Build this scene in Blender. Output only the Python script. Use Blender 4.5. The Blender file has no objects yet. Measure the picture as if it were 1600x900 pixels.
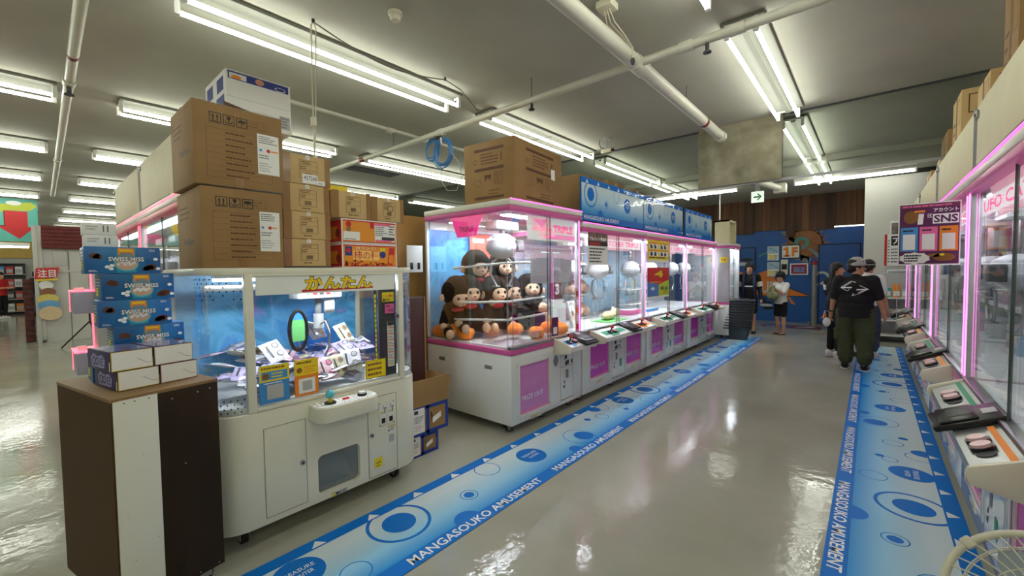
import bpy, bmesh, math, random
from mathutils import Vector, Matrix, Euler
random.seed(7)
sc = bpy.context.scene
C = sc.collection
PI = math.pi

# ------------------------------------------------------------------ camera, world, exposure
cam = bpy.data.cameras.new('camera')
cam.sensor_width = 36.0
cam.lens = 652.412 * 36.0 / 1600.0
cam.clip_start = 0.05
cam.clip_end = 200
camo = bpy.data.objects.new('camera', cam)
C.objects.link(camo)
YA, PT, RO = 0.710298553, -0.0405311715, -0.0126074757
f_ = Vector((-math.sin(YA)*math.cos(PT), math.cos(YA)*math.cos(PT), math.sin(PT)))
r_ = Vector((math.cos(YA), math.sin(YA), 0))
u_ = r_.cross(f_)
r2 = r_*math.cos(RO) + u_*math.sin(RO)
u2 = u_*math.cos(RO) - r_*math.sin(RO)
M = Matrix((r2, u2, -f_)).transposed().to_4x4()
M.translation = Vector((0, 0, 1.5))
camo.matrix_world = M
sc.camera = camo

w = bpy.data.worlds.new('world')
sc.world = w
w.use_nodes = True
w.node_tree.nodes['Background'].inputs[0].default_value = (0.9, 0.95, 1, 1)
w.node_tree.nodes['Background'].inputs[1].default_value = 0.05
sc.view_settings.view_transform = 'Standard'
sc.view_settings.look = 'None'
sc.view_settings.exposure = 0.15
sc.view_settings.gamma = 1.0
sc.view_settings.use_curve_mapping = False
sc.cycles.transparent_max_bounces = 40
sc.cycles.max_bounces = 10
sc.cycles.diffuse_bounces = 5
sc.cycles.glossy_bounces = 5
sc.cycles.sample_clamp_indirect = 6
TUBE = 15.5        # ceiling tube radiance
LED = 56.0          # lamps inside the crane machines

CEIL = 3.42

# ------------------------------------------------------------------ materials
def lin(c):
    c = c/255.0
    return c/12.92 if c <= 0.04045 else ((c+0.055)/1.055)**2.4
def rgb(r, g, b): return (lin(r), lin(g), lin(b), 1.0)
MATS = {}
def mat(name, col=(200, 200, 200), rough=0.5, metal=0.0, emit=0.0, noise=0.05, scale=6.0, bump=0.0, spec=0.5, coat=0.0):
    if name in MATS: return MATS[name]
    m = bpy.data.materials.new(name)
    m.use_nodes = True
    nt = m.node_tree
    b = nt.nodes['Principled BSDF']
    c = rgb(*col)
    b.inputs['Roughness'].default_value = rough
    b.inputs['Metallic'].default_value = metal
    b.inputs['Specular IOR Level'].default_value = spec
    b.inputs['Coat Weight'].default_value = coat
    b.inputs['Coat Roughness'].default_value = 0.08
    if emit > 0:
        b.inputs['Base Color'].default_value = c
        b.inputs['Emission Color'].default_value = c
        b.inputs['Emission Strength'].default_value = emit
    else:
        tc = nt.nodes.new('ShaderNodeTexCoord')
        n = nt.nodes.new('ShaderNodeTexNoise')
        n.inputs['Scale'].default_value = scale
        n.inputs['Detail'].default_value = 3
        nt.links.new(tc.outputs['Object'], n.inputs['Vector'])
        r = nt.nodes.new('ShaderNodeValToRGB')
        k0, k1 = 1-noise, 1+noise
        r.color_ramp.elements[0].position = 0.3
        r.color_ramp.elements[1].position = 0.7
        r.color_ramp.elements[0].color = (c[0]*k0, c[1]*k0, c[2]*k0, 1)
        r.color_ramp.elements[1].color = (min(1, c[0]*k1), min(1, c[1]*k1), min(1, c[2]*k1), 1)
        nt.links.new(n.outputs['Fac'], r.inputs['Fac'])
        nt.links.new(r.outputs['Color'], b.inputs['Base Color'])
        if bump > 0:
            bp = nt.nodes.new('ShaderNodeBump')
            bp.inputs['Strength'].default_value = bump
            bp.inputs['Distance'].default_value = 0.02
            nt.links.new(n.outputs['Fac'], bp.inputs['Height'])
            nt.links.new(bp.outputs['Normal'], b.inputs['Normal'])
    MATS[name] = m
    return m

def glassmat(name, tint=(250, 252, 252), refl=0.12, rough=0.02, haze=0.0, hazecol=(255, 255, 255)):
    if name in MATS: return MATS[name]
    m = bpy.data.materials.new(name)
    m.use_nodes = True
    nt = m.node_tree
    nt.nodes.clear()
    out = nt.nodes.new('ShaderNodeOutputMaterial')
    tr = nt.nodes.new('ShaderNodeBsdfTransparent')
    tr.inputs[0].default_value = rgb(*tint)
    gl = nt.nodes.new('ShaderNodeBsdfGlossy')
    gl.inputs['Roughness'].default_value = rough
    gl.inputs[0].default_value = (1, 1, 1, 1)
    fr = nt.nodes.new('ShaderNodeFresnel')
    fr.inputs['IOR'].default_value = 1.45
    mul = nt.nodes.new('ShaderNodeMath'); mul.operation = 'MULTIPLY'
    mul.inputs[1].default_value = refl*8
    mul.use_clamp = True
    nt.links.new(fr.outputs[0], mul.inputs[0])
    mx = nt.nodes.new('ShaderNodeMixShader')
    nt.links.new(mul.outputs[0], mx.inputs[0])
    last = tr
    if haze > 0:
        df = nt.nodes.new('ShaderNodeBsdfDiffuse')
        df.inputs[0].default_value = rgb(*hazecol)
        m2 = nt.nodes.new('ShaderNodeMixShader')
        m2.inputs[0].default_value = haze
        nt.links.new(tr.outputs[0], m2.inputs[1]); nt.links.new(df.outputs[0], m2.inputs[2])
        last = m2
    nt.links.new(last.outputs[0], mx.inputs[1])
    nt.links.new(gl.outputs[0], mx.inputs[2])
    nt.links.new(mx.outputs[0], out.inputs[0])
    MATS[name] = m
    return m

def translucent(name, col):
    if name in MATS: return MATS[name]
    m = bpy.data.materials.new(name); m.use_nodes = True
    nt = m.node_tree; nt.nodes.clear()
    out = nt.nodes.new('ShaderNodeOutputMaterial'); d = nt.nodes.new('ShaderNodeBsdfDiffuse'); t = nt.nodes.new('ShaderNodeBsdfTranslucent'); mx = nt.nodes.new('ShaderNodeMixShader')
    tc = nt.nodes.new('ShaderNodeTexCoord'); n = nt.nodes.new('ShaderNodeTexNoise'); n.inputs['Scale'].default_value = 5
    r = nt.nodes.new('ShaderNodeValToRGB'); c = rgb(*col)
    r.color_ramp.elements[0].color = (c[0]*0.95, c[1]*0.95, c[2]*0.95, 1); r.color_ramp.elements[1].color = c
    nt.links.new(tc.outputs['Object'], n.inputs['Vector']); nt.links.new(n.outputs['Fac'], r.inputs[0])
    nt.links.new(r.outputs[0], d.inputs[0]); nt.links.new(r.outputs[0], t.inputs[0]); mx.inputs[0].default_value = 0.35
    nt.links.new(d.outputs[0], mx.inputs[1]); nt.links.new(t.outputs[0], mx.inputs[2]); nt.links.new(mx.outputs[0], out.inputs[0])
    MATS[name] = m
    return m

def rampmat(name, axis, stops, rough=0.3, coat=0.0, lo=0.0, hi=1.0, noisy=0.0):
    """printed gradient along one object axis (a printed design, fixed to the thing)"""
    if name in MATS: return MATS[name]
    m = bpy.data.materials.new(name); m.use_nodes = True
    nt = m.node_tree; b = nt.nodes['Principled BSDF']
    b.inputs['Roughness'].default_value = rough
    b.inputs['Coat Weight'].default_value = coat
    b.inputs['Coat Roughness'].default_value = 0.05
    tc = nt.nodes.new('ShaderNodeTexCoord'); sp = nt.nodes.new('ShaderNodeSeparateXYZ')
    nt.links.new(tc.outputs['Object'], sp.inputs[0])
    mr = nt.nodes.new('ShaderNodeMapRange')
    mr.inputs[1].default_value = lo; mr.inputs[2].default_value = hi
    nt.links.new(sp.outputs[axis], mr.inputs[0])
    r = nt.nodes.new('ShaderNodeValToRGB')
    r.color_ramp.elements[0].position = stops[0][0]; r.color_ramp.elements[0].color = rgb(*stops[0][1])
    r.color_ramp.elements[1].position = stops[-1][0]; r.color_ramp.elements[1].color = rgb(*stops[-1][1])
    for p, c in stops[1:-1]:
        e = r.color_ramp.elements.new(p); e.color = rgb(*c)
    nt.links.new(mr.outputs[0], r.inputs[0])
    nt.links.new(r.outputs[0], b.inputs['Base Color'])
    MATS[name] = m
    return m

def noisemat(name, stops, scale=3.0, rough=0.4, detail=4, stretch=(1, 1, 1), distort=0.0, bump=0.0, spec=0.5, voronoi=False):
    if name in MATS: return MATS[name]
    m = bpy.data.materials.new(name); m.use_nodes = True
    nt = m.node_tree; b = nt.nodes['Principled BSDF']
    b.inputs['Roughness'].default_value = rough
    b.inputs['Specular IOR Level'].default_value = spec
    tc = nt.nodes.new('ShaderNodeTexCoord'); mp = nt.nodes.new('ShaderNodeMapping')
    mp.inputs['Scale'].default_value = stretch
    nt.links.new(tc.outputs['Object'], mp.inputs[0])
    if voronoi:
        n = nt.nodes.new('ShaderNodeTexVoronoi')
        n.inputs['Scale'].default_value = scale
        o = n.outputs['Color']
        sp = nt.nodes.new('ShaderNodeSeparateColor')
        nt.links.new(o, sp.inputs[0]); o = sp.outputs[0]
    else:
        n = nt.nodes.new('ShaderNodeTexNoise')
        n.inputs['Scale'].default_value = scale
        n.inputs['Detail'].default_value = detail
        n.inputs['Distortion'].default_value = distort
        o = n.outputs['Fac']
    nt.links.new(mp.outputs[0], n.inputs['Vector'])
    r = nt.nodes.new('ShaderNodeValToRGB')
    r.color_ramp.elements[0].position = stops[0][0]; r.color_ramp.elements[0].color = rgb(*stops[0][1])
    r.color_ramp.elements[1].position = stops[-1][0]; r.color_ramp.elements[1].color = rgb(*stops[-1][1])
    for p, c in stops[1:-1]:
        e = r.color_ramp.elements.new(p); e.color = rgb(*c)
    nt.links.new(o, r.inputs[0]); nt.links.new(r.outputs[0], b.inputs['Base Color'])
    if bump > 0:
        bp = nt.nodes.new('ShaderNodeBump'); bp.inputs['Strength'].default_value = bump
        bp.inputs['Distance'].default_value = 0.01
        nt.links.new(o, bp.inputs['Height']); nt.links.new(bp.outputs[0], b.inputs['Normal'])
    MATS[name] = m
    return m

# ------------------------------------------------------------------ mesh builder
class Fr:
    """a plane: origin, u axis, v axis, normal"""
    def __init__(s, o, u, v):
        s.o = Vector(o); s.u = Vector(u).normalized(); s.v = Vector(v).normalized(); s.n = s.u.cross(s.v)
    def p(s, a, b, l=0.0): return s.o + s.u*a + s.v*b + s.n*l
def FRONT(x, y, z): return Fr((x, y, z), (1, 0, 0), (0, 0, 1))      # faces -y
def LEFT(x, y, z): return Fr((x, y, z), (0, -1, 0), (0, 0, 1))      # faces -x, u runs towards -y
def RIGHT(x, y, z): return Fr((x, y, z), (0, 1, 0), (0, 0, 1))      # faces +x
def TOP(x, y, z): return Fr((x, y, z), (1, 0, 0), (0, 1, 0))
LIFT = 0.0007
TXT = {}
def text_geo(s, bold):
    k = (s, bold)
    if k in TXT: return TXT[k]
    cu = bpy.data.curves.new('t', 'FONT')
    cu.body = s; cu.size = 1.0; cu.offset = bold; cu.resolution_u = 2
    o = bpy.data.objects.new('t', cu)
    C.objects.link(o)
    dg = bpy.context.evaluated_depsgraph_get()
    me = bpy.data.meshes.new_from_object(o.evaluated_get(dg))
    vs = [v.co.copy() for v in me.vertices]
    fs = [tuple(p.vertices) for p in me.polygons]
    bpy.data.objects.remove(o); bpy.data.curves.remove(cu); bpy.data.meshes.remove(me)
    # the 2D fill can come out facing either way: turn every face to +z
    out = []
    for f in fs:
        n = Vector((0, 0, 0))
        for i in range(len(f)):
            n += vs[f[i]].cross(vs[f[(i+1) % len(f)]])
        out.append(f if n.z >= 0 else f[::-1])
    if vs:
        x0 = min(v.x for v in vs); x1 = max(v.x for v in vs); y0 = min(v.y for v in vs); y1 = max(v.y for v in vs)
    else: x0 = y0 = 0; x1 = y1 = 1
    TXT[k] = (vs, out, x0, x1, y0, y1)
    return TXT[k]

class MB:
    def __init__(s):
        s.v = []; s.f = []; s.m = []; s.mats = []
    def mi(s, m):
        if m not in s.mats: s.mats.append(m)
        return s.mats.index(m)
    def add(s, vs, fs, m):
        n = len(s.v); i = s.mi(m)
        s.v.extend([Vector(v) for v in vs])
        for f in fs:
            s.f.append(tuple(a+n for a in f)); s.m.append(i)
        return s
    def addbm(s, bm, m, recalc=True):
        if recalc: bmesh.ops.recalc_face_normals(bm, faces=bm.faces)
        bm.verts.index_update()
        s.add([v.co for v in bm.verts], [tuple(v.index for v in f.verts) for f in bm.faces], m)
        bm.free()
    def box(s, x0, x1, y0, y1, z0, z1, m, bev=0.0, seg=2, mtx=None):
        bm = bmesh.new()
        bmesh.ops.create_cube(bm, size=1.0, matrix=Matrix.Translation(((x0+x1)/2, (y0+y1)/2, (z0+z1)/2)) @ Matrix.Diagonal((abs(x1-x0), abs(y1-y0), abs(z1-z0), 1)))
        if bev > 0:
            bmesh.ops.bevel(bm, geom=list(bm.edges), offset=bev, segments=seg, affect='EDGES', profile=0.5)
        if mtx is not None: bmesh.ops.transform(bm, matrix=mtx, verts=bm.verts)
        s.addbm(bm, m)
        return s
    def cyl(s, p1, p2, r, m, seg=16, r2=None):
        p1 = Vector(p1); p2 = Vector(p2); d = p2-p1
        bm = bmesh.new()
        q = d.to_track_quat('Z', 'Y').to_matrix().to_4x4()
        bmesh.ops.create_cone(bm, cap_ends=True, segments=seg, radius1=r, radius2=r if r2 is None else r2, depth=d.length,
                              matrix=Matrix.Translation((p1+p2)/2) @ q)
        s.addbm(bm, m)
        return s
    def ell(s, c, r, m, seg=18, ring=12, rot=None):
        bm = bmesh.new()
        if not hasattr(r, '__len__'): r = (r, r, r)
        mt = Matrix.Translation(c)
        if rot is not None: mt = mt @ Euler(rot).to_matrix().to_4x4()
        bmesh.ops.create_uvsphere(bm, u_segments=seg, v_segments=ring, radius=1.0, matrix=mt @ Matrix.Diagonal((r[0], r[1], r[2], 1)))
        s.addbm(bm, m)
        return s
    def cap(s, p1, r1, p2, r2, m, seg=12):
        """tapered capsule"""
        s.cyl(p1, p2, r1, m, seg, r2); s.ell(p1, r1, m, seg, 8); s.ell(p2, r2, m, seg, 8)
        return s
    def tube(s, pts, r, m, seg=8, closed=False):
        pts = [Vector(p) for p in pts]; n = len(pts)
        vs = []; fs = []
        up = Vector((0, 0, 1))
        prev = None
        for i, p in enumerate(pts):
            a = pts[(i-1) % n] if (closed or i > 0) else p
            b = pts[(i+1) % n] if (closed or i < n-1) else p
            t = (b-a).normalized()
            if prev is None:
                x = t.cross(up)
                if x.length < 1e-3: x = t.cross(Vector((1, 0, 0)))
            else:
                x = prev - t*prev.dot(t)
            x.normalize(); prev = x
            y = t.cross(x)
            for k in range(seg):
                a_ = 2*PI*k/seg
                vs.append(p + x*math.cos(a_)*r + y*math.sin(a_)*r)
        for i in range(n if closed else n-1):
            j = (i+1) % n
            for k in range(seg):
                l = (k+1) % seg
                fs.append((i*seg+k, i*seg+l, j*seg+l, j*seg+k))
        if not closed:
            fs.append(tuple(range(seg))); fs.append(tuple((n-1)*seg+k for k in range(seg))[::-1])
        bm = bmesh.new()
        bv = [bm.verts.new(v) for v in vs]
        for f in fs: bm.faces.new([bv[i] for i in f])
        s.addbm(bm, m)
        return s
    def lathe(s, prof, m, seg=24, mtx=None):
        vs = []; fs = []
        for (r, z) in prof:
            for k in range(seg):
                a = 2*PI*k/seg
                vs.append(Vector((r*math.cos(a), r*math.sin(a), z)))
        for i in range(len(prof)-1):
            for k in range(seg):
                l = (k+1) % seg
                fs.append((i*seg+k, i*seg+l, (i+1)*seg+l, (i+1)*seg+k))
        bm = bmesh.new(); bv = [bm.verts.new(v) for v in vs]
        for f in fs: bm.faces.new([bv[i] for i in f])
        bmesh.ops.remove_doubles(bm, verts=bm.verts, dist=1e-5)
        if mtx is not None: bmesh.ops.transform(bm, matrix=mtx, verts=bm.verts)
        s.addbm(bm, m)
        return s
    def prism(s, pts, fr, d0, d1, m, bev=0.0, seg=2):
        """polygon in a frame, extruded along its normal from d0 to d1"""
        bm = bmesh.new()
        a = [bm.verts.new(fr.p(x, y, d0)) for x, y in pts]
        b = [bm.verts.new(fr.p(x, y, d1)) for x, y in pts]
        bm.faces.new(a[::-1]); bm.faces.new(b)
        n = len(pts)
        for i in range(n):
            j = (i+1) % n
            bm.faces.new((a[i], a[j], b[j], b[i]))
        if bev > 0:
            bmesh.ops.recalc_face_normals(bm, faces=bm.faces)
            ed = [e for e in bm.edges if e.calc_length() > bev*2.2 and len(e.link_faces) == 2 and e.calc_face_angle(0) > 0.6]
            bmesh.ops.bevel(bm, geom=ed, offset=bev, segments=seg, affect='EDGES', profile=0.5)
        s.addbm(bm, m)
        return s
    def wall(s, path, z0, z1, t, m, closed=False):
        """vertical strip of thickness t following a 2D path (x,y); t goes to the left of the path"""
        n = len(path); P = [Vector((a, b)) for a, b in path]; N = []
        for i in range(n):
            a = P[max(i-1, 0)]; b = P[min(i+1, n-1)]
            d = (b-a).normalized(); N.append(Vector((-d.y, d.x)))
        vs = []; fs = []
        for i in range(n):
            q = P[i] + N[i]*t
            vs += [Vector((P[i].x, P[i].y, z0)), Vector((P[i].x, P[i].y, z1)), Vector((q.x, q.y, z1)), Vector((q.x, q.y, z0))]
        for i in range(n-1):
            for k in range(4):
                l = (k+1) % 4
                fs.append((i*4+k, i*4+l, i*4+4+l, i*4+4+k))
        fs.append((0, 1, 2, 3)); k = (n-1)*4; fs.append((k+3, k+2, k+1, k))
        bm = bmesh.new(); bv = [bm.verts.new(v) for v in vs]
        for f in fs: bm.faces.new([bv[i] for i in f])
        s.addbm(bm, m)
        return s
    # ---- printed decals
    def poly(s, fr, pts, m, l=1):
        return s.add([fr.p(x, y, l*LIFT) for x, y in pts], [tuple(range(len(pts)))], m)
    def rect(s, fr, a, b, c, d, m, l=1):
        return s.poly(fr, [(a, b), (c, b), (c, d), (a, d)], m, l)
    def disc(s, fr, a, b, r, m, l=1, seg=32, ry=None):
        ry = ry or r
        return s.poly(fr, [(a+r*math.cos(2*PI*k/seg), b+ry*math.sin(2*PI*k/seg)) for k in range(seg)], m, l)
    def ring(s, fr, a, b, r, t, m, l=1, seg=40, a0=0, a1=2*PI):
        vs = []; fs = []
        for k in range(seg+1):
            t_ = a0+(a1-a0)*k/seg; c, n = math.cos(t_), math.sin(t_)
            vs += [fr.p(a+(r-t)*c, b+(r-t)*n, l*LIFT), fr.p(a+r*c, b+r*n, l*LIFT)]
        for k in range(seg): fs.append((2*k, 2*k+1, 2*k+3, 2*k+2))
        return s.add(vs, fs, m)
    def line(s, fr, a, b, c, d, t, m, l=1):
        dx, dy = c-a, d-b; n = math.hypot(dx, dy) or 1; ox, oy = -dy/n*t/2, dx/n*t/2
        return s.poly(fr, [(a-ox, b-oy), (c-ox, d-oy), (c+ox, d+oy), (a+ox, b+oy)], m, l)
    def outline(s, fr, a, b, c, d, t, m, l=1):
        s.rect(fr, a, b, c, b+t, m, l); s.rect(fr, a, d-t, c, d, m, l)
        s.rect(fr, a, b+t, a+t, d-t, m, l); s.rect(fr, c-t, b+t, c, d-t, m, l)
        return s
    def text(s, fr, t, a, b, h, m, l=2, w=None, bold=0.0, align='L', rot=0.0, shear=0.0):
        vs, fs, x0, x1, y0, y1 = text_geo(t, bold)
        sy = h/max(y1-y0, 1e-6); sx = sy if w is None else w/max(x1-x0, 1e-6)
        W = (x1-x0)*sx
        off = 0 if align == 'L' else (-W/2 if align == 'C' else -W)
        cr, sr = math.cos(rot), math.sin(rot)
        out = []
        for v in vs:
            X = (v.x-x0)*sx+off; Y = (v.y-y0)*sy; X += shear*Y
            out.append(fr.p(a+X*cr-Y*sr, b+X*sr+Y*cr, l*LIFT))
        return s.add(out, fs, m)
    def scribble(s, fr, a, b, c, d, rows, m, l=2, fill=0.45, rnd=None):
        """rows of print too small to read in the photograph"""
        R = rnd or random.Random(int(a*1000)+rows*7+int(d*991))
        hh = (d-b)/rows
        for i in range(rows):
            y = d-(i+0.5)*hh; x = a
            end = a+(c-a)*(0.6+0.4*R.random())
            while x < end:
                ln = (c-a)*(0.04+0.12*R.random())
                s.rect(fr, x, y-hh*fill/2, min(x+ln, end), y+hh*fill/2, m, l)
                x += ln+(c-a)*0.02
        return s
    def mesh(s, name):
        me = bpy.data.meshes.new(name)
        me.from_pydata([tuple(v) for v in s.v], [], s.f)
        for m in s.mats: me.materials.append(m)
        me.polygons.foreach_set('material_index', s.m)
        me.polygons.foreach_set('use_smooth', [True]*len(s.f))
        me.update()
        me.set_sharp_from_angle(angle=math.radians(38))
        return me
    def build(s, name, parent=None, loc=(0, 0, 0), rot=(0, 0, 0), kind=None):
        o = bpy.data.objects.new(name, s.mesh(name))
        C.objects.link(o)
        o.location = loc; o.rotation_euler = rot
        if parent is not None: o.parent = parent
        if kind: o['kind'] = kind
        return o
    def thing(s, name, label, cat, loc=(0, 0, 0), rz=0.0, group=None, rot=None):
        o = s.build(name, None, loc, rot or (0, 0, rz))
        return tag(o, label, cat, group)

def tag(o, label, cat, group=None):
    o['label'] = label; o['category'] = cat
    if group: o['group'] = group
    return o
def thing(name, label, cat, loc=(0, 0, 0), rz=0.0, group=None, rot=None):
    o = bpy.data.objects.new(name, None)
    o.empty_display_size = 0.1
    C.objects.link(o)
    o.location = loc; o.rotation_euler = rot or (0, 0, rz)
    return tag(o, label, cat, group)
def dup(root, loc, rz=None, label=None, group=None, rot=None):
    r = root.copy(); C.objects.link(r); r.location = loc
    if rz is not None: r.rotation_euler = (0, 0, rz)
    if rot is not None: r.rotation_euler = rot
    if label: r['label'] = label
    if group: r['group'] = group
    for ch in list(root.children):
        c = ch.copy(); C.objects.link(c); c.parent = r
        for g in list(ch.children):
            d = g.copy(); C.objects.link(d); d.parent = c
    return r
def remesh(mb, name, voxel, parent=None, smooth=6, loc=(0, 0, 0), rot=(0, 0, 0)):
    """fuse the shapes of a builder into one continuous surface"""
    o = mb.build(name)
    md = o.modifiers.new('r', 'REMESH'); md.mode = 'VOXEL'; md.voxel_size = voxel; md.use_smooth_shade = True
    if smooth:
        ms = o.modifiers.new('s', 'SMOOTH'); ms.factor = 0.5; ms.iterations = smooth
    dg = bpy.context.evaluated_depsgraph_get()
    me = bpy.data.meshes.new_from_object(o.evaluated_get(dg))
    old = o.data; o.modifiers.clear(); o.data = me; bpy.data.meshes.remove(old)
    me.name = name
    if not me.materials: me.materials.append(mb.mats[0])
    o.location = loc; o.rotation_euler = rot
    if parent is not None: o.parent = parent
    return o
def cutout(o, cutter_mb):
    c = cutter_mb.build('cut')
    pa = o.parent; o.parent = None
    bpy.context.view_layer.update()
    md = o.modifiers.new('b', 'BOOLEAN'); md.operation = 'DIFFERENCE'; md.object = c; md.solver = 'EXACT'
    dg = bpy.context.evaluated_depsgraph_get()
    me = bpy.data.meshes.new_from_object(o.evaluated_get(dg))
    old = o.data; o.modifiers.clear(); o.data = me
    bpy.data.objects.remove(c)
    o.parent = pa
    me.set_sharp_from_angle(angle=math.radians(38))
    return o
def rrect(x0, y0, x1, y1, r, n=5):
    pts = []
    for cx, cy, a in ((x1-r, y0+r, -PI/2), (x1-r, y1-r, 0), (x0+r, y1-r, PI/2), (x0+r, y0+r, PI)):
        for k in range(n+1):
            t = a+PI/2*k/n
            pts.append((cx+r*math.cos(t), cy+r*math.sin(t)))
    return pts

# ------------------------------------------------------------------ palette
m_white = mat('white_paint', (226, 226, 214), 0.32, noise=0.02)
m_whitep = mat('white_plastic', (235, 235, 230), 0.3, noise=0.02)
m_gloss = mat('gloss_white_panel', (228, 230, 226), 0.12, noise=0.02, coat=0.5)
m_cream = mat('cream_board', (222, 214, 178), 0.55, noise=0.03)
m_creamp = mat('cream_plastic', (225, 220, 196), 0.35, noise=0.02)
m_black = mat('black_plastic', (18, 18, 20), 0.3)
m_ink = mat('black_ink', (24, 22, 22), 0.5)
m_dgrey = mat('dark_grey', (58, 60, 62), 0.45)
m_grey = mat('mid_grey', (120, 122, 122), 0.45)
m_lgrey = mat('light_grey', (180, 182, 182), 0.4)
m_steel = mat('brushed_steel', (170, 172, 172), 0.28, metal=0.9, noise=0.06, scale=20)
m_chrome = mat('chrome', (210, 212, 214), 0.12, metal=1.0, noise=0.02)
m_paper = mat('white_paper', (240, 240, 236), 0.6, noise=0.01)
m_rubber = mat('rubber', (30, 30, 30), 0.7)
m_pink = mat('pink_band', (212, 92, 160), 0.35)
m_pinkled = mat('pink_light_strip', (255, 120, 225), 0.4, emit=2.6)
m_redled = mat('red_light_strip', (255, 95, 120), 0.4, emit=2.2)
m_greenled = mat('green_light_strip', (140, 235, 150), 0.4, emit=1.0)
m_led = mat('white_light_strip', (238, 246, 255), 0.4, emit=LED)
m_ledd = mat('dim_white_light_strip', (238, 246, 255), 0.4, emit=LED*0.16)
m_pinkt = mat('pink_top_strip', (255, 110, 215), 0.4, emit=1.3)
m_tube = mat('fluorescent_tube', (250, 253, 240), 0.4, emit=TUBE)
m_glass = glassmat('cabinet_glass', tint=(254, 255, 255), refl=0.05, rough=0.0)
m_acryl = glassmat('clear_acrylic', tint=(253, 254, 254), refl=0.06, haze=0.008)
m_pvc = glassmat('clear_vinyl_film', tint=(254, 255, 255), refl=0.06, rough=0.04)
m_edge = mat('glass_edge', (70, 84, 78), 0.2)
m_magenta = mat('magenta_flap', (206, 50, 190), 0.15, coat=0.3)
m_blue = mat('print_blue', (0, 118, 212), 0.45, noise=0.01, spec=0.2)
m_wprint = mat('print_white', (245, 247, 248), 0.3, noise=0.01)
m_yellow = mat('yellow_print', (240, 214, 30), 0.5)
m_orange = mat('orange_print', (240, 140, 40), 0.5)
m_red = mat('red_print', (205, 40, 42), 0.5)
m_green = mat('green_print', (40, 150, 110), 0.5)
m_purple = mat('purple_print', (92, 30, 84), 0.45)
m_teal = mat('teal_print', (60, 170, 160), 0.5)
m_skyblue = mat('sky_blue_print', (70, 150, 215), 0.5)
m_pinkp = mat('pink_print', (238, 110, 170), 0.5)
m_brown = mat('brown_print', (140, 92, 40), 0.5)
m_kraft = noisemat('kraft_cardboard', [(0.3, (144, 111, 66)), (0.7, (158, 123, 76))], 5, 0.7)
m_kraftl = noisemat('pale_kraft_cardboard', [(0.3, (196, 164, 112)), (0.7, (208, 178, 124))], 5, 0.7)
m_kraftd = mat('kraft_ink', (96, 66, 34), 0.7)
m_tape = mat('packing_tape', (146, 106, 60), 0.2, coat=0.3)
# ------------------------------------------------------------------ the setting
def structure(o): o['kind'] = 'structure'; return o
X0, X1, Y0, Y1 = -27.0, 3.2, -7.0, 13.7
m_floor = bpy.data.materials.new('polished_vinyl_floor'); m_floor.use_nodes = True
nt = m_floor.node_tree; b = nt.nodes['Principled BSDF']
tc = nt.nodes.new('ShaderNodeTexCoord')
n1 = nt.nodes.new('ShaderNodeTexNoise'); n1.inputs['Scale'].default_value = 0.9; n1.inputs['Detail'].default_value = 5
n2 = nt.nodes.new('ShaderNodeTexNoise'); n2.inputs['Scale'].default_value = 14; n2.inputs['Detail'].default_value = 3
n3 = nt.nodes.new('ShaderNodeTexNoise'); n3.inputs['Scale'].default_value = 2.2; n3.inputs['Detail'].default_value = 2
for n in (n1, n2, n3): nt.links.new(tc.outputs['Object'], n.inputs['Vector'])
r = nt.nodes.new('ShaderNodeValToRGB')
r.color_ramp.elements[0].position = 0.35; r.color_ramp.elements[0].color = rgb(166, 165, 151)
r.color_ramp.elements[1].position = 0.65; r.color_ramp.elements[1].color = rgb(180, 179, 165)
nt.links.new(n1.outputs['Fac'], r.inputs[0]); nt.links.new(r.outputs[0], b.inputs['Base Color'])
mr = nt.nodes.new('ShaderNodeMapRange'); mr.inputs[3].default_value = 0.05; mr.inputs[4].default_value = 0.17
mr.inputs[1].default_value = 0.35; mr.inputs[2].default_value = 0.7
nt.links.new(n3.outputs['Fac'], mr.inputs[0]); nt.links.new(mr.outputs[0], b.inputs['Roughness'])
bp = nt.nodes.new('ShaderNodeBump'); bp.inputs['Strength'].default_value = 0.06; bp.inputs['Distance'].default_value = 0.03
nt.links.new(n2.outputs['Fac'], bp.inputs['Height']); nt.links.new(bp.outputs[0], b.inputs['Normal'])
b.inputs['Specular IOR Level'].default_value = 0.5

m_ceil = noisemat('painted_concrete_ceiling', [(0.3, (170, 168, 155)), (0.7, (182, 180, 166))], 1.3, 0.85)
m_wall = mat('white_wall_paint', (214, 212, 204), 0.7, noise=0.03, scale=1.5)
m_conc = noisemat('bare_concrete', [(0.3, (118, 112, 90)), (0.5, (146, 140, 116)), (0.72, (176, 170, 146))], 4, 0.8, detail=6)
m_wood = noisemat('dark_wood_planks', [(0.25, (54, 33, 20)), (0.5, (90, 57, 34)), (0.75, (124, 82, 50))], 1.0, 0.6, detail=5, stretch=(5.0, 1, 0.35), distort=0.6)
m_woodl = noisemat('mid_wood_planks', [(0.25, (80, 50, 28)), (0.5, (112, 72, 42)), (0.75, (136, 92, 56))], 1.0, 0.6, detail=5, stretch=(5.0, 1, 0.35), distort=0.6)
m_mblue = mat('mural_blue', (32, 88, 162), 0.5, noise=0.12, scale=0.8)
m_mblue2 = mat('mural_blue_door', (28, 80, 152), 0.45, noise=0.12, scale=0.8)
m_mor = mat('mural_orange', (222, 124, 44), 0.55, noise=0.1, scale=3)
m_mglow = mat('mural_dull_orange', (150, 96, 54), 0.55, noise=0.2, scale=5)
m_mteal = mat('mural_teal', (70, 150, 140), 0.55, noise=0.1)
m_mgrey = mat('mural_grey', (120, 130, 140), 0.55, noise=0.1)
m_mwhite = mat('mural_white', (190, 196, 196), 0.55, noise=0.05)

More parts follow.
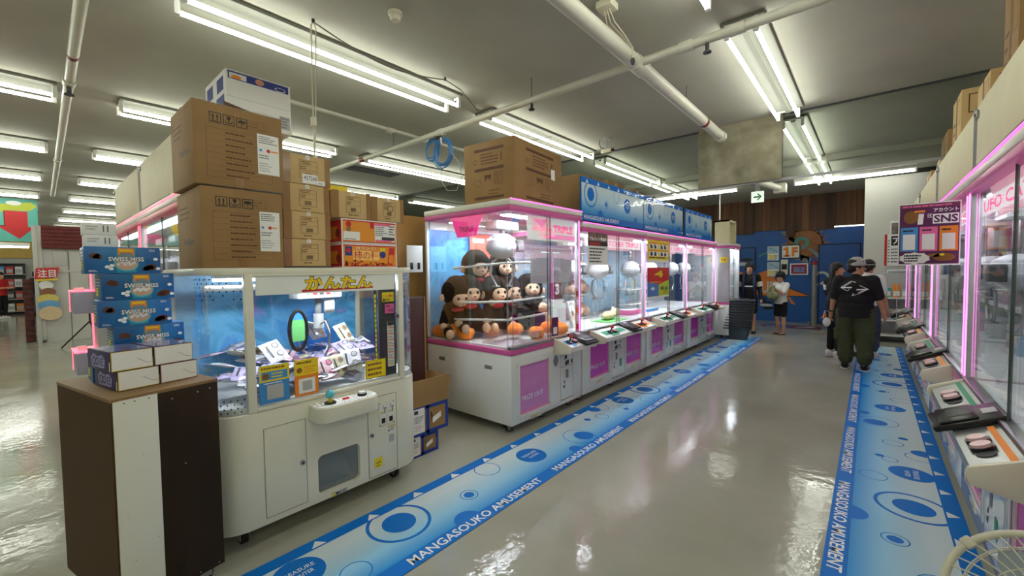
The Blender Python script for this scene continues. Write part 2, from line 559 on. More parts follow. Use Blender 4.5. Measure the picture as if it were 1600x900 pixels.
fl = MB().box(X0-0.2, X1+0.2, Y0-0.2, Y1+0.2, -0.12, 0, m_floor)
structure(fl.build('floor'))
structure(MB().box(X0-0.2, X1+0.2, Y0-0.2, Y1+0.2, CEIL, CEIL+0.15, m_ceil).build('ceiling'))
structure(MB().box(X0-0.15, X0, Y0, Y1, 0, CEIL, m_wall).build('wall_left'))
structure(MB().box(X1, X1+0.15, Y0, Y1, 0, CEIL, m_wall).build('wall_right'))
structure(MB().box(X0, X1, Y0-0.15, Y0, 0, CEIL, m_wall).build('wall_front'))
# back wall with its painted mural
wb = MB().box(X0, X1, Y1, Y1+0.15, 0, CEIL, m_mblue)
f = FRONT(0, Y1, 0)
wb.disc(f, -1.36, 2.15, 0.4, m_mglow, 1)
for k in range(18):
    a = 2*PI*k/18
    wb.poly(f, [(-1.36+0.36*math.cos(a-0.1), 2.15+0.36*math.sin(a-0.1)), (-1.36+0.36*math.cos(a+0.1), 2.15+0.36*math.sin(a+0.1)), (-1.36+0.56*math.cos(a), 2.15+0.56*math.sin(a))], m_mglow, 1)
wb.ring(f, -1.44, 2.16, 0.17, 0.08, m_mteal, 2)
wb.disc(f, -1.44, 2.16, 0.085, m_mglow, 2)
wb.disc(f, -1.40, 2.05, 0.06, m_mgrey, 3)
wb.poly(f, [(-3.5, 1.62), (-3.18, 1.49), (-2.76, 1.33), (-2.4, 1.3), (-2.53, 0.86), (-3.2, 0.82), (-3.5, 0.8)], m_mor, 1)
wb.poly(f, [(-2.6, 1.30), (-2.48, 1.33), (-2.21, 1.44), (-2.09, 1.26), (-1.9, 1.01), (-1.26, 0.76), (-1.28, 0.72), (-1.78, 0.71), (-2.6, 0.71)], m_mor, 2)
wb.line(f, -2.21, 1.44, -1.9, 1.01, 0.02, m_ink, 3); wb.line(f, -1.9, 1.01, -1.26, 0.745, 0.02, m_ink, 3); wb.line(f, -1.27, 0.715, -2.6, 0.705, 0.02, m_ink, 3)
wb.poly(f, [(-1.69, 0.69), (-1.55, 0.48), (-1.66, 0.51), (-1.74, 0.69)], m_mor, 1)
wb.poly(f, [(-1.02, 0.13), (-0.84, 0.38), (-0.80, 0.22)], m_mor, 1)
wb.text(f, 'UD', -2.38, 0.78, 0.34, m_mwhite, 3, w=0.42, bold=0.03)
wb.text(f, 'A', -3.28, 0.9, 0.42, m_mwhite, 3, w=0.24, bold=0.03)
for (cx, cy, rx, ry, m) in ((-2.85, 1.62, 0.17, 0.05, m_mwhite), (-2.75, 1.74, 0.16, 0.05, m_ink), (-2.25, 0.44, 0.16, 0.04, m_mwhite), (-2.2, 0.36, 0.13, 0.04, m_ink), (-2.2, 0.52, 0.12, 0.03, m_ink)):
    wb.disc(f, cx, cy, rx, m, 3, 20, ry)
wb.ring(f, -0.98, 1.22, 0.17, 0.06, m_mwhite, 2, 24, 0.1, 2.6)
wb.ring(f, -0.9, 0.98, 0.2, 0.06, m_mwhite, 2, 24, 0.9, 3.0)
wb.poly(f, [(-1.95, 2.5), (-1.8, 2.5), (-1.36, 2.02), (-1.42, 1.98)], m_mgrey, 1)
wb.poly(f, [(-1.3, 2.0), (-1.12, 1.8), (-0.95, 1.62), (-0.90, 1.66), (-1.05, 1.86), (-1.22, 2.02)], m_mgrey, 3)
wb.line(f, -0.97, 1.62, -0.86, 1.5, 0.05, m_mteal, 3)
wb.poly(f, [(-2.45, 1.86), (-2.1, 2.02), (-2.1, 1.98), (-2.45, 1.8)], m_mteal, 1)
wb.poly(f, [(-1.62, 1.72), (-1.45, 1.86), (-1.2, 1.72), (-1.3, 1.62)], m_mgrey, 1)
structure(wb.build('wall_back'))
d = MB().box(-3.35, -2.52, Y1-0.03, Y1, 0, 2.1, m_mblue2)
fd = FRONT(0, Y1-0.03, 0)
d.outline(fd, -3.35, 0, -2.52, 2.1, 0.03, m_ink, 1); d.line(fd, -2.9, 0, -2.9, 2.1, 0.012, m_ink, 1)
d.poly(fd, [(-3.33, 1.55), (-3.18, 1.49), (-2.76, 1.33), (-2.55, 1.31), (-2.55, 0.86), (-3.2, 0.82), (-3.33, 0.81)], m_mor, 1)
d.text(fd, 'A', -3.28, 0.9, 0.42, m_mwhite, 2, w=0.24, bold=0.03)
d.disc(fd, -2.86, 1.62, 0.17, m_mwhite, 2, 20, 0.05); d.disc(fd, -2.75, 1.74, 0.16, m_ink, 2, 20, 0.05)
do = structure(d.build('door_1'))
MB().box(-2.6, -2.57, Y1-0.07, Y1-0.03, 0.95, 1.25, m_steel).build('handle', do)
d = MB().box(-1.06, -0.2, Y1-0.03, Y1, 0, 2.1, m_mblue2)
d.outline(fd, -1.06, 0, -0.2, 2.1, 0.025, m_ink, 1)
d.ring(fd, -0.98, 1.22, 0.17, 0.06, m_mwhite, 2, 24, 0.1, 2.0); d.ring(fd, -0.86, 0.98, 0.18, 0.06, m_mwhite, 2, 24, 0.6, 2.7)
d.poly(fd, [(-1.02, 0.13), (-0.84, 0.38), (-0.80, 0.22)], m_mor, 1)
structure(d.build('door_2'))
# plank cladding above the mural, lower edge stepped
steps = [(-27, -2.47, 2.47), (-2.47, -1.8, 2.54), (-1.8, -1.65, 2.34), (-1.65, -0.74, 2.49), (-0.74, 3.2, 2.56)]
cl = MB(); x = -8.0; k = 0; rr = random.Random(3)
while x < 1.2:
    wdt = rr.uniform(0.14, 0.22); z = [s for s in steps if s[0] <= x+wdt/2 < s[1]][0][2]
    cl.box(x, x+wdt-0.006, Y1-0.04-0.01*rr.random(), Y1, z, CEIL, m_woodl if (k*7) % 5 == 0 or x > -0.85 else m_wood)
    x += wdt; k += 1
structure(cl.build('trim_1'))
# white wall block at the right of the back
wr = MB().box(-0.125, X1, 11.5, Y1, 0, CEIL, m_wall)
wr.rect(FRONT(0, 11.5, 0), -0.125, CEIL-0.09, X1, CEIL, m_ink, 2)
structure(wr.build('wall_right_return'))
# hanging smoke barrier: glass either side of a bare concrete drop panel, with a bottom rail
YG = 6.25
sb = MB()
sb.box(-1.86, -0.87, YG-0.05, YG+0.05, 2.62, CEIL, m_conc)
structure(sb.build('trim_2'))
m_barrier = glassmat('smoke_barrier_glass', tint=(236, 240, 236), refl=0.10, rough=0.0)
gb = MB()
gb.box(X0, -1.86, YG-0.004, YG+0.004, 2.62, CEIL, m_barrier)
gb.box(-0.87, X1, YG-0.004, YG+0.004, 2.62, CEIL, m_barrier)
gb.box(X0, X1, YG-0.012, YG+0.012, 2.60, 2.63, m_lgrey)
gb.box(X0, X1, YG-0.012, YG+0.012, CEIL-0.02, CEIL, m_dgrey)
structure(gb.build('window_1'))
# shallow beams on the ceiling beyond the barrier and far left
bm_ = MB()
bm_.box(-8, X1, 9.0, 9.15, CEIL-0.1, CEIL, m_ceil)
structure(bm_.build('trim_3'))

# ------------------------------------------------------------------ ceiling lights
m_batten = mat('grey_batten', (120, 120, 110), 0.6)
def light_master():
    t = thing('ceiling_light', 'x', 'ceiling light', (0, 0, 0))
    h = MB()
    h.box(-0.15, 0.15, 0.0, 2.42, CEIL-0.03, CEIL, m_batten, 0.006)
    h.prism([(-0.02, 0), (0.02, 0), (0.04, 0.045), (-0.04, 0.045)], Fr((0, 0.02, CEIL-0.07), (1, 0, 0), (0, 0, 1)), 0, -2.38, m_batten)
    h.build('housing', t)
    for sx in (-0.1, 0.1):
        MB().cyl((sx, 0.03, CEIL-0.12), (sx, 2.39, CEIL-0.12), 0.016, m_tube, 12).build('tube', t)
        for y in (0.012, 2.408):
            e = MB().box(sx-0.018, sx+0.018, y-0.018, y+0.018, CEIL-0.14, CEIL-0.03, m_whitep, 0.004)
            e.box(min(sx, 0), max(sx, 0), y-0.01, y+0.01, CEIL-0.05, CEIL-0.03, m_whitep); e.build('socket', t)
    return t
lm = light_master()
rows = [(1.95, 'beyond the right machines'), (-0.785, 'over the aisle'), (-3.53, 'above the left machines'), (-6.27, 'second row left of these'),
        (-8.95, 'third row left'), (-11.65, 'fourth row left'), (-14.3, 'over the fake house'),
        (-17.0, 'past the fake house'), (-19.7, 'deep in the hall'), (-22.4, 'farthest left in the hall')]
ys = [(-5.03, 'far near side'), (-2.15, 'left of the conduit'), (0.73, 'level with the tall boxes'), (3.63, 'level with the end machine'), (6.42, 'past the glass barrier'), (8.9, 'last before the plank wall')]
first = True
for x, xn in rows:
    for y, yn in ys:
        if x < -9 and y > 3: continue
        if y > 6 and x < -7: continue
        if x > 0 and y > 4: continue
        lb = 'twin tube ceiling light %s, %s' % (xn, yn)
        if first: lm.location = (x, y, 0); lm['label'] = lb; lm['group'] = 'twin tube ceiling lights'; first = False
        else: dup(lm, (x, y, 0), 0, lb, 'twin tube ceiling lights')
# single tubes across the back
sl = thing('single_tube_light', 'single tube fluorescent light across the ceiling left of the exit sign', 'ceiling light', (-4.35, 10.95, 0), 0, 'single tube lights at the back')
MB().box(0, 1.95, -0.05, 0.05, CEIL-0.06, CEIL, m_whitep, 0.006).build('housing', sl)
MB().cyl((0.03, 0, CEIL-0.10), (1.92, 0, CEIL-0.10), 0.018, m_tube, 12).build('tube', sl)
for xx in (0.012, 1.938): MB().box(xx-0.012, xx+0.012, -0.02, 0.02, CEIL-0.125, CEIL-0.05, m_whitep).build('socket', sl)
dup(sl, (-1.32, 11.1, 0), 0, 'single tube fluorescent light across the ceiling right of the exit sign')
# thin lit strip over the mural door
o = MB().box(-0.74, -0.135, Y1-0.08, Y1-0.041, 2.53, 2.56, m_whitep)
o.box(-0.74, -0.135, Y1-0.085, Y1-0.078, 2.522, 2.55, mat('dim_light_strip', (235, 240, 245), emit=2.5))
o.thing('strip_light', 'thin white strip light on the plank wall above the blue door', 'strip light')
# lamp hung below the far teal sign
# ------------------------------------------------------------------ pipes, cables and small ceiling things
m_pipe = mat('white_pipe', (214, 212, 196), 0.4, noise=0.03)
p = thing('drain_pipe', 'thick white pipe under the ceiling running above the aisle and ending at the concrete panel', 'pipe')
MB().cyl((-1.50, -5, 3.2), (-1.50, 5.92, 3.2), 0.058, m_pipe, 20).build('pipe', p)
MB().cyl((-1.50, 5.84, 3.2), (-1.50, 5.95, 3.2), 0.068, m_pipe, 20).build('end_cap', p)
MB().cyl((-1.50, 5.15, 3.2), (-1.50, 5.22, 3.2), 0.0595, mat('dark_red_band', (120, 24, 28), 0.5), 20).build('band', p)
MB().cyl((-1.50, 3.30, 3.2), (-1.50, 3.50, 3.2), 0.068, m_pipe, 20).build('coupling', p)
for y in (0.6, 2.4, 4.6):
    MB().cyl((-1.50, y, 3.25), (-1.50, y, CEIL), 0.008, m_steel, 8).build('hanger', p)
p = thing('sprinkler_pipe', 'white sprinkler pipe crossing the ceiling at right angles to the aisle', 'pipe')
MB().cyl((-6.9, 3.36, 3.2), (2.6, 3.36, 3.2), 0.034, m_pipe, 16).build('pipe', p)
for x, nm in ((-1.1, 'coupling'), (-0.75, 'coupling'), (-4.0, 'coupling')):
    MB().cyl((x-0.05, 3.36, 3.2), (x+0.05, 3.36, 3.2), 0.042, m_pipe, 16).build(nm, p)
MB().cyl((-5.86, 3.36, 3.2), (-5.74, 3.36, 3.2), 0.0352, mat('dark_red_band', (120, 24, 28), 0.5), 16).build('band', p)
for x in (-5.0, -2.6, 0.3):
    MB().cyl((x, 3.36, 3.23), (x, 3.36, CEIL), 0.007, m_steel, 8).build('hanger', p)
h = MB().cyl((-0.95, 3.36, 3.175), (-0.95, 3.36, 3.12), 0.014, m_dgrey, 12); h.lathe([(0.0, 3.095), (0.03, 3.1), (0.03, 3.108), (0.012, 3.12)], m_dgrey, 14, Matrix.Translation((-0.95, 3.36, 0)))
h.build('sprinkler_head', p)
h = MB().cyl((-2.60, 3.36, 3.175), (-2.60, 3.36, 3.13), 0.014, m_dgrey, 12); h.lathe([(0.0, 3.1), (0.03, 3.105), (0.03, 3.113), (0.012, 3.125)], m_dgrey, 14, Matrix.Translation((-2.6, 3.36, 0)))
h.build('sprinkler_head', p)
p = thing('conduit_pipe', 'long thin white pipe with red ring over the left hall', 'pipe')
MB().cyl((-13.0, 0.43, 3.2), (-3.2, 0.28, 3.2), 0.034, m_pipe, 14).build('pipe', p)
for x in (-5.35, -9.0): MB().cyl((x-0.06, 0.28+(-3.2-x)*0.0153, 3.2), (x+0.06, 0.28+(-3.2-x)*0.0153, 3.2), 0.043, m_pipe, 14).build('coupling', p)
MB().cyl((-4.72, 0.303, 3.2), (-4.66, 0.303, 3.2), 0.0355, mat('dark_red_band', (120, 24, 28), 0.5), 14).build('band', p)
h = MB().cyl((-5.35, 0.31, 3.17), (-5.35, 0.31, 3.10), 0.016, m_dgrey, 12).lathe([(0, 3.08), (0.035, 3.085), (0.035, 3.095), (0.01, 3.11)], m_dgrey, 12, Matrix.Translation((-5.35, 0.31, 0)))
h.build('sprinkler_head', p)
for x in (-3.9, -7.4, -11.0): MB().cyl((x, 0.28+(-3.2-x)*0.0153, 3.23), (x, 0.28+(-3.2-x)*0.0153, CEIL), 0.006, m_steel, 8).build('hanger', p)
# slim cable duct running away over the boxes
p = MB().box(-4.92, -4.88, 1.9, 6.2, CEIL-0.03, CEIL, m_pipe)
for y in (3.2, 3.75): p.box(-4.94, -4.86, y, y+0.09, CEIL-0.05, CEIL, m_pipe, 0.005)
p.thing('cable_duct', 'slim white cable duct on the ceiling above the stacked small cartons', 'cable duct')
p = MB().box(-8, -1.9, 6.3, 6.33, CEIL-0.02, CEIL, m_dgrey)
# smoke detector
o = MB().lathe([(0, CEIL), (0.052, CEIL), (0.052, CEIL-0.018), (0.040, CEIL-0.022), (0.040, CEIL-0.045), (0.03, CEIL-0.06), (0, CEIL-0.062)], m_creamp, 24)
o.thing('smoke_detector', 'round cream smoke detector on the ceiling at the top of the photo', 'smoke detector', (-2.70, 1.855, 0))
# pull cord switch hanging from the ceiling
t = thing('pendant_cord', 'grey power cord looped along the ceiling and hanging down behind the cardboard boxes', 'cord')
cd = []
for k in range(13):
    s = k/12; cd.append((-3.23, 1.49+1.29*s, CEIL-0.02-0.10*math.sin(PI*s)))
cd += [(-3.25, 3.0, CEIL-0.04), (-3.3, 3.32, 3.25)]
MB().tube(cd, 0.006, mat('cord_grey', (128, 124, 112), 0.6), 6).build('ceiling_cord', t)
hc = MB()
hc.tube([(-3.23, 1.49, CEIL), (-3.235, 1.475, CEIL-0.05), (-3.235, 1.47, 2.9), (-3.235, 1.47, 2.37)], 0.006, m_creamp, 6)
hc.tube([(-3.23, 1.49, CEIL), (-3.225, 1.505, CEIL-0.06), (-3.23, 1.495, 2.9), (-3.235, 1.475, 2.42)], 0.005, m_creamp, 6)
hc.build('hanging_cord', t)
MB().box(-3.255, -3.215, 1.455, 1.49, 2.62, 2.69, m_creamp, 0.008).build('clip', t)
MB().cyl((-3.235, 1.472, 2.40), (-3.235, 1.472, 2.27), 0.02, m_creamp, 14).build('socket', t)
for y in (1.49, 2.78): MB().cyl((-3.23, y, CEIL-0.03), (-3.23, y, CEIL), 0.012, m_dgrey, 10).build('hook', t)
# wire box
t = thing('junction_box', 'small cream junction box with loose wires on the ceiling beside the thick pipe', 'junction box', (-1.474, 2.80, 0))
MB().box(-0.06, 0.06, -0.06, 0.06, CEIL-0.05, CEIL, m_creamp, 0.006).build('box', t)
wv = MB()
for q in (-0.02, 0.0, 0.02):
    wv.tube([(q, 0, CEIL-0.05), (q*1.5, 0.06, CEIL-0.12), (q+0.02, 0.22, CEIL-0.16), (q*0.5+0.03, 0.34, CEIL-0.2), (0.03, 0.36, CEIL-0.28)], 0.005, m_creamp, 6)
wv.build('wire', t)
MB().ell((0.03, 0.365, CEIL-0.29), (0.018, 0.018, 0.03), m_dgrey).build('connector', t)
# security camera
t = thing('security_camera', 'small pale security camera hanging near the glass barrier', 'camera', (-2.96, 5.62, 0))
MB().lathe([(0, CEIL), (0.06, CEIL), (0.06, CEIL-0.02), (0, CEIL-0.02)], m_lgrey, 20).build('base', t)
MB().cyl((0, 0, CEIL-0.02), (0, 0, CEIL-0.15), 0.012, m_lgrey, 10).build('stem', t)
MB().box(-0.09, 0.07, -0.035, 0.035, CEIL-0.21, CEIL-0.15, m_creamp, 0.01).build('body', t)
MB().cyl((0.07, 0, CEIL-0.18), (0.10, 0, CEIL-0.18), 0.022, m_black, 14).build('lens', t)
MB().tube([(-0.02, 0, CEIL-0.15), (-0.10, 0, CEIL-0.12), (-0.13, 0, CEIL-0.06), (-0.12, 0, CEIL)], 0.006, m_dgrey, 6).build('cord', t)
# blue cable coil on the sprinkler pipe
m_bcable = mat('blue_cable', (66, 132, 196), 0.4)
t = thing('cable_coil', 'coil of bright blue network cable hanging from the sprinkler pipe', 'cable', (-4.05, 3.37, 3.0))
for cx, cz, R0, ry, nn in ((0.05, -0.05, 0.15, 0.02, 7), (-0.20, 0.04, 0.12, 0.05, 6)):
    cb = MB()
    for k in range(nn):
        R = R0*(0.84+0.05*k); dy = (k % 3)*0.012-0.012; ph = rr.uniform(-0.02, 0.02)
        cb.tube([(cx+ph+R*math.cos(a*PI/16), ry+dy, cz+ph+R*1.05*math.sin(a*PI/16)) for a in range(32)], 0.0065, m_bcable, 6, True)
    cb.build('loop', t)
MB().box(-0.08, 0.05, -0.02, 0.03, 0.14, 0.18, m_black, 0.008).build('hook', t)
MB().cyl((0.03, 0.0, 0.16), (0.05, 0.0, 0.06), 0.012, m_creamp, 10).build('plug', t)
lw = MB()
lw.tube([(0.2, 0.0, -0.05), (0.3, 0.05, -0.2), (0.34, 0.05, -0.38), (0.25, 0.05, -0.52), (0.08, 0.05, -0.5), (0.0, 0.03, -0.38), (0.02, 0, -0.2)], 0.004, m_lgrey, 6)
lw.tube([(0.12, 0, 0.0), (0.3, 0.3, 0.02), (0.6, 0.7, 0.1), (0.9, 1.1, 0.22)], 0.004, m_lgrey, 6)
lw.build('loose_wire', t)
# air vent
o = MB().box(-7.35, -7.0, 3.75, 4.85, CEIL-0.012, CEIL, m_dgrey)
for k in range(4): o.box(-7.33+0.085*k, -7.29+0.085*k, 3.78, 4.82, CEIL-0.02, CEIL-0.008, m_black)
o.thing('ceiling_vent', 'dark slotted air vent set in the ceiling by the twin tube light', 'air vent')
# green exit sign
t = thing('exit_sign', 'green and white arrow exit sign hanging under the ceiling at the back', 'exit sign', (-2.0, 10.97, 0))
m_exw = mat('exit_white', (232, 246, 232), 0.4, emit=0.7); m_exg = mat('exit_green', (30, 140, 70), 0.4)
e = MB().box(-0.125, 0.125, 0, 0.04, 3.0, 3.25, m_exw, 0.006)
fx = FRONT(0, 0, 3.0)
e.line(fx, -0.08, 0.125, 0.04, 0.125, 0.035, m_exg, 2); e.poly(fx, [(0.005, 0.04), (0.09, 0.125), (0.005, 0.21), (-0.01, 0.19), (0.05, 0.125), (-0.01, 0.06)], m_exg, 2)
e.build('panel', t)
MB().box(-0.05, 0.05, 0.01, 0.03, 3.25, CEIL, m_lgrey).build('bracket', t)
# drain pipe elbow beyond the barrier
t = thing('pipe_elbow', 'short thick white pipe with square end block near the exit sign', 'pipe')
MB().cyl((-1.95, 8.2, 3.22), (-1.5, 10.5, 3.18), 0.07, m_pipe, 16).build('pipe', t)
MB().box(-1.6, -1.38, 10.4, 10.62, 3.08, 3.28, m_pipe, 0.01).build('end_block', t)
# thin white hanging rod by the left end of the mural
MB().cyl((-2.95, 11.6, 2.2), (-2.95, 11.6, CEIL), 0.015, m_whitep, 8).ell((-2.95, 11.6, 2.2), 0.04, m_whitep).thing('hanging_rod', 'thin white rod with a bulb end hanging left of the mural', 'rod')

# ------------------------------------------------------------------ printed floor mats and the same print on banners
TH_ALL = [(0.83, 0.41, 0.125), (2.62, 0.34, 0.125)]
def print_pattern(mb, fr, L, u0=0.0, base=None, S=1.0, Wd=0.62, text_first=1.23, period=1.30, tri0=0.994, shift=0.0):
    """blue wave print: white to blue field, discs, rings, text band (v=0 side) and triangle band"""
    def inside(u, r): return u0 < u-r and u+r < u0+L
    mb.rect(fr, u0, 0, u0+L, Wd, base, 1)
    n = int(L/3.58/S)+3
    for k in range(-1, n):
        o = k*3.58
        for kind, u, v, r in (('th', 0.83, 0.41, 0.125), ('R', 1.40, 0.39, 0.19), ('d', 1.40, 0.39, 0.10), ('d', 1.69, 0.09, 0.09), ('d', 1.88, 0.29, 0.036), ('r', 1.88, 0.29, 0.062),
                              ('r', 2.22, 0.45, 0.10), ('r', 2.17, 0.15, 0.18), ('th', 2.62, 0.34, 0.125), ('r', 3.2, 0.24, 0.15), ('d', 3.24, 0.22, 0.09), ('d', 3.61, 0.40, 0.034),
                              ('r', 3.78, 0.33, 0.07), ('d', 3.92, 0.50, 0.07), ('r', 4.02, 0.48, 0.09), ('r', 1.02, 0.20, 0.08), ('d', 2.95, 0.12, 0.06), ('r', 0.62, 0.3, 0.05), ('d', 4.15, 0.24, 0.03)):
            u = (u+o+shift)*S; v = v*S; r = r*S
            if not inside(u, r) or v+r > Wd or v-r < 0: continue
            if kind in ('d', 'th'): mb.disc(fr, u, v, r, m_blue, 2)
            if kind == 'R': mb.ring(fr, u, v, r, 0.02*S, m_blue, 2)
            if kind == 'r': mb.ring(fr, u, v, r, 0.006*S, m_blue, 2)
            if kind == 'th':
                mb.text(fr, 'TREASURE', u, v+0.01*S, 0.03*S, m_wprint, 3, w=0.17*S, align='C', bold=0.01)
                mb.text(fr, 'HUNTER', u+0.01*S, v-0.035*S, 0.028*S, m_wprint, 3, w=0.11*S, align='C', bold=0.01)
    mb.rect(fr, u0, 0, u0+L, 0.10*S, m_blue, 3)
    mb.rect(fr, u0, Wd-0.085*S, u0+L, Wd, m_blue, 3)
    t = tri0*S
    while t < u0: t += 0.333*S
    while t < u0+L-0.06*S:
        if t > u0+0.04*S: mb.poly(fr, [(t-0.04*S, Wd-0.075*S), (t+0.04*S, Wd-0.075*S), (t, Wd-0.018*S)], m_wprint, 4)
        t += 0.333*S
    t = text_first*S
    while t-period*S > u0: t -= period*S
    while t < u0+L-1.1*S:
        if t > u0: mb.text(fr, 'MANGASOUKO AMUSEMENT', t, 0.018*S, 0.064*S, m_wprint, 4, w=1.12*S, bold=0.018)
        t += period*S
m_matbase = rampmat('mat_print_gradient', 'Y', [(0.0, (0, 132, 216)), (0.18, (24, 150, 224)), (0.40, (150, 208, 238)), (0.72, (214, 230, 236)), (1.0, (222, 234, 236))], 0.4, 0.03, 0.0, 0.62)
mm = MB().box(0.5, 10.25, 0, 0.62, 0, 0.002, m_blue)
print_pattern(mm, Fr((0, 0, 0.002), (1, 0, 0), (0, 1, 0)), 9.75, 0.5, m_matbase)
mm.thing('floor_mat', 'blue printed floor strip along the base of the left machine row', 'floor mat', (-1.73, 0, 0.0005), PI/2)
mm = MB().box(0, 9.6, 0, 0.61, 0, 0.002, m_blue)
print_pattern(mm, Fr((0, 0, 0.002), (1, 0, 0), (0, 1, 0)), 9.6, 0.0, m_matbase, 1.0, 0.61, text_first=10.4-3.66+0.0-1.30*5, tri0=0.19, shift=1.89)
mm.thing('floor_mat', 'blue printed floor strip along the base of the right machine row', 'floor mat', (-0.165, 10.4, 0.0005), -PI/2)
# ------------------------------------------------------------------ large glass crane machines
m_sea = noisemat('printed_sea_scene', [(0.25, (20, 70, 160)), (0.42, (50, 130, 215)), (0.55, (110, 190, 235)), (0.66, (60, 150, 200)), (0.8, (190, 130, 200))], 2.6, 0.3, detail=5, distort=1.2)
m_seab = noisemat('printed_pale_blue_scene', [(0.3, (150, 200, 225)), (0.5, (200, 225, 235)), (0.7, (120, 180, 215))], 2.2, 0.3, detail=4, distort=0.8)
m_greenback = noisemat('printed_green_back', [(0.3, (40, 150, 140)), (0.5, (150, 210, 205)), (0.7, (210, 235, 235))], 2.0, 0.3, detail=3, distort=0.8)
m_magf = mat('pale_pink_flap', (214, 136, 204), 0.15, coat=0.3)
m_floorbed = mat('white_prize_floor', (225, 228, 226), 0.4, noise=0.02)
m_label = mat('yellow_label', (206, 196, 120), 0.5)

m_clawgrey = mat('claw_body_grey', (190, 192, 194), 0.35, noise=0.02)
def claw_unit(parent, x, y, ztop, drop, s=1.0, face=True):
    a = MB()
    a.box(x-0.17*s, x+0.17*s, y-0.09, y+0.09, ztop-0.12, ztop-0.03, m_whitep, 0.02)
    a.cyl((x, y, ztop-0.1), (x, y, ztop-drop), 0.032*s, m_chrome, 16)
    u = a.build('claw_unit', parent)
    b = MB()
    zc = ztop-drop-0.06*s
    b.lathe([(0, 0.13*s), (0.06*s, 0.125*s), (0.13*s, 0.085*s), (0.165*s, 0.0), (0.16*s, -0.045*s), (0.11*s, -0.105*s), (0.05*s, -0.125*s), (0, -0.13*s)], m_clawgrey, 28,
            Matrix.Translation((x, y, zc)) @ Matrix.Diagonal((1.15, 0.9, 1, 1)))
    if face:
        b.box(x+0.06*s, x+0.17*s, y-0.155*s, y-0.07*s, zc-0.06*s, zc+0.06*s, m_dgrey, 0.012)
        b.box(x+0.075*s, x+0.155*s, y-0.158*s, y-0.15*s, zc-0.04*s, zc+0.035*s, m_grey)
    b.build('claw_head', u)
    for sx in (-1, 1):
        c = MB()
        c.tube([(x+sx*0.05*s, y, zc-0.11*s), (x+sx*0.16*s, y, zc-0.17*s), (x+sx*0.18*s, y, zc-0.29*s), (x+sx*0.10*s, y, zc-0.40*s)], 0.011*s, m_steel, 8)
        c.box(x+sx*0.10*s-0.03*s, x+sx*0.10*s+0.03*s, y-0.03*s, y+0.03*s, zc-0.415*s, zc-0.40*s, m_steel, 0.004)
        c.build('claw_arm', u)
    return u

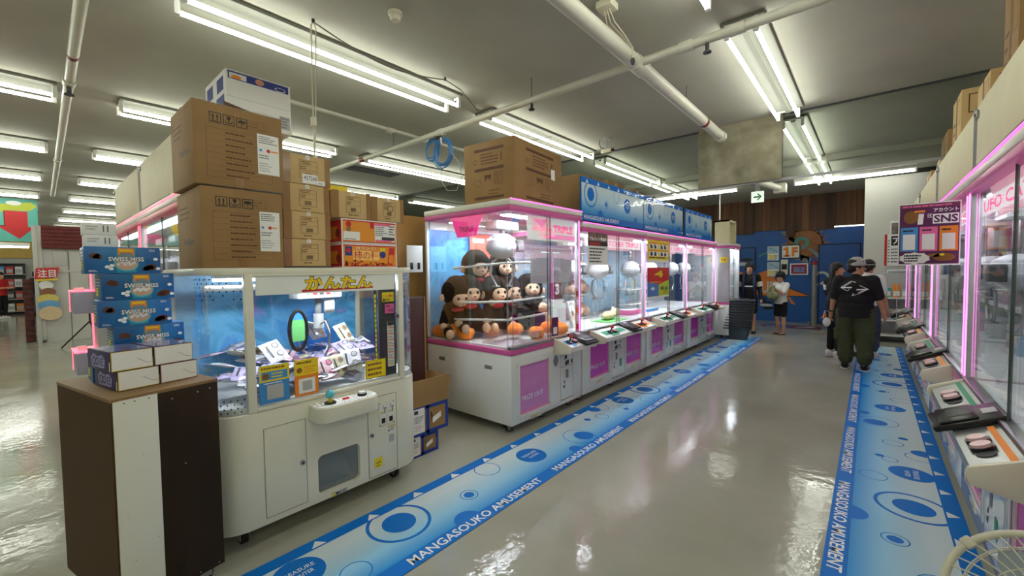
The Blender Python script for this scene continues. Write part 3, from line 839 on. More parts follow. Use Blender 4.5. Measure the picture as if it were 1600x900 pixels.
def control_panel(t, x0, x1, style, dz=0.0, reach=0.2):
    """sloping ledge on brackets with joysticks or buttons and a black card reader"""
    zb, zt = 0.80+dz, 0.73+dz
    sec = [(0, zb-0.13), (0, zb), (-reach, zt), (-reach, zt-0.045), (-0.03, zb-0.13)]
    fr_ = Fr((x0, 0, 0), (0, 1, 0), (0, 0, 1))
    p = MB().prism([(a, z_) for a, z_ in sec], fr_, 0.02, x1-x0-0.02, m_whitep if style == 'joy' else m_steel)
    sl_u = Vector((0, -reach, zt-zb)).normalized()
    L = math.hypot(reach, zt-zb)
    top = Fr((x0, 0, zb), (1, 0, 0), -sl_u)      # v points back up the slope; v=0 at the rear, -L at the tip
    W = x1-x0
    panel = None
    one = W < 0.8
    cols = [(0.03, W*0.46, m_skyblue if one else m_green), (W*0.66, W-0.03, m_orange)] if not one else [(0.03, W*0.5, m_skyblue)]
    for a, b_, m in cols:
        if style == 'joy':
            p.rect(top, a, -L+0.012, b_, -0.05, m_wprint, 1)
            p.rect(top, a+(b_-a)*0.15, -L*0.75, b_-0.02, -0.07, m, 2)
            p.poly(top, [(a+(b_-a)*0.3, -L*0.95), (a+(b_-a)*0.55, -L*0.95), (a+(b_-a)*0.75, -L*0.6), (a+(b_-a)*0.3, -L*0.5)], m, 2)
        else:
            p.rect(top, a, -L*0.32, b_, -0.03, m, 1)
    panel = p.build('control_panel', t)
    for xx in (x0, x1-0.022):
        br = MB().prism([(0.0, zb-0.16), (0.0, zb+0.012), (-reach-0.012, zt+0.012), (-reach-0.018, zt-0.02), (-reach-0.005, zt-0.055)], Fr((xx, 0, 0), (0, 1, 0), (0, 0, 1)), 0, 0.022, m_creamp, 0.004)
        br.build('bracket', panel)
    # black card reader console
    cx = W*0.56 if not one else W*0.74
    k = MB()
    q = Matrix((Vector((1, 0, 0)), -sl_u, Vector((1, 0, 0)).cross(-sl_u))).transposed().to_4x4()
    q.translation = top.p(cx, -L*0.52)
    k.box(-0.13, 0.13, -0.14, 0.12, 0.0, 0.03, m_black, 0.012, mtx=q)
    k.box(-0.115, 0.115, -0.11, 0.03, 0.028, 0.042, m_black, 0.008, mtx=q)
    k.box(-0.07, 0.06, -0.07, 0.02, 0.041, 0.044, m_dgrey, 0.001, mtx=q)
    k.box(-0.03, 0.05, 0.05, 0.10, 0.029, 0.034, m_lgrey, 0.002, mtx=q)
    k.build('card_reader', panel)
    for a, b_, m in cols:
        cxx = a+(b_-a)*0.42
        if style == 'joy':
            c0 = top.p(cxx, -L*0.55); n = top.n if top.n.z > 0 else -top.n
            j = MB().cyl(c0, c0+n*0.012, 0.034, m_black, 18); j.cyl(c0, c0+n*0.06, 0.008, m_black, 10); j.ell(c0+n*0.07, 0.022, mat('joystick_red', (205, 70, 70), 0.3))
            j.build('joystick', panel)
            c1 = top.p(cxx+0.085, -L*0.60)
            MB().cyl(c1, c1+n*0.016, 0.034, m_black, 18).cyl(c1+n*0.014, c1+n*0.024, 0.024, mat('button_pink', (240, 150, 160), 0.3), 18).build('button', panel)
        else:
            n = top.n if top.n.z > 0 else -top.n
            for dx in (-0.045, 0.045):
                c1 = top.p(a+(b_-a)*0.5+dx, -L*0.62)
                MB().cyl(c1, c1+n*0.014, 0.040, m_black, 20).cyl(c1+n*0.01, c1+n*0.026, 0.032, mat('button_pale_pink', (236, 196, 200), 0.3), 20).build('button', panel)
            c1 = top.p(a+(b_-a)*0.5+0.11, -L*0.62)
            MB().cyl(c1, c1+n*0.004, 0.03, m_dgrey, 18).build('sensor', panel)
    return panel

def crane_machine(label, W, D, loc, rz, Zt=2.035, doors=(), coins=(), panel=None, style='joy', flap=None, led=None, band=None,
                  back=None, sides=True, title=None, shelves=(), group='glass crane machines', led_left=True, dz=(0.235, 0.635), floor_z=0.80, body=None, claws=None, lamp=None):
    flap = flap or m_magenta; led = led or m_pinkled; band = band or m_pink; back = back or m_seab; body = body or m_gloss
    t = thing('crane_machine', label, 'crane game', loc, rz, group)
    # base cabinet with recessed prize doors
    b = MB().box(0, W, 0, D, 0.085, 0.735, body, 0.014)
    o = b.build('base_cabinet', t)
    if doors:
        c = MB()
        for x0, x1 in doors: c.box(x0, x1, -0.05, 0.026, dz[0], dz[1], m_white)
        cutout(o, c)
    for x0, x1 in doors:
        d = MB().box(x0, x1, 0.016, 0.024, dz[0], dz[1], flap)
        f = FRONT(x0, 0.016, dz[0])
        hgt = dz[1]-dz[0]; wd = x1-x0
        d.outline(f, 0, 0, wd, hgt, 0.012, m_pinkp, 1)
        d.text(f, 'PRIZE OUT', 0.05, hgt*0.26, 0.045, m_wprint, 2, w=wd*0.72)
        pd = d.build('prize_door', t)
        fr_ = MB()
        for a0, a1, z0, z1 in ((x0-0.03, x0, dz[0]-0.03, dz[1]+0.03), (x1, x1+0.03, dz[0]-0.03, dz[1]+0.03), (x0, x1, dz[0]-0.03, dz[0]), (x0, x1, dz[1], dz[1]+0.03)):
            fr_.box(a0, a1, -0.006, 0.004, z0, z1, m_gloss, 0.002)
        fl_ = FRONT((x0+x1)/2-0.07, -0.0061, dz[0]-0.028)
        fr_.build('frame', pd)
        lb = MB().box((x0+x1)/2-0.08, (x0+x1)/2+0.08, -0.004, 0.0, dz[0]-0.075, dz[0]-0.04, m_paper)
        lb.rect(FRONT((x0+x1)/2-0.08, -0.004, dz[0]-0.075), 0.0, 0.02, 0.16, 0.035, m_label, 1)
        lb.scribble(FRONT((x0+x1)/2-0.075, -0.004, dz[0]-0.075), 0, 0.002, 0.15, 0.02, 2, m_ink, 2)
        lb.build('warning_label', t)
    for x0, x1 in coins:
        cb = MB().box(x0, x1, -0.004, 0.0, 0.14, 0.66, m_gloss)
        f = FRONT(x0, -0.004, 0.14); wd = x1-x0
        cb.outline(f, 0, 0, wd, 0.52, 0.004, m_dgrey, 1)
        cb.rect(f, 0, 0.345, wd, 0.349, m_dgrey, 1); cb.rect(f, 0.0, 0.0, wd, 0.005, m_ink, 2)
        for (u, v, uw, vh, m) in ((0.08, 0.42, 0.025, 0.04, m_dgrey), (0.2, 0.43, 0.05, 0.012, m_dgrey), (0.24, 0.42, 0.012, 0.03, m_ink), (0.11, 0.362, 0.05, 0.045, m_dgrey), (0.2, 0.365, 0.03, 0.04, m_dgrey),
                                  (0.1, 0.22, 0.05, 0.09, m_grey), (0.21, 0.12, 0.06, 0.10, m_green), (0.06, 0.17, 0.02, 0.03, m_dgrey), (0.05, 0.12, 0.03, 0.03, m_dgrey)):
            if u+uw < wd: cb.rect(f, u, v, u+uw, v+vh, m, 2)
        cp = cb.build('coin_panel', t)
        for u, v in ((0.09, 0.45), (0.09, 0.38)):
            MB().box(x0+u, x0+u+0.018, -0.016, -0.004, 0.14+v-0.02, 0.14+v+0.015, m_black, 0.003).build('coin_slot', cp)
    for x in (0.10, W-0.10, W/2):
        for y in (0.12, D-0.1):
            ft = MB().cyl((x, y, 0.0), (x, y, 0.012), 0.035, m_dgrey, 16); ft.cyl((x, y, 0.01), (x, y, 0.09), 0.022, m_steel, 14)
            ft.box(x-0.05, x+0.05, y+0.015, y+0.05, 0.03, 0.09, m_black, 0.004); ft.build('foot', t)
    # pink band and metal rail under the glass
    bd = MB().box(-0.006, W+0.006, -0.006, D, 0.735, 0.785, band, 0.006)
    bd.build('lower_band', t)
    MB().box(0.0, W, -0.012, 0.04, 0.785, 0.815, m_steel, 0.005).build('front_rail', t)
    MB().box(0.02, W-0.02, 0.03, D-0.03, floor_z-0.02, floor_z, m_floorbed).build('prize_floor', t)
    # top
    tp = MB().box(-0.012, W+0.012, -0.02, D, Zt-0.055, Zt, m_white, 0.01)
    tp.box(0.012, W-0.012, 0.01, D-0.01, Zt-0.075, Zt-0.05, m_whitep)
    top = tp.build('top_cover', t)
    MB().box(-0.010, W+0.010, -0.018, D, Zt-0.105, Zt-0.055, band, 0.006).build('upper_band', t)
    MB().box(-0.005, W+0.005, -0.026, -0.016, Zt-0.006, Zt+0.003, m_pinkt if led is m_pinkled else led, 0.002).build('light_strip', t)
    # posts with lit strips
    zg0, zg1 = 0.80, Zt-0.10
    for k, x in enumerate((0.0, W-0.045)):
        ps = MB().box(x, x+0.045, 0.0, 0.05, zg0, zg1, m_lgrey if (k or led_left) else m_acryl, 0.005)
        po = ps.build('post', t)
        if k or led_left:
            xs = x+0.028 if k == 0 else x+0.003
            MB().box(xs, xs+0.011, -0.006, 0.002, zg0+0.02, zg1, led, 0.002).build('light_strip', po)
    for x in (0.0, W-0.03):
        MB().box(x, x+0.03, D-0.03, D, zg0, zg1, m_whitep, 0.004).build('post', t)
    # glass: two sliding panes in front, one each side
    gm = W*0.52
    for x0, x1, y in ((0.045, gm+0.02, 0.012), (gm-0.02, W-0.045, 0.024)):
        g = MB().box(x0, x1, y, y+0.005, zg0+0.012, zg1, m_glass)
        g.box(x0 if x0 > 0.1 else x1-0.004, (x0 if x0 > 0.1 else x1-0.004)+0.004, y-0.001, y+0.006, zg0+0.012, zg1, m_edge)
        g.build('glass_pane', t)
    if sides:
        for x in (0.004, W-0.009):
            MB().box(x, x+0.005, 0.05, D-0.03, zg0, zg1, m_glass).build('side_glass', t)
    else:
        for x in (0.004, W-0.012):
            MB().box(x, x+0.008, 0.05, D-0.03, zg0, zg1, m_lgrey).build('side_panel', t)
    MB().box(0.03, W-0.03, D-0.02, D-0.006, zg0, zg1, back).build('back_panel', t)
    # lamp under the top, inside
    lp = MB().box(0.06, W-0.06, 0.06, 0.16, Zt-0.135, Zt-0.125, lamp or m_led, 0.003)
    lp.box(0.05, W-0.05, 0.05, 0.17, Zt-0.126, Zt-0.105, m_whitep)
    lp.build('lamp', t)
    if title:
        h = MB().box(0.05, W-0.05, 0.036, 0.04, Zt-0.29, Zt-0.11, m_acryl)
        f = FRONT(0.05, 0.036, Zt-0.29)
        w_ = W-0.1
        h.poly(f, [(w_*0.28, 0.0), (w_*0.72, 0.0), (w_*0.85, 0.18), (w_*0.15, 0.18)], mat('lit_pale_pink', (246, 190, 206), 0.4, emit=0.55), 1)
        h.rect(f, w_*0.05, 0.035, w_*0.95, 0.13, mat('lit_white_print', (240, 238, 242), 0.4, emit=0.8), 2)
        h.text(f, title, w_*0.08, 0.05, 0.065, mat('lit_title_pink', (236, 50, 140), 0.4, emit=0.9), 3, w=w_*0.84, bold=0.02)
        h.build('title_board', t)
    if panel: control_panel(t, panel[0], panel[1], style, 0.0, 0.2 if style == 'joy' else 0.15)
    # gantry rail and claws
    if claws is None: claws = [(W*0.3, D*0.45, 0.36), (W*0.72, D*0.45, 0.36)]
    MB().box(0.04, W-0.04, D*0.45-0.03+0.12, D*0.45+0.03+0.12, Zt-0.17, Zt-0.13, m_steel, 0.004).build('gantry_rail', t)
    for i, (x, y, dr) in enumerate(claws): claw_unit(t, x, y, Zt-0.11, dr)
    for (y, z) in shelves:
        sh = MB().box(0.04, W-0.04, y, D-0.03, z-0.012, z, m_glass if z > 1.5 else m_floorbed, 0.002)
        sh.build('shelf', t)
    return t

XL = -2.44
machA = crane_machine('end crane machine with clear sides holding brown plush monkeys and orange balls', 1.2, 1.2, (XL, 2.81, 0), PI/2, Zt=2.145, doors=((0.12, 0.58),), coins=((0.78, 1.02),), panel=(0.66, 1.18),
                      flap=m_magf, back=m_sea, led_left=False, dz=(0.16, 0.62), claws=[(0.37, 0.42, 0.22)], group='crane machines of the left row')
# speaker grille and vent slots on the end machine
g = MB(); f = FRONT(0, -0.001, 0)
for k in range(9):
    zz = 0.52+0.012*k; hw = 0.035*math.sin(PI*(k+1)/10)+0.008
    g.box(0.70-hw, 0.70+hw, -0.005, -0.0005, zz, zz+0.008, m_grey)
g.build('speaker_grille', machA)
for y, z in ((0.28, 0.60), (0.95, 0.60)):
    g = MB().box(-0.006, 0.0, y-0.05, y+0.05, z-0.018, z+0.018, m_lgrey, 0.002)
    for k in range(4): g.box(-0.008, -0.005, y-0.045, y+0.045, z-0.014+0.008*k, z-0.011+0.008*k, m_dgrey)
    g.build('vent', machA)
# printed header inside the side glass and front glass of the end machine
sg = MB().box(0.014, 0.018, 0.28, 0.86, 1.82, 2.04, m_acryl)
f = LEFT(0.014, 0.86, 1.82)
sg.poly(f, [(0.16, 0.02), (0.42, 0.02), (0.52, 0.22), (0.06, 0.22)], mat('lit_hot_pink', (232, 40, 145), 0.3, emit=0.7), 1)
sg.text(f, 'TRIPLE', 0.19, 0.07, 0.05, m_purple, 2, w=0.2, bold=0.02)
sg.build('side_title_board', machA)
hd = MB().box(0.3, 1.14, 0.036, 0.04, 1.80, 2.03, m_acryl)
f = FRONT(0.3, 0.036, 1.80)
m_pinkl = mat('lit_pink_print', (238, 120, 190), 0.4, emit=0.6); m_palel = mat('lit_pale_pink', (246, 190, 206), 0.4, emit=0.55)
hd.rect(f, 0.0, 0.0, 0.84, 0.23, mat('lit_silver_print', (214, 216, 220), 0.4, emit=0.5), 0.5)
hd.poly(f, [(0.22, 0.02), (0.84, 0.02), (0.84, 0.07), (0.36, 0.07)], m_pinkl, 1)
hd.poly(f, [(0.04, 0.22), (0.36, 0.22), (0.46, 0.05), (0.22, 0.02)], m_palel, 1)
hd.poly(f, [(0.10, 0.20), (0.24, 0.12), (0.33, 0.21)], m_pinkl, 2)
m_tp = mat('lit_title_pink', (236, 50, 140), 0.4, emit=0.9)
hd.text(f, 'UFO CATCHER', 0.08, 0.09, 0.04, m_tp, 3, w=0.33, bold=0.02)
hd.text(f, 'TRIPLE', 0.43, 0.09, 0.075, m_tp, 3, w=0.36, bold=0.035)
hd.text(f, '2nd', 0.27, 0.04, 0.03, m_grey, 3, w=0.12)
hd.build('title_board', machA)
sl_ = MB().rect(FRONT(0.06, 0.010, 1.93), 0, 0, 0.1, 0.05, m_wprint, 0)
MB().box(0.05, 0.16, 0.008, 0.011, 1.94, 1.99, m_acryl).text(FRONT(0.055, 0.008, 1.945), 'SEGA', 0, 0, 0.03, m_skyblue, 1, w=0.09, bold=0.03).build('maker_badge', machA)
# white bars inside
bars = [((-0.06+0.09, 1.555), 0.07, 0.78), ((0.03, 1.19), 0.07, 0.78), ((0.03, 1.02), 0.07, 0.78)]
for z in (1.555, 1.20, 1.03):
    q = MB()
    q.cyl((0.06, 0.80, z-0.02), (0.06, 0.09, z+0.02), 0.011, m_whitep, 12); q.ell((0.06, 0.80, z-0.02), 0.017, m_whitep)
    q.tube([(0.06, 0.09, z+0.02), (0.07, 0.085, z+0.02), (0.62, 0.085, z+0.03)], 0.011, m_whitep, 10); q.ell((0.62, 0.085, z+0.03), 0.017, m_whitep)
    q.build('guard_bar', machA)
MB().box(0.06, 0.5, 0.06, 0.42, 0.80, 0.90, m_acryl, 0.004).build('prize_chute', machA)
MB().box(0.04, 1.16, 1.165, 1.172, 1.96, 2.04, m_whitep).build('back_header', machA)
q = MB().box(0.08, 1.12, 0.82, 0.90, 2.005, 2.013, m_led, 0.003); q.box(0.07, 1.13, 0.81, 0.91, 2.012, 2.035, m_whitep); q.build('lamp', machA)  # extra rear lamp, added to brighten the backdrop and plush toys
# posters inside the end machine
q = MB().box(0.62, 1.0, 1.16, 1.166, 1.42, 1.95, mat('coral_poster', (240, 110, 90), 0.5))
f = FRONT(0.62, 1.16, 1.42)
q.scribble(f, 0.05, 0.42, 0.33, 0.48, 1, m_wprint, 1, 0.9)
for k in range(8): q.rect(f, 0.02, 0.03+0.03*k, 0.36, 0.04+0.03*k, mat('pale_coral', (248, 170, 150), 0.5), 1)
q.build('backdrop_poster', machA)
q = MB().box(0.34, 1.06, 0.030, 0.033, 1.375, 1.735, translucent('grey_sheet', (236, 234, 240)))
q.build('notice_sheet', machA)
q = MB().box(0.65, 0.76, 0.006, 0.011, 0.83, 1.02, m_purple)
q.rect(FRONT(0.65, 0.006, 0.83), 0.02, 0.02, 0.09, 0.09, m_paper, 1); q.build('notice_card', machA)
q = MB().box(1.10, 1.17, 0.006, 0.011, 0.83, 1.30, mat('prize_notice', (210, 190, 170), 0.5))
f = FRONT(1.10, 0.006, 0.83)
for k in range(5): q.rect(f, 0.008, 0.02+0.09*k, 0.062, 0.08+0.09*k, [m_red, m_paper, m_orange, m_paper, m_brown][k], 1)
q.build('notice_strip', machA)

rowdef = [('left row crane machine with dark snack poster, picture frame and round plush inside', 4.036, m_seab),
          ('left row crane machine under the yellow stop poster and four colour poster', 5.808, m_seab),
          ('last full glass crane machine of the left row, nearly empty with white walls', 7.58, mat('pale_back', (196, 206, 216), 0.5))]
machL = []
for lb, y, bk in rowdef:
    machL.append(crane_machine(lb, 1.745, 1.1, (XL, y, 0), PI/2, doors=((0.165, 0.63), (1.10, 1.575)), coins=((0.69, 1.04),), panel=(0.15, 1.60), back=bk, title='UFO CATCHER TRIPLE', group='crane machines of the left row', led_left=False))
machE = crane_machine('grey sided crane machine end peeking past the left row behind the baskets', 0.9, 0.95, (-2.25, 9.58, 0), PI/2, doors=((0.2, 0.6),), coins=(), back=m_grey, sides=False, led=m_lgrey, group='crane machines of the left row', claws=[(0.45, 0.4, 0.3)])
q = MB().box(-0.003, 0.003, 0.03, 0.17, 1.62, 1.74, m_yellow)
q.text(LEFT(-0.003, 0.165, 1.63), '10', 0.02, 0.02, 0.06, m_ink, 1, w=0.08, bold=0.02); q.build('price_sign', machE)

XRF = 0.45
right = [('nearest right row crane machine, with the pink letters and prize boxes behind glass', 3.78),
         ('second right row crane machine, just past the hanging purple poster', 5.70),
         ('third right row crane machine, beyond the purple poster', 7.62),
         ('farthest right row crane machine by the white back wall', 9.54)]
m_dimback = mat('grey_back', (170, 174, 180), 0.5)
machR = []
for lb, y in right:
    machR.append(crane_machine(lb, 1.90, 1.1, (XRF, y, 0), -PI/2, doors=((0.17, 0.66), (1.20, 1.72)), coins=((0.74, 1.12),), panel=(0.06, 1.50), style='btn', back=m_dimback, lamp=m_ledd, title='UFO CATCHER', shelves=((0.45, 1.12), (0.45, 1.42)), group='crane machines of the right row',
                  claws=[(0.55, 0.3, 0.42), (1.35, 0.3, 0.42)]))
# row at the left behind the joystick machine, fronts to the near side, red and green lit posts
leftrow = [('crane machine with red lit posts and green edge behind the big cardboard boxes', -5.84, m_redled),
           ('crane machine with red lit posts left of the first one behind the cocoa boxes', -7.76, m_redled)]
for lb, x, ld in leftrow:
    crane_machine(lb, 1.88, 1.0, (x, 0.80, 0), 0.0, Zt=2.13, doors=((0.17, 0.66), (1.2, 1.70)), coins=((0.74, 1.12),), panel=None, led=ld, band=ld if False else mat('coral_band', (230, 90, 110), 0.35), back=m_greenback, title=None, lamp=m_ledd, shelves=((0.4, 1.2), (0.4, 1.55)), group='crane machines behind the cocoa boxes')
MB().box(-3.985, -3.965, 0.785, 0.800, 0.85, 2.0, m_greenled, 0.003).thing('light_bar', 'green lit vertical bar on the near corner of the red lit machine', 'light bar')

# cream boards standing on top of the machines
def board(label, L, z0, z1, loc, rz, group):
    t = thing('top_board', label, 'board', loc, rz, group)
    b = MB().box(0.01, L-0.01, 0.02, 0.045, z0, z1, m_cream, 0.006)
    b.build('panel', t)
    e = MB().box(0, L, 0.0, 0.07, z0-0.03, z0, m_creamp, 0.004); e.box(0.02, L-0.4, -0.002, 0.0, z0-0.004, z0+0.004, m_dgrey)
    e.box(L-0.02, L, 0.01, 0.05, z0, z1, m_lgrey); e.build('edge_trim', t)
    c = MB().box(0.02, 0.07, 0.006, 0.02, z1-0.075, z1-0.03, m_steel, 0.004); c.box(0.03, 0.06, 0.001, 0.008, z1-0.065, z1-0.05, m_black, 0.002)
    c.build('clip', t)
    return t
nm = ['nearest', 'second', 'third', 'fourth']
for k, (lb, y) in enumerate(right):
    board('plain cream board on top of the right machine row, %s of the four' % nm[k], 1.90, 2.07, 2.45, (XRF+0.0, y, 0), -PI/2, 'cream boards on the right row')
for x, w_, lb in ((-5.84, 1.85, 'large cream board over the red lit machine beside the cardboard boxes'), (-7.76, 1.88, 'large cream board farther left over the red lit machine')):
    board(lb, w_, 2.17, 2.66, (x, 0.80, 0), 0.0, 'cream boards on the back left row')

# blue printed banners under clear film on the left row
m_banbase = rampmat('banner_print_gradient', 'Z', [(0.0, (0, 124, 210)), (0.22, (50, 160, 226)), (0.5, (190, 222, 240)), (1.0, (234, 242, 244))], 0.3, 0.2, 2.07, 2.55)
for y, L, lb in ((4.05, 1.66, 'blue printed banner on the left row next to the huge cardboard box'), (5.73, 1.6, 'blue printed banner in the middle of the left machine row'), (7.48, 1.55, 'blue printed banner at the far end of the left machine row')):
    t = thing('top_banner', lb, 'banner', (XL-0.01, y, 0), PI/2, 'blue banners on the left row')
    b = MB().box(0, L, 0.0, 0.02, 2.065, 2.545, m_blue)
    print_pattern(b, Fr((0, 0, 2.065), (1, 0, 0), (0, 0, 1)), L, 0.0, m_banbase, 0.774, 0.48, text_first=0.06, tri0=0.15, shift=-1.14)
    b.build('panel', t)
    fm = MB(); rr2 = random.Random(int(y*10))
    bmf = bmesh.new(); nx, nz = 26, 10; g_ = [[bmf.verts.new((L*i/nx, -0.005-0.005*rr2.random()*(0 < i < nx)*(0 < j < nz), 2.065+0.48*j/nz)) for j in range(nz+1)] for i in range(nx+1)]
    for i in range(nx):
        for j in range(nz): bmf.faces.new((g_[i][j], g_[i+1][j], g_[i+1][j+1], g_[i][j+1]))
    bmesh.ops.solidify(bmf, geom=list(bmf.faces), thickness=0.001)
    fm.addbm(bmf, m_pvc); fm.build('film', t)
# ------------------------------------------------------------------ joystick crane machine in front (rounded clear corners)
KX, KY = -2.50, 0.565
KW, KD, KR = 1.315, 0.90, 0.18
def foot(ins=0.0, y0=0.0):
    r = KR-ins; pts = []
    for cx, a0 in ((KW-KR, -PI/2), ):
        for k in range(9):
            a = a0+PI/2*k/8; pts.append((cx+r*math.cos(a), KR+r*math.sin(a)))
    pts += [(KW-ins, KD-ins), (ins, KD-ins)]
    for k in range(9):
        a = PI+PI/2*k/8; pts.append((KR+r*math.cos(a), KR+r*math.sin(a)))
    return pts
FL = Fr((0, 0, 0), (1, 0, 0), (0, 1, 0))
m_kan = mat('ivory_machine_paint', (228, 226, 208), 0.3, noise=0.02, coat=0.3)
kan = thing('joystick_crane_machine', 'ivory joystick crane machine with yellow lettering and rounded clear corners', 'crane game', (KX, KY, 0), PI/2)
kb = MB().prism(foot(), FL, 0.115, 0.755, m_kan, 0.012).build('base_cabinet', kan)
cut = MB().prism(rrect(0.535, 0.165, 0.805, 0.40, 0.03), FRONT(0, 0, 0), -0.35, 0.05, m_kan)
cutout(kb, cut)
q = MB(); f = FRONT(0, 0, 0)
fr_ = MB()
q.box(0.245, 0.47, -0.003, 0.001, 0.155, 0.655, m_kan, 0.001)
q.outline(FRONT(0, -0.003, 0), 0.245, 0.155, 0.47, 0.655, 0.003, m_grey, 1)
dr = q.build('service_door', kan)
MB().cyl((0.445, -0.003, 0.40), (0.445, -0.012, 0.40), 0.014, m_steel, 18).cyl((0.445, -0.012, 0.40), (0.445, -0.014, 0.40), 0.007, m_dgrey, 12).build('lock', dr)
q = MB().box(0.865, 1.085, -0.003, 0.001, 0.135, 0.67, m_kan, 0.001)
f = FRONT(0, -0.003, 0)
q.outline(f, 0.865, 0.135, 1.085, 0.67, 0.003, m_dgrey, 1)
cp = q.build('coin_door', kan)
MB().cyl((0.89, -0.003, 0.42), (0.89, -0.012, 0.42), 0.014, m_steel, 18).cyl((0.89, -0.012, 0.42), (0.89, -0.014, 0.42), 0.007, m_dgrey, 12).build('lock', cp)
q = MB().box(0.945, 1.065, -0.009, -0.003, 0.46, 0.625, m_creamp, 0.003)
f = FRONT(0.945, -0.009, 0.46)
for u in (0.008, 0.066):
    q.rect(f, u, 0.01, u+0.046, 0.155, m_whitep, 1)
    q.rect(f, u+0.01, 0.02, u+0.038, 0.055, m_black, 2); q.rect(f, u+0.005, 0.085, u+0.028, 0.1, m_label, 2)
    q.rect(f, u+0.022, 0.115, u+0.026, 0.145, m_ink, 2); q.rect(f, u+0.032, 0.085, u+0.039, 0.125, m_dgrey, 2); q.rect(f, u+0.032, 0.118, u+0.046, 0.125, m_dgrey, 2)
for u in (0.006, 0.112):
    for v in (0.008, 0.157): q.disc(f, u, v, 0.004, m_dgrey, 2, 10)
q.build('coin_slot', cp)
q = MB().box(1.01, 1.07, -0.005, -0.002, 0.405, 0.45, m_paper); f = FRONT(1.01, -0.005, 0.405)
q.rect(f, 0, 0.032, 0.06, 0.045, m_label, 1); q.scribble(f, 0.012, 0.004, 0.056, 0.03, 3, m_dgrey, 1); q.rect(f, 0.003, 0.004, 0.01, 0.02, m_ink, 2)
q.rect(FRONT(1.02, -0.003, 0.335), 0, 0, 0.04, 0.05, m_lgrey, 1)
q.build('sticker', cp)
q = MB().box(0.905, 0.965, -0.005, -0.002, 0.19, 0.255, m_yellow); f = FRONT(0.905, -0.005, 0.19)
q.rect(f, 0.015, 0.03, 0.03, 0.036, m_ink, 1); q.rect(f, 0.036, 0.028, 0.042, 0.042, m_ink, 1); q.scribble(f, 0.012, 0.008, 0.05, 0.018, 1, m_dgrey, 1)
q.build('yellow_sticker', cp)
# prize window flap
q = MB().prism(rrect(0.537, 0.167, 0.803, 0.398, 0.028), FRONT(0, 0, 0), -0.03, -0.026, glassmat('smoked_flap', tint=(215, 222, 222), refl=0.12, rough=0.08, haze=0.12))
q.build('prize_flap', kan)
q = MB().box(0.54, 0.80, 0.10, 0.32, 0.166, 0.172, m_lgrey)
q.prism([(0.1, 0.17), (0.34, 0.17), (0.34, 0.38), (0.30, 0.38)], Fr((0.54, 0, 0), (0, 1, 0), (0, 0, 1)), 0, 0.26, m_lgrey)
q.build('prize_tray', kan)
q = MB().box(0.615, 0.71, -0.004, 0.0, 0.122, 0.145, m_lgrey); f = FRONT(0.615, -0.004, 0.122)
q.rect(f, 0.0, 0.0, 0.014, 0.023, m_yellow, 1); q.disc(f, 0.03, 0.012, 0.008, m_ink, 1, 12); q.rect(f, 0.035, 0.008, 0.055, 0.015, m_ink, 1); q.scribble(f, 0.06, 0.004, 0.094, 0.02, 2, m_dgrey, 1)
q.build('sticker', kan)
# control ledge
def ledge(a, b_, d, r):
    return [(a, 0.0), (a, -d+r)] + [(a+r-r*math.cos(PI/2*k/6), -d+r-r*math.sin(PI/2*k/6)) for k in range(1, 7)] + [(b_-r+r*math.sin(PI/2*k/6), -d+r-r*math.cos(PI/2*k/6)) for k in range(7)] + [(b_, 0.0)]
q = MB().prism(ledge(0.49, 0.88, 0.15, 0.06), FL, 0.635, 0.725, m_kan, 0.006)
lg = q.build('control_ledge', kan)
q = MB().prism([(x, y) for x, y in ledge(0.496, 0.874, 0.142, 0.056)], FL, 0.722, 0.729, m_paper)
f = TOP(0, 0, 0.729)
rr = random.Random(5)
for i in range(13):
    for j in range(5):
        u = 0.51+0.0285*i; v = -0.13+0.028*j+(0.014 if i % 2 else 0)
        if v > -0.008 or (v < -0.1 and (u < 0.54 or u > 0.83)): continue
        if i < 8: q.disc(f, u, v, 0.004, m_ink, 1, 10)
        else: q.line(f, u-0.01, v-0.007, u+0.01, v+0.007, 0.004, m_ink, 1)
top = q.build('dotted_plate', lg)
q = MB().cyl((0.585, -0.075, 0.729), (0.585, -0.075, 0.737), 0.033, m_black, 20).cyl((0.585, -0.075, 0.735), (0.585, -0.075, 0.762), 0.011, m_yellow, 12)
q.ell((0.585, -0.075, 0.783), 0.026, mat('aqua_ball', (90, 200, 222), 0.15, coat=0.5)); q.build('joystick', lg)
MB().box(0.665, 0.705, -0.08, -0.06, 0.729, 0.738, mat('red_button', (220, 30, 50), 0.3), 0.003).build('coin_display', lg)
MB().cyl((0.79, -0.075, 0.729), (0.79, -0.075, 0.743), 0.028, m_black, 20).cyl((0.79, -0.075, 0.742), (0.79, -0.075, 0.753), 0.022, m_whitep, 20).build('button', lg)
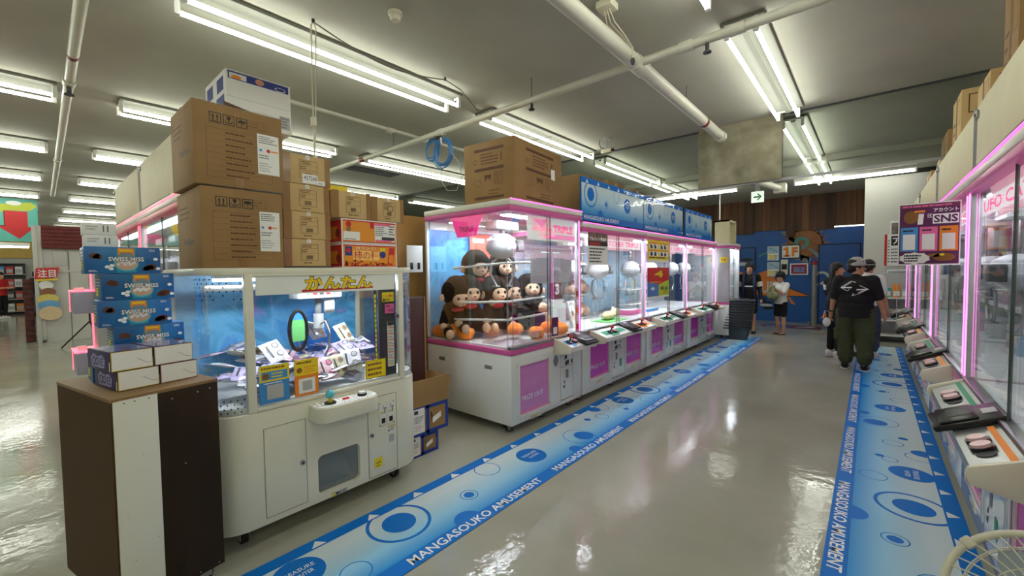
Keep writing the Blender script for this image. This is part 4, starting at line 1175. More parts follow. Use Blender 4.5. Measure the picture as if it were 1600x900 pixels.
# frame of the upper case
q = MB().prism(foot(), FL, 1.495, 1.535, m_kan, 0.008); q.build('top_cover', kan)
q = MB()
q.box(0.18, 0.222, -0.006, 0.03, 0.755, 1.50, m_kan, 0.004); q.box(1.122, 1.16, -0.006, 0.03, 0.755, 1.50, m_kan, 0.004)
q.box(0.222, 1.122, -0.006, 0.03, 0.755, 0.775, m_kan, 0.003); q.box(0.222, 1.122, -0.006, 0.03, 1.488, 1.50, m_kan, 0.003)
q.build('door_frame', kan)
MB().cyl((1.10, -0.006, 1.20), (1.10, -0.02, 1.20), 0.016, m_steel, 18).cyl((1.10, -0.02, 1.20), (1.10, -0.022, 1.20), 0.008, m_dgrey, 12).build('lock', kan)
MB().box(0.222, 1.122, 0.006, 0.011, 0.775, 1.488, m_glass).build('glass_door', kan)
def corner_path(side, n=10):
    pts = []
    for k in range(n+1):
        a = PI+PI/2*k/n if side < 0 else -PI/2+PI/2*k/n
        cx = KR if side < 0 else KW-KR
        pts.append((cx+(KR-0.006)*math.cos(a), KR+(KR-0.006)*math.sin(a)))
    return [(0.006, KD-0.02)]+pts if side < 0 else pts+[(KW-0.006, KD-0.02)]
for s in (-1, 1):
    q = MB().wall(corner_path(s), 0.755, 1.495, 0.004, m_acryl)
    o = q.build('clear_corner', kan)
    dt = MB()
    for j in range(10):
        for k in range(9):
            z = 1.475-0.021*j if j < 6 else 0.775+0.021*(j-6)
            t_ = (k+0.5*(j % 2))/9.0
            a = (PI+PI/2*t_) if s < 0 else (-PI/2+PI/2*t_)
            cx = KR if s < 0 else KW-KR
            n = Vector((math.cos(a), math.sin(a), 0)); tg = Vector((-math.sin(a), math.cos(a), 0))
            if j < 6 and rr.random() < j*0.08: continue
            dt.disc(Fr(Vector((cx, KR, z))+n*(KR-0.005), tg, (0, 0, 1)), 0, 0, 0.0042, m_ink, 1, 8)
    dt.build('dot_print', o)
for x in (0.005, KW-0.045): MB().box(x, x+0.04, KD-0.045, KD-0.005, 0.755, 1.50, m_kan, 0.004).build('post', kan)
bk = MB().box(0.04, KW-0.04, KD-0.035, KD-0.02, 0.755, 1.495, m_sea); bk.build('back_panel', kan)
MB().prism(foot(0.02), FL, 0.757, 0.79, m_floorbed).build('prize_floor', kan)
q = MB().box(0.10, 1.2, 0.20, 0.24, 1.462, 1.478, m_led, 0.004); q.box(0.10, 1.2, 0.18, 0.26, 1.478, 1.496, m_whitep); q.build('lamp', kan)
# header strip with lettering on the glass
q = MB().box(0.235, 1.095, 0.001, 0.005, 1.385, 1.488, translucent('banner_paper', (240, 240, 232))); f = FRONT(0, 0.001, 1.385)
m_ky = mat('lettering_yellow', (246, 208, 20), 0.4, noise=0.01)
q.poly(f, [(0.475, 0.008), (0.93, 0.016), (0.93, 0.028), (0.475, 0.022)], mat('marker_red', (214, 36, 40), 0.5), 1)
q.text(f, 'かんたん', 0.490, 0.013, 0.088, m_ink, 2, w=0.436, bold=0.075)
q.text(f, 'かんたん', 0.494, 0.017, 0.080, m_ky, 3, w=0.428, bold=0.042)
q.text(f, 'か〜ん〜た〜ん', 0.28, 0.06, 0.018, m_ink, 2, w=0.16) if False else None
q.build('header_sign', kan)
# dark inner panel at the right with stuck notices
q = MB().box(0.985, 1.115, 0.03, 0.036, 0.78, 1.385, m_dgrey); q.build('inner_panel', kan)
ch = MB()
for k in range(14): ch.rect(FRONT(0.955, 0.03, 0.9), 0.0, 0.033*k, 0.012, 0.033*k+0.026, m_yellow, 1)
ch.box(0.952, 0.970, 0.03, 0.034, 0.90, 1.385, m_dgrey); ch.build('chain_strip', kan)
q = MB().box(1.01, 1.10, 0.022, 0.026, 1.30, 1.365, m_yellow); f = FRONT(1.01, 0.022, 1.30); q.text(f, 'イベント開催中', 0.006, 0.03, 0.02, m_red, 1, w=0.078, bold=0.02); q.scribble(f, 0.02, 0.005, 0.08, 0.022, 2, m_ink, 1); q.disc(f, 0.012, 0.013, 0.008, m_ink, 1, 12); q.build('notice', kan)
q = MB().box(1.03, 1.10, 0.022, 0.026, 1.22, 1.285, m_pinkp); f = FRONT(1.03, 0.022, 1.22); q.text(f, 'NG', 0.025, 0.008, 0.026, m_purple, 1, w=0.042, bold=0.03); q.scribble(f, 0.006, 0.04, 0.064, 0.06, 1, m_purple, 1); q.build('notice', kan)
q = MB().box(1.045, 1.095, 0.022, 0.026, 0.85, 1.16, m_paper); f = FRONT(1.045, 0.022, 0.85)
for k in range(7): q.rect(f, 0.004, 0.012+0.042*k, 0.046, 0.02+0.042*k, m_orange, 1); q.scribble(f, 0.004, 0.024+0.042*k, 0.046, 0.045+0.042*k, 2, m_grey, 1)
q.rect(f, 0.0, 0.285, 0.05, 0.31, m_dgrey, 2); q.build('notice', kan)
# three flyers on the lower edge of the glass
q = MB().box(0.235, 0.388, -0.004, 0.004, 0.79, 1.0, mat('flyer_blue', (60, 140, 205), 0.5)); f = FRONT(0.235, -0.004, 0.79)
q.rect(f, 0, 0.12, 0.153, 0.21, m_yellow, 1); q.rect(f, 0.01, 0.13, 0.143, 0.175, m_skyblue, 2); q.scribble(f, 0.01, 0.182, 0.145, 0.205, 1, m_brown, 2); q.disc(f, 0.03, 0.15, 0.018, m_brown, 3, 16); q.scribble(f, 0.06, 0.135, 0.14, 0.17, 2, m_yellow, 3)
q.rect(f, 0.035, 0.02, 0.12, 0.10, m_lgrey, 2); q.scribble(f, 0.02, 0.104, 0.135, 0.116, 1, m_wprint, 2); q.build('flyer', kan)
q = MB().box(0.418, 0.552, -0.004, 0.004, 0.79, 1.0, m_orange); f = FRONT(0.418, -0.004, 0.79)
q.rect(f, 0, 0.12, 0.134, 0.21, m_yellow, 1); q.scribble(f, 0.008, 0.18, 0.126, 0.205, 1, m_brown, 2); q.disc(f, 0.025, 0.15, 0.016, m_brown, 2, 14); q.scribble(f, 0.05, 0.13, 0.126, 0.172, 3, m_orange, 2)
q.rect(f, 0.02, 0.014, 0.114, 0.10, m_paper, 2); q.rect(f, 0.04, 0.03, 0.095, 0.085, m_lgrey, 3); q.build('flyer', kan)
q = MB().box(0.862, 1.01, -0.004, 0.004, 0.80, 0.92, m_yellow); f = FRONT(0.862, -0.004, 0.80)
q.outline(f, 0, 0, 0.148, 0.12, 0.003, m_ink, 1); q.scribble(f, 0.012, 0.012, 0.136, 0.11, 3, m_brown, 1, 0.5); q.build('flyer', kan)
# claw, gantry and the black loop
q = MB().box(0.10, 1.2, 0.42, 0.46, 1.40, 1.44, m_steel, 0.004); q.build('gantry_rail', kan)
q = MB().box(0.60, 0.90, 0.36, 0.52, 1.33, 1.42, m_lgrey, 0.008)
for k in range(5): q.rect(FRONT(0.60, 0.36, 1.33), 0.05+0.045*k, 0.025, 0.08+0.045*k, 0.065, [m_grey, m_red, m_dgrey, m_red, m_grey][k], 1)
cu_ = q.build('claw_unit', kan)
q = MB().cyl((0.76, 0.43, 1.33), (0.76, 0.43, 1.16), 0.022, m_grey, 14).cyl((0.76, 0.43, 1.22), (0.76, 0.43, 1.12), 0.034, m_lgrey, 14).cyl((0.80, 0.43, 1.27), (0.86, 0.41, 1.27), 0.05, m_whitep, 16); q.build('claw_head', cu_)
for k in range(3):
    a = 2*PI*k/3+0.6; d = Vector((math.cos(a), math.sin(a), 0)); o0 = Vector((0.76, 0.43, 1.15))
    MB().tube([o0+d*0.02, o0+d*0.09+Vector((0, 0, 0.02)), o0+d*0.14+Vector((0, 0, -0.06)), o0+d*0.12+Vector((0, 0, -0.16)), o0+d*0.06+Vector((0, 0, -0.23))], 0.007, m_steel, 8).build('claw_arm', cu_)
lp = MB().tube([(0.58+0.055*math.cos(a), 0.33, 1.13+0.13*math.sin(a)) if True else None for a in [2*PI*k/28 for k in range(28)]], 0.012, m_black, 8, True); lp.build('black_loop', kan)
MB().box(0.54, 0.62, 0.325, 0.33, 1.06, 1.20, mat('green_card', (120, 205, 120), 0.5)).box(0.54, 0.62, 0.325, 0.33, 1.20, 1.25, m_skyblue).build('hanging_card', kan)
# casters
for x, y in ((0.17, 0.13), (KW-0.17, 0.13), (0.17, KD-0.12), (KW-0.17, KD-0.12)):
    c = MB().box(x-0.03, x+0.03, y-0.04, y+0.04, 0.10, 0.118, m_steel, 0.003)
    for s in (-1, 1): c.box(x+s*0.022-0.002, x+s*0.022+0.002, y-0.025, y+0.035, 0.03, 0.105, m_steel)
    cs = c.build('caster', kan)
    MB().cyl((x-0.016, y+0.012, 0.045), (x+0.016, y+0.012, 0.045), 0.045, m_rubber, 22).cyl((x-0.018, y+0.012, 0.045), (x+0.018, y+0.012, 0.045), 0.022, m_lgrey, 16).build('wheel', cs)

# heap of bagged flat prizes inside
m_bagw = glassmat('clear_bag', tint=(240, 240, 248), refl=0.16, rough=0.12, haze=0.35, hazecol=(232, 230, 240))
packs = []
pc = [('white', (222, 220, 230)), ('lilac', (188, 176, 214)), ('dark purple', (62, 54, 84)), ('pale pink', (226, 190, 200)), ('cream', (214, 204, 176)), ('grey', (120, 120, 134))]
def packet(cn, col, sx, sy):
    bm = bmesh.new(); nx, ny = 8, 6; R = random.Random(cn)
    up = []; dn = []
    for i in range(nx+1):
        for j in range(ny+1):
            u, v = i/nx*2-1, j/ny*2-1
            h = 0.013*max(0, (1-u*u))*max(0, (1-v*v))+0.004*R.random()*(abs(u) < 0.9)*(abs(v) < 0.9)
            x, y = u*sx/2, v*sy/2
            up.append(bm.verts.new((x, y, h+0.0006))); dn.append(bm.verts.new((x, y, -h*0.6-0.0006)))
    k = lambda i, j: i*(ny+1)+j
    for i in range(nx):
        for j in range(ny):
            bm.faces.new((up[k(i, j)], up[k(i+1, j)], up[k(i+1, j+1)], up[k(i, j+1)])); bm.faces.new((dn[k(i, j)], dn[k(i, j+1)], dn[k(i+1, j+1)], dn[k(i+1, j)]))
    for i in range(nx):
        for j in (0, ny):
            a = (up[k(i, j)], up[k(i+1, j)], dn[k(i+1, j)], dn[k(i, j)]); bm.faces.new(a if j else a[::-1])
    for j in range(ny):
        for i in (0, nx):
            a = (up[k(i, j)], up[k(i, j+1)], dn[k(i, j+1)], dn[k(i, j)]); bm.faces.new(a[::-1] if i else a)
    q = MB(); q.addbm(bm, mat('foil_%s' % cn.replace(' ', '_'), col, 0.16, noise=0.25, scale=30, coat=0.7))
    f = TOP(0, 0, 0.0135)
    for a in (-0.22, 0.2): q.ring(f, a*sx, 0.02, 0.020, 0.005, m_dgrey, 1, 16); q.disc(f, a*sx, 0.02, 0.012, m_lgrey if cn in ('white', 'lilac') else (m_pinkp if cn == 'pale pink' else m_brown), 1, 12)
    q.rect(f, -sx*0.3, -sy*0.3, sx*0.3, -sy*0.2, m_dgrey, 1)
    return q
R = random.Random(11)
pm = []
for cn, col in pc:
    o = packet(cn, col, 0.15, 0.12).thing('bagged_prize', '%s plastic bagged flat prize lying in the heap inside the ivory joystick machine' % cn, 'bagged prize', group='bagged prizes in the joystick machine, %s' % cn)
    pm.append([o, False])
def kput(i, x, y, z, rx, ry, rz):
    P = (KX-y, KY+x, z)
    o, used = pm[i]
    if not used: o.location = P; o.rotation_euler = (rx, ry, rz); pm[i][1] = True
    else: dup(o, P, rot=(rx, ry, rz))
for k in range(92):
    x = R.uniform(0.14, 1.10); y = R.uniform(0.09, 0.80)
    if x > 0.9 and y < 0.2: continue
    hgt = 0.80+0.15*min(1, (y-0.05)/0.35)*(0.7+0.3*math.sin(x*6))+0.05*R.random()
    front = y < 0.28
    i = R.choice([2, 2, 5, 0]) if (front and x > 0.55) else R.choice([0, 0, 1, 1, 3, 5, 4])
    kput(i, x, y, hgt+0.02, R.uniform(-0.35, 0.35), R.uniform(-0.35, 0.35), R.uniform(0, 6.28))
for (i, x, y, z, rx, ry, rz) in ((4, 0.74, 0.12, 0.90, 0.0, 1.1, 0.3), (0, 0.84, 0.14, 0.92, 0.2, 1.0, -0.2), (3, 0.65, 0.10, 0.90, 0, 1.0, 0.1), (4, 0.95, 0.45, 1.06, 0.3, 1.0, 0.6), (5, 0.82, 0.62, 1.08, 0.2, 0.9, 0.3), (0, 0.42, 0.3, 1.02, 0.3, 0.8, 0.4), (1, 0.88, 0.3, 0.98, 0.2, 0.5, 0.2)):
    kput(i, x, y, z, rx, ry, rz)

# ------------------------------------------------------------------ cardboard boxes
def flaps(b, w_, d, h, m=None):
    """closed top with a taped seam"""
    f = TOP(0, 0, h)
    b.rect(f, 0, d/2-0.0015, w_, d/2+0.0015, m_kraftd, 1); b.rect(f, 0, d/2-0.025, w_, d/2+0.025, m_tape, 1)
    b.rect(FRONT(w_, 0, 0), 0, 0, 0, 0, m_tape, 1)
def icons(b, f, u, v, s, n=3):
    for k in range(n):
        x = u+k*s*1.15
        b.outline(f, x, v, x+s, v+s, s*0.07, m_ink, 1)
        if k == 0:
            for q in (0.32, 0.68): b.poly(f, [(x+s*(q-0.12), v+s*0.6), (x+s*(q+0.12), v+s*0.6), (x+s*q, v+s*0.85)], m_ink, 1); b.rect(f, x+s*(q-0.05), v+s*0.2, x+s*(q+0.05), v+s*0.6, m_ink, 1)
            b.rect(f, x+s*0.15, v+s*0.12, x+s*0.85, v+s*0.18, m_ink, 1)
        elif k == 1:
            b.poly(f, [(x+s*0.3, v+s*0.85), (x+s*0.7, v+s*0.85), (x+s*0.6, v+s*0.5), (x+s*0.4, v+s*0.5)], m_ink, 1); b.rect(f, x+s*0.46, v+s*0.25, x+s*0.54, v+s*0.5, m_ink, 1); b.ring(f, x+s*0.5, v+s*0.5, s*0.36, s*0.08, m_ink, 1, 16, -PI*0.9, -PI*0.1)
        else:
            b.poly(f, [(x+s*0.5+s*0.36*math.cos(PI*t/8), v+s*0.5+s*0.3*math.sin(PI*t/8)) for t in range(9)], m_ink, 1); b.rect(f, x+s*0.47, v+s*0.18, x+s*0.53, v+s*0.5, m_ink, 1)
def ship_label(b, f, u, v, wd, ht):
    b.rect(f, u, v, u+wd, v+ht, m_paper, 2)
    b.scribble(f, u+wd*0.06, v+ht*0.76, u+wd*0.94, v+ht*0.96, 4, m_grey, 3); b.scribble(f, u+wd*0.06, v+ht*0.06, u+wd*0.7, v+ht*0.3, 4, m_lgrey, 3)
    b.disc(f, u+wd*0.5, v+ht*0.6, wd*0.09, m_red, 3, 14); b.rect(f, u+wd*0.08, v+ht*0.57, u+wd*0.2, v+ht*0.63, m_skyblue, 3); b.scribble(f, u+wd*0.62, v+ht*0.56, u+wd*0.96, v+ht*0.64, 1, m_orange, 3)
    b.scribble(f, u+wd*0.06, v+ht*0.38, u+wd*0.7, v+ht*0.5, 2, m_grey, 3)
def big_box(label, w_, d, h, loc, rz, upper):
    t = thing('cardboard_box', label, 'cardboard box', loc, rz, 'large boxes on the joystick machine')
    b = MB().box(0, w_, 0, d, 0, h, m_kraft, 0.006)
    f = FRONT(0, 0, 0)
    icons(b, f, w_*0.17, h*0.76, h*0.125)
    b.outline(f, w_*0.50, h*0.78, w_*0.78, h*0.88, 0.0012, m_kraftd, 1); b.scribble(f, w_*0.51, h*0.79, w_*0.77, h*0.87, 2, m_kraftd, 1, 0.2)
    x0, x1, z0, z1 = w_*0.13, w_*0.86, h*0.10, h*0.70
    b.outline(f, x0, z0, x1, z1, 0.0014, m_kraftd, 1)
    for k in range(1, 8):
        z = z0+(z1-z0)*k/8; b.line(f, x0, z, x1, z, 0.001, m_kraftd, 1)
    for k in range(8):
        z = z0+(z1-z0)*(k+0.5)/8; b.scribble(f, x0+w_*0.2, z-0.008, x1-w_*0.2, z+0.008, 1, m_kraftd, 2, 0.5)
    if not upper: b.text(f, 'MADE IN CHINA', w_*0.38, z0+(z1-z0)*0.15, 0.010, m_kraftd, 3, w=w_*0.22)
    b.rect(f, w_*0.42, h*0.86, w_*0.52, h, m_tape, 1); b.rect(f, w_*0.42, 0, w_*0.52, h*0.12, m_tape, 2)
    g = LEFT(0, d, 0)
    b.text(g, 'FuRyu', d*0.42 if upper else d*0.3, h*0.28 if not upper else h*0.36, h*0.11, mat('faded_print', (96, 84, 60), 0.6) if upper else m_ink, 1, w=d*0.42, bold=0.025)
    b.scribble(g, d*0.15, h*0.62, d*0.6, h*0.82, 3, m_kraftd, 1, 0.2); b.ring(g, d*0.1, h*0.82, 0.018, 0.005, m_kraftd, 1, 16)
    flaps(b, w_, d, h)
    b.build('carton', t)
    q = MB(); ship_label(q, Fr((0, -0.001, 0), (1, 0, 0), (0, 0, 1)), w_*0.69, h*0.22, w_*0.26, h*0.52)
    q.box(w_*0.69, w_*0.95, -0.0015, 0.0, h*0.22, h*0.74, m_paper); q.build('shipping_label', t)
    for z in (0.0, h):
        MB().tube([(0, -0.002, z), (w_*0.25, -0.005, z+0.003), (w_*0.5, -0.002, z-0.002), (w_*0.8, -0.006, z+0.004), (w_, -0.002, z)], 0.004, m_pvc, 6).build('film_edge', t)
    if upper:
        q = MB().prism([(0.0, 0.0), (w_*0.62, 0.0), (w_*0.5, 0.03), (w_*0.02, 0.06)], Fr((w_*0.36, 0.06, h-0.01), (1, 0, -0.06), (0, 0.3, 1)), 0, 0.004, m_kraftd); q.build('loose_flap', t)
    return t
KT = 1.535
big_box('big brown cardboard box with white shipping label, lower of two on the ivory machine', 0.395, 0.49, 0.425, (-2.60, 0.592, KT+0.001), PI/2, False)
big_box('big brown cardboard box with white shipping label, upper of two on the ivory machine', 0.425, 0.44, 0.425, (-2.595, 0.573, KT+0.432), PI/2+0.012, True)

def small_box(label, w_, d, h, loc, rz=PI/2, code=False, ring=False):
    t = thing('carton', label, 'cardboard box', loc, rz, 'small cartons on the joystick machine')
    b = MB().box(0, w_, 0, d, 0, h, m_kraftl, 0.004)
    f = FRONT(0, 0, 0)
    b.rect(f, 0, 0.0, w_*0.16, h, m_tape, 1); b.rect(f, w_*0.88, 0, w_, h, m_tape, 1)
    b.outline(f, w_*0.34, h*0.2, w_*0.72, h*0.82, 0.002, m_kraftd, 1); b.line(f, w_*0.34, h*0.66, w_*0.72, h*0.66, 0.0012, m_kraftd, 1); b.line(f, w_*0.34, h*0.48, w_*0.72, h*0.48, 0.0012, m_kraftd, 1)
    b.scribble(f, w_*0.37, h*0.68, w_*0.6, h*0.8, 2, m_kraftd, 1); b.scribble(f, w_*0.36, h*0.5, w_*0.5, h*0.64, 2, m_kraftd, 1)
    for k in range(12): b.rect(f, w_*(0.46+0.012*k), h*0.25, w_*(0.46+0.012*k+0.006), h*0.4, m_ink, 1)
    b.scribble(f, w_*0.40, h*0.08, w_*0.68, h*0.16, 1, m_kraftd, 1)
    if ring: b.ring(f, w_*0.56, h*0.55, h*0.14, 0.004, m_ink, 2, 20)
    b.scribble(LEFT(0, d, 0), d*0.2, h*0.3, d*0.8, h*0.7, 3, m_kraftd, 1, 0.25)
    flaps(b, w_, d, h); b.build('box', t)
    q = MB().box(w_*0.48, w_*0.56, -0.0012, 0.0, h*0.86, h, m_paper); q.scribble(FRONT(w_*0.48, -0.0012, h*0.86), 0.004, 0.002, w_*0.07, h*0.1, 2, m_grey, 1); q.build('sticker', t)
    if code:
        q = MB().box(w_*0.40, w_*0.72, -0.002, -0.0005, h*0.04, h*0.36, m_paper); q.text(FRONT(w_*0.40, -0.002, h*0.04), '457268', 0.008, h*0.12, h*0.14, m_ink, 1, w=w_*0.27, bold=0.0)
        q.box(w_*0.72, w_*0.88, -0.002, -0.0005, h*0.02, h*0.18, m_paper); q.scribble(FRONT(w_*0.72, -0.002, h*0.02), 0.004, h*0.04, w_*0.14, h*0.1, 1, m_dgrey, 1); q.build('number_label', t)
    return t
SX = -2.68
for k, lb in enumerate(('small pale carton at the bottom of the column beside the big brown boxes', 'small pale carton second from the bottom beside the big brown boxes', 'small pale carton third from the bottom beside the big brown boxes', 'small pale carton labelled 457268 on top of the column')):
    small_box(lb, 0.285 if k < 3 else 0.292, 0.30, 0.168 if k < 3 else 0.180, (SX, 1.018+0.004*(k % 2), KT+0.012+0.1695*k), code=(k == 3))
MB().box(0, 0.28, 0, 0.3, 0, 0.01, m_dgrey, 0.003).thing('tray_sheet', 'thin dark sheet under the lowest small carton', 'sheet', (SX+0.005, 1.02, KT+0.001), PI/2)
# orange snack cases
m_case = mat('orange_case', (232, 150, 40), 0.45, noise=0.02)
def snack_case(label, loc, upper):
    w_, d, h = 0.425, 0.30, 0.165
    t = thing('snack_case', label, 'snack box', loc, PI/2, 'orange snack cases')
    b = MB().box(0, w_, 0, d, 0, h, m_paper, 0.003)
    f = FRONT(0, 0, 0)
    b.rect(f, 0.008, 0.008, w_-0.008, h-0.008, m_case, 1)
    b.rect(f, 0.008, h-0.016, w_-0.008, h-0.008, m_red, 2); b.rect(f, 0.008, 0.008, w_-0.008, 0.014, m_red, 2)
    g = LEFT(0, d, 0); b.rect(g, 0.01, 0.01, d-0.005, h-0.01, m_red, 1); b.rect(g, 0.05, 0.03, d-0.06, h-0.05, m_case, 2); b.disc(g, d-0.05, h*0.4, 0.03, mat('dark_red', (130, 20, 20), 0.5), 3, 16)
    if upper:
        b.disc(f, 0.05, h*0.78, 0.02, m_red, 2, 14); b.disc(f, 0.05, h*0.58, 0.018, m_kraft, 2, 14); b.rect(f, 0.012, 0.02, 0.13, h*0.48, m_paper, 2); b.scribble(f, 0.02, 0.022, 0.12, 0.035, 1, m_grey, 3)
        b.rect(f, 0.21, h*0.66, 0.24, h*0.9, m_red, 2); b.rect(f, 0.245, 0.02, 0.41, h*0.88, m_paper, 2); b.rect(f, 0.245, h*0.8, 0.37, h*0.88, m_pinkp, 3); b.scribble(f, 0.25, h*0.35, 0.35, h*0.78, 5, m_grey, 3); b.rect(f, 0.30, h*0.18, 0.405, h*0.32, m_dgrey, 3); b.scribble(f, 0.36, h*0.4, 0.405, h*0.85, 4, m_dgrey, 3); b.rect(f, 0.25, 0.02, 0.38, 0.032, m_pinkp, 3)
    else:
        b.rect(f, 0.02, h*0.5, 0.07, h*0.88, mat('navy_print', (40, 60, 140), 0.5), 2); b.disc(f, 0.045, h*0.72, 0.016, m_red, 3, 14)
        b.rect(f, 0.078, h*0.32, 0.275, h*0.72, mat('pale_orange', (250, 206, 120), 0.5), 2); b.text(f, '柿の種', 0.083, h*0.335, h*0.38, m_red, 3, w=0.188, bold=0.004)
        b.text(f, 'カリッと!', 0.10, h*0.76, h*0.13, m_wprint, 2, w=0.15, bold=0.01)
        b.disc(f, 0.305, h*0.56, 0.025, mat('navy_print', (40, 60, 140), 0.5), 2, 18); b.poly(f, [(0.29, h*0.7), (0.32, h*0.7), (0.33, h*0.85), (0.28, h*0.85)], m_yellow, 2)
        b.poly(f, [(0.34, h*0.12), (0.385, h*0.10), (0.408, h*0.86), (0.36, h*0.88)], m_red, 2); b.poly(f, [(0.35, h*0.2), (0.385, h*0.18), (0.395, h*0.55), (0.357, h*0.57)], m_orange, 3)
        R = random.Random(4)
        for k in range(70):
            u = R.uniform(0.015, 0.33); v = R.uniform(0.012, 0.012+h*0.28*(1-u*1.8) if u < 0.4 else 0.03)
            b.disc(f, u, max(v, 0.014), 0.008, mat('snack_brown', (196, 92, 24), 0.5) if k % 2 else m_red, 3, 7, 0.005)
    flaps(b, w_, d, h); b.build('case', t)
    return t
snack_case('orange and red snack case with big lettering on the ivory machine, the lower one', (SX, 1.382, KT+0.001), False)
snack_case('orange snack case with white shipping label, on top of the lettered snack case', (SX, 1.382, KT+0.168), True)
small_box('small pale carton on the orange snack cases, left of the two up there', 0.275, 0.30, 0.178, (SX, 1.325, KT+0.337))
small_box('small pale carton on the orange snack cases, right of the two, with a ring mark', 0.265, 0.30, 0.170, (SX, 1.61, KT+0.337), ring=True)
small_box('small pale carton mostly hidden behind the snack cases, lower one', 0.30, 0.25, 0.165, (SX-0.31, 1.72, KT+0.001))
small_box('small pale carton mostly hidden behind the snack cases, upper one', 0.30, 0.25, 0.165, (SX-0.31, 1.72, KT+0.168))
t = thing('open_tray', 'yellow open box peeking over the small cartons', 'box', (SX-0.08, 1.35, KT+0.516), PI/2)
b = MB().box(0.02, 0.15, 0.05, 0.2, 0, 0.055, m_yellow, 0.003); b.build('box', t)
q = MB().prism([(0, 0), (0.26, 0.0), (0.2, 0.06), (0.05, 0.06)], Fr((0.0, 0.04, 0.0), (1, 0, 0), (0, 0.9, 0.4)), 0, 0.003, m_kraftd); q.build('flap', t)
# white and blue carton on a cream locker behind
lk = thing('steel_locker', 'tall cream steel locker behind the big cardboard boxes', 'locker', (-3.45, 0.90, 0), PI/2)
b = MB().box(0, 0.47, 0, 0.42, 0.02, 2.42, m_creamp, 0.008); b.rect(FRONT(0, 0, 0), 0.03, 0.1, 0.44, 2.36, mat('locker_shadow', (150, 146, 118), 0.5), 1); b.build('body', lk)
MB().box(0.40, 0.43, -0.02, 0.0, 1.1, 1.25, m_steel, 0.004).build('handle', lk)
MB().box(0.03, 0.44, -0.012, 0.0, 0.1, 2.36, m_creamp, 0.004).build('door', lk)
t = thing('white_carton', 'white and blue printed carton on top of the cream locker', 'cardboard box', (-3.2, 0.895, 2.50), PI/2)
m_navy = mat('navy_print', (40, 60, 140), 0.5)
b = MB().box(0, 0.40, 0.0, 0.46, 0.0, 0.345, m_paper, 0.004)
f = FRONT(0, 0, 0)
b.rect(f, 0.012, 0.285, 0.385, 0.335, m_navy, 1); b.rect(f, 0.02, 0.29, 0.12, 0.325, m_paper, 2); b.disc(f, 0.06, 0.30, 0.03, m_orange, 3, 14, 0.012); b.disc(f, 0.2, 0.31, 0.028, mat('skin_print', (220, 150, 120), 0.5), 2, 14, 0.02); b.disc(f, 0.33, 0.30, 0.035, m_paper, 2, 16, 0.014); b.disc(f, 0.33, 0.30, 0.03, m_navy, 3, 16, 0.011)
b.rect(f, 0.32, 0.03, 0.39, 0.12, m_lgrey, 1); b.scribble(f, 0.325, 0.035, 0.385, 0.115, 4, m_grey, 2); b.line(f, 0, 0.17, 0.40, 0.17, 0.002, m_lgrey, 1)
g = LEFT(0, 0.46, 0)
for u in (0.02, 0.25): b.rect(g, u, 0.04, u+0.17, 0.19, m_navy, 1); b.disc(g, u+0.08, 0.1, 0.035, mat('skin_print', (220, 150, 120), 0.5), 2, 14); b.rect(g, u+0.02, 0.22, u+0.16, 0.31, m_navy, 1)
b.build('carton', t)
MB().box(0.0, 0.40, -0.004, 0.0, 0.0, 0.02, m_paper).build('flap', t)
MB().box(0.05, 0.42, 0.12, 0.40, 0.0, 0.075, m_creamp, 0.004).thing('shelf_board', 'cream shelf board under the white and blue carton', 'shelf', (-3.2, 0.86, 2.422), PI/2)

# ------------------------------------------------------------------ brown cabinet at the left front
m_choc = noisemat('dark_brown_board', [(0.3, (36, 25, 13)), (0.6, (48, 33, 17)), (0.8, (27, 19, 11))], 4, 0.6, stretch=(2, 2, 0.5), spec=0.25)
m_choc2 = mat('brown_board', (76, 53, 26), 0.6, noise=0.06, scale=2, spec=0.25)
m_choctop = mat('worn_brown_top', (134, 104, 66), 0.55, noise=0.08)
cab = thing('wooden_cabinet', 'dark brown wooden cabinet on casters with a white strip, at the left front', 'cabinet', (-2.325, 0.207, 0), PI/2+math.radians(11.3))
CW, CD = 0.384, 0.633
b = MB().box(0, CW, 0.0, CD, 0.085, 0.985, m_choc, 0.003); b.build('body', cab)
b = MB().box(-0.006, 0.0, 0.0, CD, 0.085, 0.985, m_choc2); b.build('side_board', cab)
b = MB().box(-0.008, CW+0.002, -0.006, CD, 0.985, 1.0, m_choctop, 0.002); b.build('top_board', cab)
b = MB().box(0.0, 0.148, -0.006, 0.0, 0.085, 0.990, m_white, 0.001)
for u in (0.035, 0.07, 0.118): b.disc(FRONT(0, -0.006, 0), u, 0.975, 0.003, m_ink, 1, 8)
for u, v in ((0.09, 0.74), (0.03, 0.5), (0.128, 0.36), (0.12, 0.18), (0.05, 0.3)): b.disc(FRONT(0, -0.006, 0), u, v, 0.002, m_grey, 1, 8)
b.build('white_strip', cab)
b = MB().box(0.150, CW, -0.006, 0.0, 0.085, 0.985, m_choc, 0.001)
for u, v in ((0.2, 0.95), (0.3, 0.955), (0.35, 0.96), (0.24, 0.64), (0.36, 0.1), (0.28, 0.1)): b.disc(FRONT(0, -0.006, 0), u, v, 0.003, m_lgrey, 1, 8)
b.build('dark_panel', cab)
for x, y in ((0.06, 0.07), (CW-0.05, 0.07), (0.06, CD-0.07), (CW-0.05, CD-0.07)):
    c = MB().box(x-0.03, x+0.03, y-0.03, y+0.03, 0.076, 0.086, m_steel, 0.002)
    for s in (-1, 1): c.box(x-0.03, x+0.02, y+s*0.018-0.002, y+s*0.018+0.002, 0.025, 0.08, m_steel)
    cs = c.build('caster', cab)
    MB().cyl((x-0.008, y-0.014, 0.036), (x-0.008, y+0.014, 0.036), 0.036, m_rubber, 20).build('wheel', cs)

